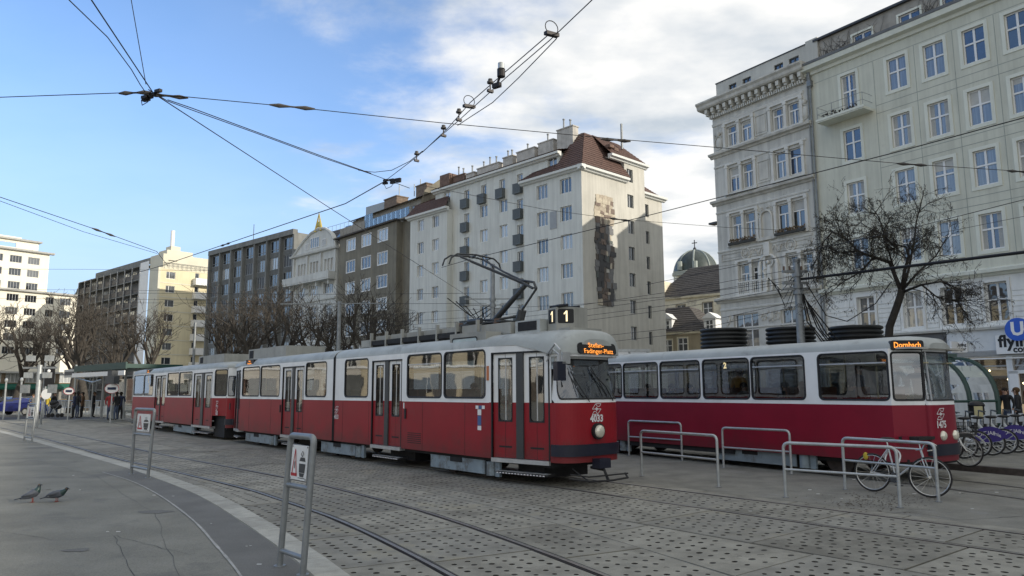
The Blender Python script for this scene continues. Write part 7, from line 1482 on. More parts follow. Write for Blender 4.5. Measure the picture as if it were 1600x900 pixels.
MB().tube([ax_ * .95 + bx_ * .1, ax_ * .95 + bx_ * .1 + Vector((0, 0, 1.3))], .05, 8).tube([bx_ * 2.2, bx_ * 2.2 + Vector((0, 0, 2.7))], .07, 8).tube([bx_ * 2.2 + ax_ * 4, bx_ * 2.2 + ax_ * 4 + Vector((0, 0, 2.7))], .07, 8).build('post', M['green_metal'], ks)
MB().quad(bx_ * 2.2, bx_ * 2.2 + ax_ * 4, bx_ * 2.2 + ax_ * 4 + Vector((0, 0, 2.7)), bx_ * 2.2 + Vector((0, 0, 2.7))).build('rear_glass', KG, ks)
bn = at(1526, 640, 24.5); bn.z = .13; b2 = thing('litter_bin', 'black litter bin with a pale yellow notice in front of the metro entrance', 'bin', bn, math.atan2(-.4, 1)); MB().cyl((0, 0, .62), (0, 0, 1), .26, .5, 16, 0, .22).ball((0, 0, 1.15), (.25, .25, .14), 12, 6).build('body', M['black'], b2, smooth=True); MB().box(-.12, .12, -.28, -.262, .72, 1.12).build('notice', M['c_mustard'], b2); MM('notice', (.5, .45, .25)); SC.objects[b2.name]
[o for o in SC.objects if o.parent == b2 and o.name.startswith('notice')][0].data.materials[0] = M['notice']
for (u, Y_, rz0, c1_, c2_, h_, l) in ((1572, 27, 2.0, 'c_black', 'c_jeans', 'hair_dark', 'person in black jacket by the shop entrance'), (1590, 24.5, .8, 'c_black', 'c_black', 'hair_brown', 'person in dark coat behind the hire bicycles at the picture edge'), (1519, 27.2, 2.6, 'c_black', 'c_black', 'hair_dark', 'person in black standing inside the metro entrance')): q = at(u, 620, Y_); q.z = .13; person(q, rz0, 'stand', c1_, c2_, h_, l)
# ---- corrugated black ventilation stacks behind the second tram
for (u0, u1, vt, Y_), lab in zip(((1095, 1165, 514, 28.5), (1198, 1271, 512, 27.2), (1297, 1375, 510, 25.5)), ('leftmost of three ribbed black ventilation stacks, before the ochre house', 'middle ribbed black ventilation stack, beside the tall mast', 'rightmost ribbed black ventilation stack, left of the bare tree')):
    a, b = at(u0, vt, Y_), at(u1, vt, Y_); c = (a + b) / 2; r_ = (b - a).length / 2; root = thing('ventilation_stack', lab, 'ventilation stack', (c.x, c.y, .1), 0, 'ribbed black ventilation stacks'); mb = MB(); h_ = c.z - .1
    MB().cyl((0, 0, h_ / 2), (0, 0, 1), r_ * .93, h_ / 2 - .05, 28).build('core', M['black'], root, smooth=True)
    k = 0; z_ = h_ - .07
    while z_ > 1.2 and k < 14: MB().tube([(r_ * .95 * math.cos(2 * math.pi * j / 28), r_ * .95 * math.sin(2 * math.pi * j / 28), z_) for j in range(28)], .062, 8, closed=True).build('rib_ring', M['rubber_ring'] if 'rubber_ring' in M else MM('rubber_ring', (0.02, 0.022, 0.022), rough=.5, var=.2), root, smooth='all'); z_ -= .155; k += 1
# small glazed guard rail and cabinet behind the tram nose
q = at(955, 548, 33); q2 = at(1012, 545, 33); gr2 = thing('glass_shelter', 'flat roofed glass and steel shelter end showing between the trams', 'shelter', (q.x, q.y, 0)); W_ = (q2 - q).length
mb = MB(); [mb.box(x - .04, x + .04, 0, .08, 0, 3.55) for x in (0, W_ / 2, W_)]; mb.box(-.1, W_ + .1, -.1, 2, 3.5, 3.62).box(0, W_, 0, .05, 3.1, 3.15); mb.build('steel_frame', M['galv'], gr2); MB().quad((0, .03, .3), (W_, .03, .3), (W_, .03, 3.5), (0, .03, 3.5)).build('glazing', glass('shelter_glass', (.75, .8, .82), .25), gr2)
# ---- masts
def mast(label, u, Y_, vt, r0, r1, z0=0.0, m='galv_dark', group='overhead line masts', name='mast'):
    b = at(u, 606, Y_); b.z = z0; zt_ = at(u, vt, Y_).z; t = thing(name, label, 'mast', b, 0, group); MB().tube([(0, 0, 0), (0, 0, zt_ - z0)], [r0, r1], 14).build('shaft', M[m], t, smooth=True); MB().cyl((0, 0, .25), (0, 0, 1), r0 * 1.5, .25, 14).cyl((0, 0, zt_ - z0), (0, 0, 1), r1 * 1.15, .05, 12).build('collar', M[m], t); return t, zt_ - z0, b
mR, hR, bR = mast('thick steel mast with cable brackets behind the second tram', 1256, 25.0, 407, .16, .11)
for z_ in (hR - .5, hR - .9, hR - 1.1): MB().cyl((0, 0, z_), (0, 0, 1), .17, .07, 12).box(-.5, .35, -.05, .05, z_ + .08, z_ + .16).build('clamp', M['galv_dark'], mR)
mb = MB(); [mb.tube([(-.45 + .2 * k, 0, hR - .4), (-.45 + .2 * k, 0, hR - .2)], .035, 6) for k in range(4)]; mb.build('insulator', M['brick_red'], mR)
pts_r = [bR + Vector((0.1, 0, hR - .65)), at(1600, 394, 18.6), at(1800, 360, 16.5)]
arm = MB().tube([p - bR for p in pts_r], .045, 8).build('feeder_arm', M['black'], mR, smooth=True)
rgc = random.Random(3)
for k in range(6):
    e = at(1292 + 5 * k, 545, 25.0) - bR; a = Vector((0.05, 0, hR - .6 - .1 * k)); m_ = (a + e) / 2 + Vector((-.25 + .12 * k, rgc.uniform(-.2, .2), -.3 - .05 * k)); MB().tube([a, a.lerp(m_, .6), m_, m_.lerp(e, .6), e], .022, 6).build('cable', M['rubber'], mR, smooth=True)
for k in range(4): a = Vector((-.1, 0, hR - .5 - .15 * k)); e = Vector((-1.0 + .1 * k, 0, hR - .6 - .1 * k)); MB().tube([a, (a + e) / 2 + Vector((0, 0, -.5 - .15 * k)), e], .015, 5).build('cable', M['rubber'], mR)
e = at(1300, 470, 25) - bR; MB().tube([Vector((.3, 0, hR - .8)), Vector((.9, 0, hR - 1.9)), Vector((1.6, 0, hR - 2.1)), Vector((2.6, 0, hR - 1.5)), Vector((3.2, 0, hR - .75))], .018, 6).build('cable', M['rubber'], mR, smooth=True)
mC, hC, bC = mast('grey steel mast rising behind the raised pantograph', 770, 42, 414, .15, .13)
for z_ in (hC - 2.0, hC - 2.35): MB().cyl((0, 0, z_), (0, 0, 1), .18, .1, 12).box(-1.6, 1.0, -.04, .04, z_, z_ + .06).build('clamp', M['galv_dark'], mC)
MB().box(.12, .5, -.15, .15, hC - 3.8, hC - 2.5).build('switch_box', M['galv_dark'], mC)
for k in range(5): a = Vector((.1, 0, hC - 2.2 - .2 * k)); e = Vector((-2.6 + .5 * k, 0, hC - 1.9 - .2 * k)); MB().tube([a, (a + e) / 2 + Vector((0, 0, -.9)), e], .03, 5).build('cable', M['rubber'], mC, smooth=True)
mB, hB, bB = mast('slim grey mast in front of the brown block', 527, 52, 472, .15, .12); MB().box(-4.2, 3.4, -.04, .04, hB - .15, hB - .08).build('cross_arm', M['galv_dark'], mB)
mast('thin grey mast before the yellow balconies', 300, 78, 505, .16, .12); mast('thin mast left of the yellow block', 240, 90, 575, .14, .1)
# ---- wires
MM('copper_wire', (0.03, 0.028, 0.028), rough=0.5, metal=.6, var=0); MM('insul', (0.06, 0.055, 0.05), rough=0.5, var=.1)
def gz(u, v, z): r = ray(u, v); return EYE + r * ((z - H) / r.z)
def wire(label, pts, r=.008, beads=(), name='overhead_wire', n=5, group=None, m='copper_wire', sag=0.0):
    """pts: (u, v, z) picks at height z, or (u, v, None, Y) at distance Y"""
    P = [gz(*p) if len(p) == 3 else at(p[0], p[1], p[3]) for p in pts]
    if sag and len(P) == 2: P = [P[0].lerp(P[1], k / 8) - Vector((0, 0, sag * 4 * (k / 8) * (1 - k / 8))) for k in range(9)]
    t = tag(MB().tube(P, r, n).build(name, M[m]), label, 'wire', group or 'overhead tram wires')
    for (u, v, z, ln) in beads:
        c = gz(u, v, z) if z is not None else None; d = None
        i = min(range(len(P) - 1), key=lambda i: ((P[i] + P[i + 1]) / 2 - c).length); d = (P[i + 1] - P[i]).normalized(); MB().tube([c - d * ln, c - d * ln * .6, c - d * ln * .55, c - d * .1 * ln, c + d * .1 * ln, c + d * ln * .55, c + d * ln * .6, c + d * ln], [.01, .03, .03, .012, .012, .03, .03, .01], 7).build('strain_insulator', M['insul'], t)
    return t
Z1, Z2 = 5.7, 5.9
wire('taut contact wire crossing diagonally from the top left corner past the pantograph mast', [(60, -120, Z1), (143, 0, Z1), (240, 146, Z1), (520, 328, Z1), (700, 443, Z1), (790, 500, Z1)], .0075)
wire('thick doubled wire bending from the top left to the junction knot', [(20, -130, Z1), (108, 0, Z1), (168, 58, Z1), (205, 108, Z1), (219, 132, Z1), (228, 145, Z1)], .006)
wire('twisted feeder wire sloping from the junction knot to the crossing above the roofs', [(232, 140, Z1), (262, 158, Z1), (300, 172, Z1), (400, 208, Z1), (500, 245, Z1), (580, 272, Z1), (640, 294, Z1)], .0065)
wire('second strand of the feeder wire, hanging just above it', [(262, 156, Z1 + .03), (300, 169, Z1 + .05), (400, 206, Z1 + .03), (500, 243, Z1 + .02), (580, 271, Z1)], .007)
wire('thin suspension wire coming down from the top edge to the junction knot', [(203, -20, Z1 + 1), (205, 0, Z1 + .9), (228, 132, Z1)], .005)
wire('span wire running left from the junction knot to the picture edge', [(-200, 158, Z1), (0, 152, Z1), (222, 144, Z1)], .006, [(211, 145, Z1, .22)])
wire('long span wire running right from the junction knot across the sky', [(245, 147, Z1), (435, 165, Z1), (690, 192, Z1), (960, 217, Z1), (1115, 230, Z1), (1400, 255, Z1), (1600, 268, Z1), (1800, 285, Z1)], .006, [(262, 150, Z1, .25), (457, 167, Z1, .3), (962, 219, Z1, .25), (1425, 257, Z1, .3), (1592, 268, Z1, .25)])
wire('contact wire falling from the top edge to the crossing over the roofs', [(960, -36, Z1), (925, 0, Z1), (860, 62, Z1), (790, 122, Z1), (717, 188, Z1), (650, 246, Z1), (600, 284, Z1)], .006)
wire('continuation of the contact wire to the lower left, ending above the yellow block', [(600, 284, Z1), (540, 318, Z1), (327, 390, Z1), (250, 416, Z1), (200, 430, Z1)], .010, [(352, 382, Z1, .3)])
wire('upper parallel wire with insulators, highest strand of the falling bundle', [(862, 50, Z1 + .1), (790, 112, Z1 + .15), (735, 160, Z1 + .12), (700, 200, Z1 + .05), (660, 238, Z1)], .0065)
wire('lower parallel wire of the falling bundle', [(870, 60, Z1), (810, 122, Z1 - .05), (770, 160, Z1 - .05), (730, 186, Z1), (715, 196, Z1)], .006)
wire('slack wire curving from the bundle to the feeder junction', [(660, 236, Z1), (640, 252, Z1), (612, 266, Z1), (585, 269, Z1), (560, 266, Z1)], .006)
wire('upper of two thin wires at far left, sloping down to the yellow block', [(-150, 260, Z1), (0, 308, Z1), (160, 362, Z1), (245, 393, Z1), (262, 415, Z1)], .008, [(162, 363, Z1, .5)])
wire('lower of two thin wires at far left', [(-150, 268, Z1), (0, 314, Z1), (130, 362, Z1), (245, 396, Z1)], .006)
wire('contact wire of the front tram, rising right across the tall houses', [(690, 418, 5.6), (738, 404, 5.6), (850, 377, 5.6), (1000, 340, 5.6), (1110, 312, 5.6), (1400, 238, 5.6), (1600, 184, 5.6), (1800, 130, 5.6)], .009)
wire('contact wire of the second tram, passing below the right windows', [(1010, 445, 5.5), (1250, 395, 5.5), (1430, 355, 5.5), (1600, 312, 5.5), (1800, 262, 5.5)], .008)
wire('thin wire parallel to the second contact wire', [(1100, 420, 5.5), (1430, 372, 5.5), (1600, 338, 5.5), (1800, 300, 5.5)], .005)
wire('span wire crossing the white block balconies to the right', [(660, 290, Z1), (850, 327, Z1), (960, 342, Z1), (1130, 355, Z1), (1270, 362, Z1)], .005, [(968, 343, Z1, .3)])
rgw = random.Random(8)
for i, (v0, v1, v2) in enumerate(((500, 462, 419), (506, 472, 430), (514, 483, 438), (522, 490, 447), (488, 470, 437), (545, 520, 470), (556, 530, 478))):
    wire(['topmost', 'second', 'third', 'fourth', 'fifth', 'sixth', 'lowest'][i] + ' line of the low cable bundle running to the thick mast', [(560, v0 + 6, None, 48), (770, v0 - 6, None, 42), (900, (v0 + v1) / 2 - 3, None, 36), (1060, v1 - 8, None, 30), (1248, v2, None, 25)], .009, group='low cable bundle')
for i, (v0, v1) in enumerate(((458, 458), (473, 474))): wire(['upper', 'lower'][i] + ' thin level wire across the grey and brown blocks', [(200, v0, None, 60), (527, v0 + 2, None, 52), (760, v1, None, 42)], .012)
for i, v in enumerate((420, 452, 466)): wire(['highest', 'middle', 'lowest'][i] + ' thin level wire in front of the yellow block', [(-100, v, None, 70), (150, v + 1, None, 66), (330, v + 3, None, 60)], .013)
def hang(u, v, z, kind, label):
    c = gz(u, v, z); t = thing('wire_fitting', label, 'wire fitting', c, 0, 'fittings on the overhead wires'); mb = MB()
    if kind == 'bell': MB().cyl((0, 0, .05), (0, 0, 1), .075, .022, 12).cyl((0, 0, .10), (0, 0, 1), .05, .03, 12).build('insulator', M['insul'], t); MB().tube([(0, 0, .05), (0, 0, -.18)], .018, 6).obox((0, 0, -.16), (.06, .05, 0), (-.02, .03, 0), (0, 0, .03)).build('clamp', M['copper_wire'], t)
    if kind == 'loop': MB().tube([(.13 * math.cos(a), .08 * math.cos(a), .12 + .14 * math.sin(a)) for a in [2 * math.pi * k / 16 for k in range(16)]], .010, 5, closed=True).build('loop', M['copper_wire'], t); MB().obox((0, 0, -.02), (.13, .11, .02), (-.03, .04, 0), (0, 0, .035)).build('clamp', M['copper_wire'], t)
    if kind == 'knot':
        for k in range(7): a = rgw.uniform(-.28, .28); MB().obox((a, a * -.6 + rgw.uniform(-.05, .05), rgw.uniform(-.08, .06)), (.08, -.04, 0), (.02, .035, 0), (0, 0, .035)).build('clamp', M['copper_wire'], t)
        MB().tube([(-.18, .1, .05), (-.26, .1, -.1), (-.18, .0, -.26), (0, -.1, -.22), (.12, -.1, -.06)], .010, 5).build('loop', M['copper_wire'], t)
    if kind == 'lamp': MB().cyl((0, 0, .0), (0, 0, 1), .09, .09, 12).cyl((0, 0, .16), (0, 0, 1), .07, .07, 12, 1).build('housing', [M['copper_wire'], M['galv']], t); MB().tube([(0, 0, 0), (-.1, .1, -.25)], .03, 6).obox((-.1, .1, -.25), (.08, -.06, 0), (.03, .04, 0), (0, 0, .05)).build('clamp', M['copper_wire'], t)
    t.scale = (.55, .55, .55); return t
hang(235, 148, Z1, 'knot', 'dark knot of clamps where several wires meet, upper left'); hang(612, 283, Z1, 'knot', 'clamp knot where wires cross above the brown roofs')
for u, v, k_, l in ((862, 52, 'loop', 'looped clamp high on the falling bundle near the top'), (783, 114, 'lamp', 'grey lamp-like fitting in the middle of the falling bundle'), (766, 132, 'bell', 'bell insulator just below the grey fitting'), (733, 165, 'loop', 'looped clamp half way down the bundle'), (717, 178, 'bell', 'bell insulator below the looped clamp'), (693, 203, 'bell', 'bell insulator second from the lower end'), (651, 243, 'bell', 'bell insulator at the lower end of the bundle')): hang(u, v, Z1, k_, l)
# ---- pigeons
MM('pig_grey', (0.10, 0.11, 0.13), rough=0.7, var=0.2, scale=30); MM('pig_dark', (0.025, 0.03, 0.035), rough=0.6, var=0.2, scale=30); MM('pig_neck', (0.03, 0.06, 0.055), rough=0.35); MM('pig_white', (0.6, 0.6, 0.6), rough=0.8); MM('pig_leg', (0.3, 0.08, 0.06), rough=0.7)
def pigeon(label, u, v, rz, up):
    t = thing('pigeon', label, 'pigeon', gnd(u, v, PZ), rz, 'pigeons on the pavement')
    if up: S = [(-.17, .065, .012), (-.12, .08, .028), (-.05, .11, .055), (.02, .145, .066), (.06, .18, .055), (.075, .215, .036), (.08, .245, .026), (.088, .268, .026), (.10, .275, .018)]
    else: S = [(-.18, .075, .012), (-.12, .09, .030), (-.05, .11, .055), (.03, .125, .063), (.08, .14, .052), (.11, .165, .036), (.135, .19, .026), (.15, .205, .025), (.165, .205, .017)]
    mb = MB(); mb.tube([(x, 0, z) for x, z, r_ in S], [r_ for *_, r_ in S], 14)
    n = len(S)
    for i in range(len(mb.m)): k = i // 14; mb.m[i] = 0 if k < 4 else (1 if k < 6 else 2)
    mb.build('body', [M['pig_grey'], M['pig_neck'], M['pig_dark']], t, smooth='all')
    hx, hz_ = S[-1][0], S[-1][1]; MB().tube([(hx + .005, 0, hz_), (hx + .035, 0, hz_ - .012)], [.008, .002], 6).build('beak', M['pig_dark'], t)
    for s_ in (-1, 1):
        wz = S[2][1] + .02; w = MB(); w.tube([(.05, s_ * .052, wz + .025), (-.02, s_ * .062, wz + .015), (-.09, s_ * .05, wz - .01), (-.15, s_ * .025, wz - .03)], [.02, .034, .024, .006], 8, 0); w.tube([(-.03, s_ * .07, wz - .005), (-.10, s_ * .055, wz - .02)], [.014, .010], 6, 1); w.build('wing', [M['pig_grey'], M['pig_dark']], t, smooth='all'); MB().ball((hx - .018, s_ * .022, hz_ + .004), .005, 6, 4).build('eye', M['c_mustard'], t)
        MB().tube([(.0, s_ * .025, .075), (.01, s_ * .028, .035), (.0, s_ * .028, .004)], .006, 5).tube([(-.02, s_ * .028, .005), (.03, s_ * .028, .005)], .004, 4).tube([(0, s_ * .028, .005), (.025, s_ * .045, .005)], .0035, 4).tube([(0, s_ * .028, .005), (.025, s_ * .012, .005)], .0035, 4).build('leg', M['pig_leg'], t)
    MB().add([(-.12, -.025, .09), (-.25, -.035, .058), (-.26, 0, .055), (-.25, .035, .058), (-.12, .025, .09), (-.12, 0, .075), (-.25, 0, .048)], ((0, 1, 2, 3, 4), (0, 5, 6, 1), (4, 3, 6, 5), (1, 6, 2), (2, 6, 3))).build('tail', M['pig_dark'], t)
    if not up: MB().ball((-.11, -.035, .10), (.022, .012, .012), 6, 4).build('rump_patch', M['pig_white'], t)
for nm_ in (): pass
pigeon('grey pigeon standing upright on the pavement, left of the pair', 50, 785, R(20), True); pigeon('pigeon with dark green neck and white rump patch, stretching forward, right of the pair', 88, 784, R(5), False)
# ---- passengers
def tw(tr_, x, y, z): m = tr_.rotation_euler.z; c, s = math.cos(m), math.sin(m); return Vector((tr_.location.x + c * x - s * y, tr_.location.y + s * x + c * y, z))
for x, y, rz0, c1_, h_, pose, lab in ((-6.0, -.35, 0, 'c_black', 'hair_dark', 'sit', 'passenger in black in the leftmost clear window of the second tram'), (-5.6, .2, 0, 'c_navy', 'hair_brown', 'sit', 'passenger in navy seated behind the one in black'), (-4.3, -.45, 0, 'c_grey', 'hair_dark', 'sit', 'passenger in grey coat, second window of the right tram'), (-3.9, -.3, 3.1, 'c_white', 'hair_brown', 'sit', 'passenger in pale hat and coat, second window of the right tram'), (-2.95, -.1, 1.6, 'c_mustard', 'hair_brown', 'stand', 'standing passenger in mustard coat below the number 2'), (-2.45, -.5, 0, 'c_grey', 'hair_dark', 'sit', 'seated passenger in grey beside the mustard coat'), (-1.3, -.45, 0, 'c_black', 'hair_dark', 'sit', 'passenger with white scarf in the fourth window'), (-.8, -.5, 3.1, 'c_brown', 'hair_brown', 'sit', 'passenger in brown facing backwards, fourth window'), (.35, -.45, 0, 'c_black', 'hair_dark', 'sit', 'dark haired passenger in the large last window'), (.05, .3, 0, 'c_navy', 'hair_dark', 'stand', 'standing passenger in navy in the last window'), (1.62, -.1, -1.0, 'c_black', 'hair_dark', 'stand', 'dark figure standing in the end compartment of the right tram')):
    p = tw(TR2, x, y - (.28 if pose == 'sit' else .25), .84 if pose == 'sit' else .84); person(p, TR2.rotation_euler.z - math.pi / 2 + rz0, pose, c1_, 'c_jeans', h_, lab, 'passengers in the second tram', .93 if pose == 'sit' else .9)
for x, y, rz0, c1_, lab in ((-11.3, -.1, 0, 'c_navy', 'driver in navy in the cab of the front tram'), (-13.2, -.4, 0, 'c_black', 'passenger in black by the big front side window of the first tram'), (-14.9, .4, 0, 'c_brown', 'passenger in brown across the aisle of the first tram')): person(tw(TR1, x, y - 0, .84) , TR1.rotation_euler.z - math.pi / 2 + rz0, 'sit', c1_, 'c_jeans', 'hair_dark', lab, 'people in the front tram', .95)
for o in SC.objects:
    pass
# ============================================================ FAR LEFT STOP, CAR, PEOPLE, TREES
isl = [gnd(60, 648), gnd(205, 652.5), gnd(300, 655), gnd(300, 640), gnd(60, 636)]
ib = gnd(95, 649); Yi = ib.y
pl2 = MB().prism([(gnd(90, 649.5).x, gnd(90, 649.5).y), (gnd(150, 650.5).x, gnd(150, 650.5).y), (gnd(330, 655).x, gnd(330, 655).y), (gnd(330, 634).x, gnd(330, 634).y), (gnd(78, 638).x, gnd(78, 638).y)], -.04, .14).build('stop_island', M['kerbstone']); tag(pl2, kind='structure')
MM('stop_green', (0.012, 0.05, 0.04), rough=0.5)
s0 = at(140, 606, 52); s0.z = .14; s1 = at(212, 606, 46); s1.z = .14; sd_ = (s1 - s0); sl = sd_.length; sa = math.atan2(sd_.y, sd_.x)
sh_ = thing('tram_shelter', 'long green roofed tram shelter at the far left stop', 'shelter', s0, sa)
MB().box(-.2, sl + 1, -.9, 2.4, 3.15, 3.40).box(-.2, sl + 1, -1.0, -.9, 3.1, 3.5).build('roof', M['stop_green'], sh_); MB().box(-.4, sl + 1, -1.05, -1.0, 2.72, 3.0).build('fascia', M['sign_white'], sh_)
for k in range(5): MB().box(.6 + k * (sl - .6) / 4 - .06, .6 + k * (sl - .6) / 4 + .06, .0, .12, 0, 3.15).build('post', M['galv'], sh_)
for k in range(4): MB().quad((.8 + k * (sl - .6) / 4, 1.4, .3), (.4 + (k + 1) * (sl - .6) / 4, 1.4, .3), (.4 + (k + 1) * (sl - .6) / 4, 1.4, 2.6), (.8 + k * (sl - .6) / 4, 1.4, 2.6)).build('rear_pane', glass('pane_%d' % k, (.5, .52, .5), .2), sh_)
MB().box(2.2, 4.4, .6, 1.1, .42, .48).box(2.3, 2.4, .7, 1, 0, .42).box(4.2, 4.3, .7, 1, 0, .42).build('bench', M['galv_dark'], sh_)
MB().box(-2.6, -.1, -.95, -.85, 2.75, 3.3).build('name_board', M['galv'], sh_); MB().box(-2.4, -.3, -.97, -.95, 2.9, 3.15).build('name_strip', M['dark_sign'], sh_); MB().tube([(-.1, -.9, 0), (-.1, -.9, 3.6)], .07, 8).tube([(-.1, -.9, 2.7), (3.6, -.9, 2.35), (5.2, -.9, 2.5)], .05, 6).build('sign_mast', M['galv'], sh_)
def stop_sign(label, u, v, Y_, r_):
    c = at(u, v, Y_); t = thing('stop_sign', label, 'sign', (c.x, c.y, .14), 0); h_ = c.z - .14; MB().tube([(0, .05, 0), (0, .05, h_ + .2)], .04, 8).build('post', M['galv'], t)
    d = MB().disc((0, -.02, h_), (1, 0, 0), (0, 0, 1), r_, 24, 0, r_ * .68).build('oval_plate', M['sign_white'], t); mb = MB(); mb.tube([(r_ * math.cos(a), -.03, h_ + r_ * .68 * math.sin(a)) for a in [2 * math.pi * k / 24 for k in range(24)]], .012, 5, closed=True); mb.build('red_rim', M['red_sign'], d); MB().box(-r_ * .6, r_ * .6, -.035, -.022, h_ - .07, h_ + .07).build('line_strip', M['c_navy'], d); return t
stop_sign('oval white tram stop sign left of the shelter', 108, 611, 46, .32); stop_sign('oval white tram stop sign under the dark clock hood by the shelter', 175, 607, 42, .40)
q = at(175, 600, 42.2); ck = thing('stop_clock', 'dark rounded hood above the oval stop sign', 'clock', (q.x, q.y, 0), sa); MB().prism([(-.7, -.15), (.7, -.15), (.7, .15), (-.7, .15)], q.z + .0, q.z + .45).prism([(-.35, -.16), (.35, -.16), (.35, .16), (-.35, .16)], q.z + .45, q.z + .75).build('hood', M['dark_sign'], ck)
rl = thing('platform_railing', 'grey tubular railing along the far tram stop', 'railing', gnd(82, 643, .14), 0); A = gnd(84, 646, .14); B = gnd(162, 647.5, .14); mb = MB()
for k in range(15): p = A.lerp(B, k / 14) - A; MB().tube([p, p + Vector((0, 0, 1.05))], .035, 6).build('post', M['galv'], rl, loc=A - gnd(82, 643, .14))
for z_ in (.5, 1.05): MB().tube([Vector((0, 0, z_)), B - A + Vector((0, 0, z_))], .03, 6).build('rail', M['galv'], rl, loc=A - gnd(82, 643, .14))
for k in range(5): p = A.lerp(B, (k + .1) / 6.5) - A; e = A.lerp(B, (k + .9) / 6.5) - A; MB().quad(p + Vector((0, .1, .55)), e + Vector((0, .1, .55)), e + Vector((0, .1, 1.0)), p + Vector((0, .1, 1.0))).build('infill_panel', M['rail_panel'], rl, loc=A - gnd(82, 643, .14))
rl2 = thing('platform_railing', 'short grey railing beside the trailer car end', 'railing', gnd(182, 646, .14), 0); B2_ = gnd(206, 647.5, .14) - gnd(182, 646, .14)
for k in range(4): MB().tube([B2_ * (k / 3), B2_ * (k / 3) + Vector((0, 0, 1.05))], .035, 6).build('post', M['galv'], rl2)
for z_ in (.5, 1.05): MB().tube([Vector((0, 0, z_)), B2_ + Vector((0, 0, z_))], .03, 6).build('rail', M['galv'], rl2)
# floodlight cluster and signals above the farthest frame
fb = at(60, 606, 40); fb.z = 0; fl = thing('light_mast', 'grey mast carrying four pale floodlight boxes at the far left', 'mast', fb, 0); zt_ = at(61, 579, 40).z + .3; MB().tube([(0, 0, 0), (0, 0, zt_)], .13, 10).build('shaft', M['galv'], fl, smooth=True); MB().box(-.9, .9, -.05, .05, zt_ - .2, zt_ - .1).build('cross_arm', M['galv_dark'], fl)
for dx, dz in ((-.55, -.55), (.45, -.55), (-.5, .35), (.5, .35)): MB().box(dx - .17, dx + .17, -.2, .1, zt_ + dz - .15, zt_ + dz + .15).build('light_box', M['galv'], fl)
for dx in (-.9, .55): MB().box(dx, dx + .4, -.1, .1, zt_ - 1.5, zt_ - 1.05).build('panel_box', M['galv_dark'], fl)
tb = at(68, 606, 44); tb.z = 0; tl = thing('signal_post', 'slim signal post with round white sign and dark lamp box', 'traffic signal', tb, 0); MB().tube([(0, 0, 0), (0, 0, 3.6)], .06, 8).build('post', M['galv_dark'], tl); MB().box(.15, .55, -.15, .1, 2.2, 3.4).build('lamp_box', M['black'], tl); MB().disc((.3, -.17, 1.75), (1, 0, 0), (0, 0, 1), .3, 18).build('round_sign', M['sign_white'], tl); MB().ball((.35, -.18, 3.1), .1, 8, 5).build('signal_lens', M['sign_white'], tl)
for u, Y_, l in ((33, 50, 'left one of two short white bollard lamps near the blue car'), (71, 56, 'right one of two short white posts, behind the light mast'), (9, 52, 'white post at the far left edge beside the parked cars')): b = at(u, 606, Y_); b.z = 0; t = thing('lamp_post', l, 'post', b, 0, 'short white posts by the roadside'); MB().tube([(0, 0, 0), (0, 0, 2.6)], .06, 8).build('post', M['galv'], t); MB().ball((0, 0, 2.7), (.11, .11, .16), 8, 6).build('lamp_head', M['galv'], t)
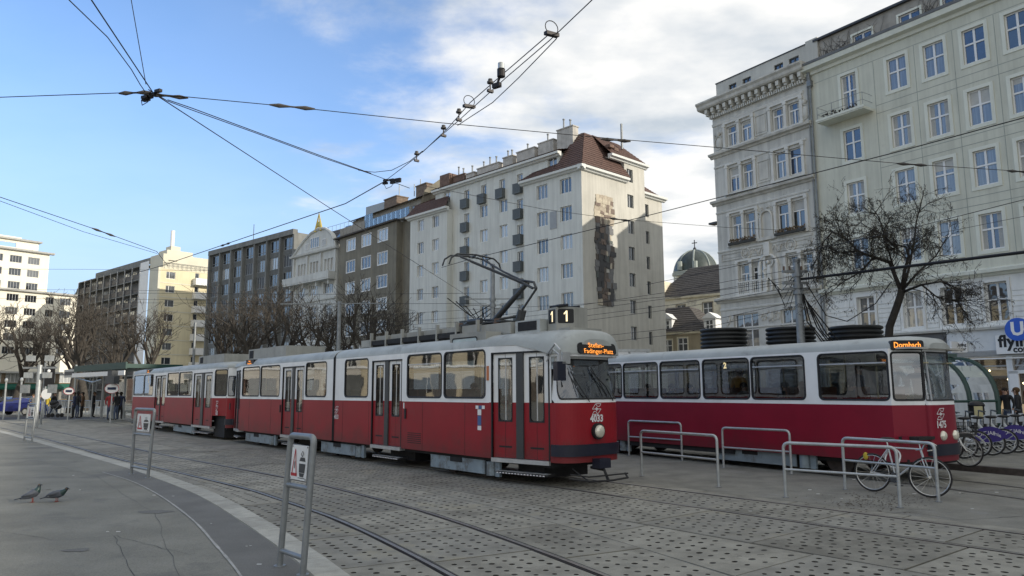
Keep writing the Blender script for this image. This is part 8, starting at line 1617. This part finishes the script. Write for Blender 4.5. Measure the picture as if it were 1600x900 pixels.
# ---- cars
MM('car_blue', (0.012, 0.02, 0.14), rough=0.25, coat=.8, var=.03); MM('car_dark', (0.02, 0.022, 0.025), rough=0.3, coat=.6); MM('car_glass', (0.02, 0.022, 0.025), rough=0.05, spec=.9, var=0); MM('car_silver', (0.35, 0.36, 0.37), rough=0.3, metal=.5); MM('lens', (.6, .6, .58), rough=.15); MM('lens_red', (.35, .02, .02), rough=.2)
def car(label, loc, rz, m):
    t = thing('parked_car', label, 'car', loc, rz, 'cars by the far pavement'); prof = [(-2.1, .35), (-2.15, .62), (-2.0, .86), (-1.1, .93), (-.55, 1.30), (.2, 1.43), (1.1, 1.40), (1.75, 1.08), (2.05, .98), (2.12, .6), (2.05, .32)]
    W_ = [.78, .84, .84, .84, .66, .62, .64, .74, .80, .84, .78]; mb = MB(); n = len(prof); mb.add([(x, -w_, z) for (x, z), w_ in zip(prof, W_)] + [(x, w_, z) for (x, z), w_ in zip(prof, W_)], [(i, i + 1, n + i + 1, n + i) for i in range(n - 1)] + [(0, n, 2 * n - 1, n - 1)])
    low = [0, 1, 2, 3, 7, 8, 9, 10]; mb.add([(prof[i][0], s_ * (W_[i] if i not in (3, 7) else .84), prof[i][1]) for s_ in (-1, 1) for i in low], [tuple(range(8)), tuple(range(8, 16))[::-1]]); mb.add([(prof[i][0], s_ * (W_[i] if i not in (3, 7) else .84), prof[i][1]) for s_ in (-1, 1) for i in (3, 4, 5, 6, 7)], [(0, 1, 2, 3, 4), (9, 8, 7, 6, 5)])
    mb.build('body', M[m], t); g = MB()
    for s_ in (-1, 1): g.add([(x, s_ * (y + .012), z) for x, y, z in ((-.95, .80, .98), (-.5, .69, 1.24), (.15, .645, 1.36), (.15, .83, .98))], ((0, 1, 2, 3),)); g.add([(x, s_ * (y + .012), z) for x, y, z in ((.22, .83, .98), (.22, .645, 1.36), (1.0, .66, 1.33), (1.5, .80, 1.04))], ((0, 1, 2, 3),))
    g.add([(-1.08, y, z) if z < 1 else (-.6, y * .84, z) for y, z in ((-.74, .95), (.74, .95), (.74, 1.27), (-.74, 1.27))], ((0, 1, 2, 3),)); g.build('windows', M['car_glass'], t)
    for x in (-1.3, 1.3):
        for s_ in (-1, 1): wl_ = MB().cyl((x, s_ * .78, .32), (0, 1, 0), .32, .1, 18).build('wheel', M['rubber'], t, smooth=True); MB().cyl((x, s_ * .885, .32), (0, 1, 0), .2, .012, 12).build('rim', M['rim'], wl_)
    for s_ in (-1, 1): MB().ball((-2.08, s_ * .62, .70), (.08, .17, .07), 8, 5).build('headlight', M['lens'], t); MB().ball((2.06, s_ * .66, .86), (.06, .14, .07), 8, 5).build('tail_light', M['lens_red'], t)
car('dark blue hatchback passing at the far left', at(30, 606, 62).xy.to_3d(), R(-3), 'car_blue'); car('black parked car behind the blue one', at(-4, 606, 74).xy.to_3d(), R(5), 'car_dark'); car('silver car at the left edge, mostly outside', at(12, 606, 82).xy.to_3d(), R(8), 'car_silver'); car('second black car, behind the blue one and the white posts', at(38, 606, 84).xy.to_3d(), R(4), 'car_dark')
for u, Y_, pose, c1_, c2_, l in ((53, 60, 'walk', 'c_grey', 'c_jeans', 'person in grey walking behind the farthest sign frame'), (64, 63, 'walk', 'c_black', 'c_black', 'person in black crossing near the signal post'), (76, 58, 'stand', 'c_yellow', 'c_jeans', 'person in a yellow jacket near the far stop'), (86, 52, 'walk', 'c_black', 'c_jeans', 'person in black pushing a pram toward the far stop'), (118, 49, 'wait', 'c_navy', 'c_black', 'person in navy waiting behind the far railing'), (123, 50, 'stand', 'c_black', 'c_jeans', 'person in black waiting right of the one in navy'), (131, 50, 'wait', 'c_brown', 'c_black', 'person in brown waiting at the stop, under the name board'), (148, 51, 'stand', 'c_black', 'c_black', 'person in black inside the shelter, left end'), (173, 46, 'wait', 'c_red', 'c_jeans', 'person in a red coat below the clock hood'), (184, 46, 'stand', 'c_black', 'c_jeans', 'person in black beside the shelter post'), (190, 47, 'wait', 'c_navy', 'c_black', 'person in navy at the right end of the shelter')):
    q = at(u, 606, Y_); q.z = .14 if u > 80 else 0; person(q, rnd.uniform(0, 6.28), pose, c1_, c2_, rnd.choice(['hair_dark', 'hair_brown']), l, 'people at the far stop')
pq = at(90, 606, 51.5); pq.z = .14; pr = thing('pram', 'black pram with raised hood at the far stop', 'pram', pq, 0); MB().ball((0, 0, .75), (.4, .25, .22), 10, 6).ball((-.2, 0, .98), (.25, .25, .22), 10, 6).build('hood', M['black'], pr); MB().tube([(-.35, -.2, .15), (.4, -.2, .95)], .02, 5).tube([(.3, -.2, .15), (-.1, -.2, .7)], .02, 5).build('chassis', M['galv_dark'], pr); [MB().cyl((x, y, .15), (0, 1, 0), .14, .02, 12).build('wheel', M['rubber'], pr) for x in (-.35, .3) for y in (-.22, .22)]
# ---- trees
MM('bark', (0.06, 0.053, 0.045), rough=0.95, var=0.35, scale=5, bump=.5, bscale=20); MM('bark_dark', (0.030, 0.026, 0.022), rough=0.95, var=0.3, scale=6); MM('twig_brown', (0.06, 0.052, 0.043), rough=0.95, var=0.2); MM('dry_leaf', (0.035, 0.030, 0.018), rough=0.8, var=0.4, scale=9)
def grow(seed, h_, spread=1.0, levels=5, r0=.28, first=.28, nl=7, droop=0.0, leaves=0, tw=.008, up=.35):
    rg = random.Random(seed); T_, B_, L_ = MB(), MB(), MB()
    def br(p, d, ln, r_, lv):
        n = 4 if lv < 3 else 3; P = [p]; Rr = [r_]; q = Vector(p); dd = Vector(d)
        for k in range(n):
            dd = (dd + Vector((rg.uniform(-1, 1), rg.uniform(-1, 1), rg.uniform(-.6, .8))) * (.16 + .05 * lv) + Vector((0, 0, (up if lv < 3 else up * .4) * .25 - droop * (.25 if lv > 2 else 0)))).normalized(); q = q + dd * (ln / n); P.append(q.copy()); Rr.append(max(tw, r_ * (1 - (.40 if lv else .30) * (k + 1) / n)))
        (T_ if lv == 0 else B_).tube(P, Rr, 10 if lv == 0 else 6 if lv < 2 else 4 if lv < 3 else 3, cap=False)
        if leaves and lv >= levels - 1:
            for k in range(leaves):
                c = P[rg.randrange(1, len(P))] + Vector((rg.uniform(-.06, .06), rg.uniform(-.06, .06), rg.uniform(-.12, .02))); a = Vector((rg.uniform(-1, 1), rg.uniform(-1, 1), rg.uniform(-1, 1))).normalized() * .04; b = a.orthogonal().normalized() * .022; L_.add([c - a, c + b, c + a, c - b], ((0, 1, 2, 3),))
        if lv < levels:
            m = nl if lv == 0 else rg.choice([3, 3, 4, 4]) if lv < 3 else rg.choice([2, 3, 3])
            for k in range(m):
                t = rg.uniform(.35 if lv else .62, 1.0); i = min(int(t * n), n - 1); c = P[i].lerp(P[i + 1], t * n - i); rr_ = Rr[min(i + 1, n)]
                az = 2 * math.pi * (k + rg.random() * .7) / m; sd2 = Vector((math.cos(az), math.sin(az), 0)); t1 = (P[min(i + 1, n)] - P[i]).normalized(); sd2 = (sd2 - t1 * sd2.dot(t1)).normalized()
                an = rg.uniform(.5, .95) * spread; nd = (t1 * math.cos(an) + sd2 * math.sin(an)).normalized()
                br(c, nd, ln * rg.uniform(.52, .82) * (1.0 if lv else h_ * (1 - first) / ln / 1.9), rr_ * rg.uniform(.55, .78), lv + 1)
    br(Vector((0, 0, 0)), Vector((rg.uniform(-.08, .08), rg.uniform(-.08, .08), 1)).normalized(), h_ * first * 1.5, r0, 0)
    return T_, B_, L_
TM = []
for sd3, hh in ((5, 12.5), (17, 12), (29, 13)):
    a, b, _ = grow(sd3, hh, .82, 5, .34, .26, 5, tw=.015, up=.55); TM.append((a.mesh('trunk', M['bark'], 'all'), b.mesh('branches', M['twig_brown'], False)))
TL = [(22, 72, 0, 1.0, 'bare tree at the left edge, before the white stepped block'), (62, 78, 1, .95, 'bare tree behind the floodlight mast'), (112, 62, 2, .95, 'big bare plane tree right of the oval stop sign'), (135, 70, 0, 1.05, 'thick bare plane tree rising behind the shelter name board'), (185, 74, 1, 1.0, 'bare tree before the long glazed front'), (232, 80, 2, 1.0, 'bare tree reaching across the yellow gable corner'), (345, 84, 0, 1.05, 'bare tree at the left end of the grey concrete block'), (395, 80, 1, 1.05, 'bare tree in the middle of the grey concrete block'), (440, 84, 2, 1.1, 'bare tree at the right end of the grey concrete block'), (488, 76, 0, .98, 'bare tree before the gabled white house'), (565, 74, 1, 1.02, 'bare tree in front of the brown block'), (600, 80, 2, .92, 'smaller bare tree at the brown block edge'), (-40, 66, 2, 1.0, 'bare tree just outside the left edge'), (368, 92, 2, 1.0, 'bare tree behind the first two at the grey block'), (522, 90, 1, 1.0, 'bare tree hidden behind the slim mast'), (160, 96, 2, .95, 'farther bare tree behind the thick plane trees')]
for i, (u, Y_, k, s_, lab) in enumerate(TL):
    p = at(u, 606, Y_); p.z = 0; t = thing('bare_tree', lab, 'tree', p, i * 1.3, 'bare trees along the far streets'); g_ = 1.22 if u > 300 else 1.04; t.scale = (s_ * g_, s_ * g_, s_ * g_ * .95); link('trunk', TM[k][0], t); link('branches', TM[k][1], t)
# the crooked dark tree at the right
p = at(1384, 606, 23); p.z = .1; t = thing('crooked_tree', 'crooked dark tree with a few dry leaves hanging, right of the ventilation stacks', 'tree', p, 0)
def rp_(u, v, y=0.0): return at(u, v, 23 + y) - p
mb = MB(); K = [(rp_(1384, 700), .13), (rp_(1386, 560), .12), (rp_(1390, 510), .115), (rp_(1401, 480), .11), (rp_(1409, 455), .105)]; mb.tube([a for a, _ in K], [b for _, b in K], 12); mb.build('trunk', M['bark_dark'], t, smooth='all')
LB = [[(1409, 457, 0), (1400, 435, .2), (1390, 410, .3), (1365, 402, .5), (1340, 392, .7), (1318, 395, .9)], [(1409, 457, 0), (1413, 425, -.2), (1420, 400, -.4), (1415, 385, -.3), (1395, 382, -.2)], [(1411, 452, 0), (1420, 420, .6), (1428, 380, .9), (1432, 345, 1.0), (1440, 315, 1.1)], [(1409, 457, 0), (1440, 445, -.6), (1470, 440, -.9), (1500, 452, -1.2)], [(1411, 452, 0), (1435, 425, .5), (1462, 400, .8), (1480, 370, 1.1)], [(1400, 432, .2), (1385, 380, .5), (1375, 345, .6), (1368, 330, .7)], [(1340, 392, .7), (1320, 370, .8), (1300, 362, .9)], [(1365, 402, .5), (1345, 425, .2), (1318, 440, 0), (1300, 455, -.2)], [(1395, 382, -.2), (1378, 365, -.3), (1350, 352, -.5)], [(1440, 445, -.6), (1465, 465, -.7), (1500, 470, -.9)], [(1300, 362, .9), (1285, 380, 1), (1280, 400, 1)]]
tb_ = MB(); lf_ = MB(); rg = random.Random(21)
def sub(p0, d0, ln, r_, lv):
    P = [p0]; q = p0.copy(); dd = d0.copy()
    for k in range(4): dd = (dd + Vector((rg.uniform(-1, 1), rg.uniform(-1, 1), rg.uniform(-1, .8))) * .32).normalized(); q = q + dd * ln / 4; P.append(q.copy())
    tb_.tube(P, [max(.005, r_ * (1 - .18 * k)) for k in range(5)], 3, cap=False)
    if lv >= 2:
        for k in range(3):
            if rg.random() < .9:
                c = P[rg.randrange(1, 5)] + Vector((rg.uniform(-.05, .05), rg.uniform(-.05, .05), rg.uniform(-.12, 0))); a = Vector((rg.uniform(-.6, .6), rg.uniform(-.6, .6), -1)).normalized() * rg.uniform(.03, .055); b = a.orthogonal().normalized() * .018; lf_.add([c - a, c + b, c + a, c - b], ((0, 1, 2, 3),))
    if lv < 3:
        for k in range(3 if lv < 2 else 2): i = rg.randrange(1, 5); sub(P[i], (dd + Vector((rg.uniform(-1, 1), rg.uniform(-1, 1), rg.uniform(-.7, .9))) * .9).normalized(), ln * rg.uniform(.5, .75), r_ * .55, lv + 1)
for li, l in enumerate(LB):
    P = catmull2([rp_(*q) for q in l]) if False else [rp_(*q) for q in l]; n = len(P); r0_ = (.075, .065, .05, .045, .045, .035, .03, .035, .03, .03, .02)[li]; MB().tube(P, [r0_ * (1 - .7 * k / (n - 1)) for k in range(n)], 8).build('limb', M['bark_dark'], t, smooth='all')
    for k in range(12): i = rg.randrange(0 if li > 2 else 1, n - 1) if n > 2 else 0; c = P[i].lerp(P[i + 1], rg.random()); d_ = (P[i + 1] - P[i]).normalized(); sub(c, (d_ + Vector((rg.uniform(-1, 1), rg.uniform(-1, 1), rg.uniform(-.8, 1))) * .9).normalized(), rg.uniform(.55, 1.0), .018, 0)
tag(tb_.build('twigs', M['bark_dark'], t), kind='stuff'); tag(lf_.build('dry_leaves', M['dry_leaf'], t), kind='stuff')
for k, (x, y) in enumerate(((-66, -20), (-70, 2), (-62, 24), (-70, 44), (-64, 66))): t = thing('bare_tree', ['first', 'second', 'third', 'fourth', 'fifth'][k] + ' bare tree outside the frame on the left, mirrored in the tram windows', 'tree', (x, y, 0), k * 1.9, 'trees outside the frame'); link('trunk', TM[k % 3][0], t); link('branches', TM[k % 3][1], t)
# small litter and stains on the ground
MM('litter', (.6, .6, .58), rough=.8); mb = MB(); rg = random.Random(2)
for k in range(26): u, v = rg.choice([(rg.uniform(80, 420), rg.uniform(740, 890)), (rg.uniform(960, 1560), rg.uniform(745, 800))]); z_ = PZ if u < 450 else -.002; c = gnd(u, v, z_); a = rg.uniform(0, 3); s_ = rg.uniform(.01, .03); mb.box(c.x - s_, c.x + s_, c.y - s_ * .5, c.y + s_ * .5, c.z, c.z + .006)
tag(mb.build('litter', M['litter']), 'scattered scraps of pale litter on the asphalt', 'litter', kind='stuff')
MM('dirt_patch', (0.30, 0.285, 0.24), rough=.95, var=.3, scale=5); MM('leaf_litter', (.05, .035, .02), rough=.9)
mb = MB()
for k in range(260): u, v = rg.gauss(1370, 45), rg.gauss(783, 8); c = gnd(u, v, 0); s_ = rg.uniform(.008, .022); mb.quad((c.x - s_, c.y, .0), (c.x, c.y - s_, .002), (c.x + s_, c.y, .008), (c.x, c.y + s_, .002))
tag(mb.build('fallen_leaves', M['leaf_litter']), 'dry leaf scraps gathered round the hoop barrier posts', 'leaves', kind='stuff')
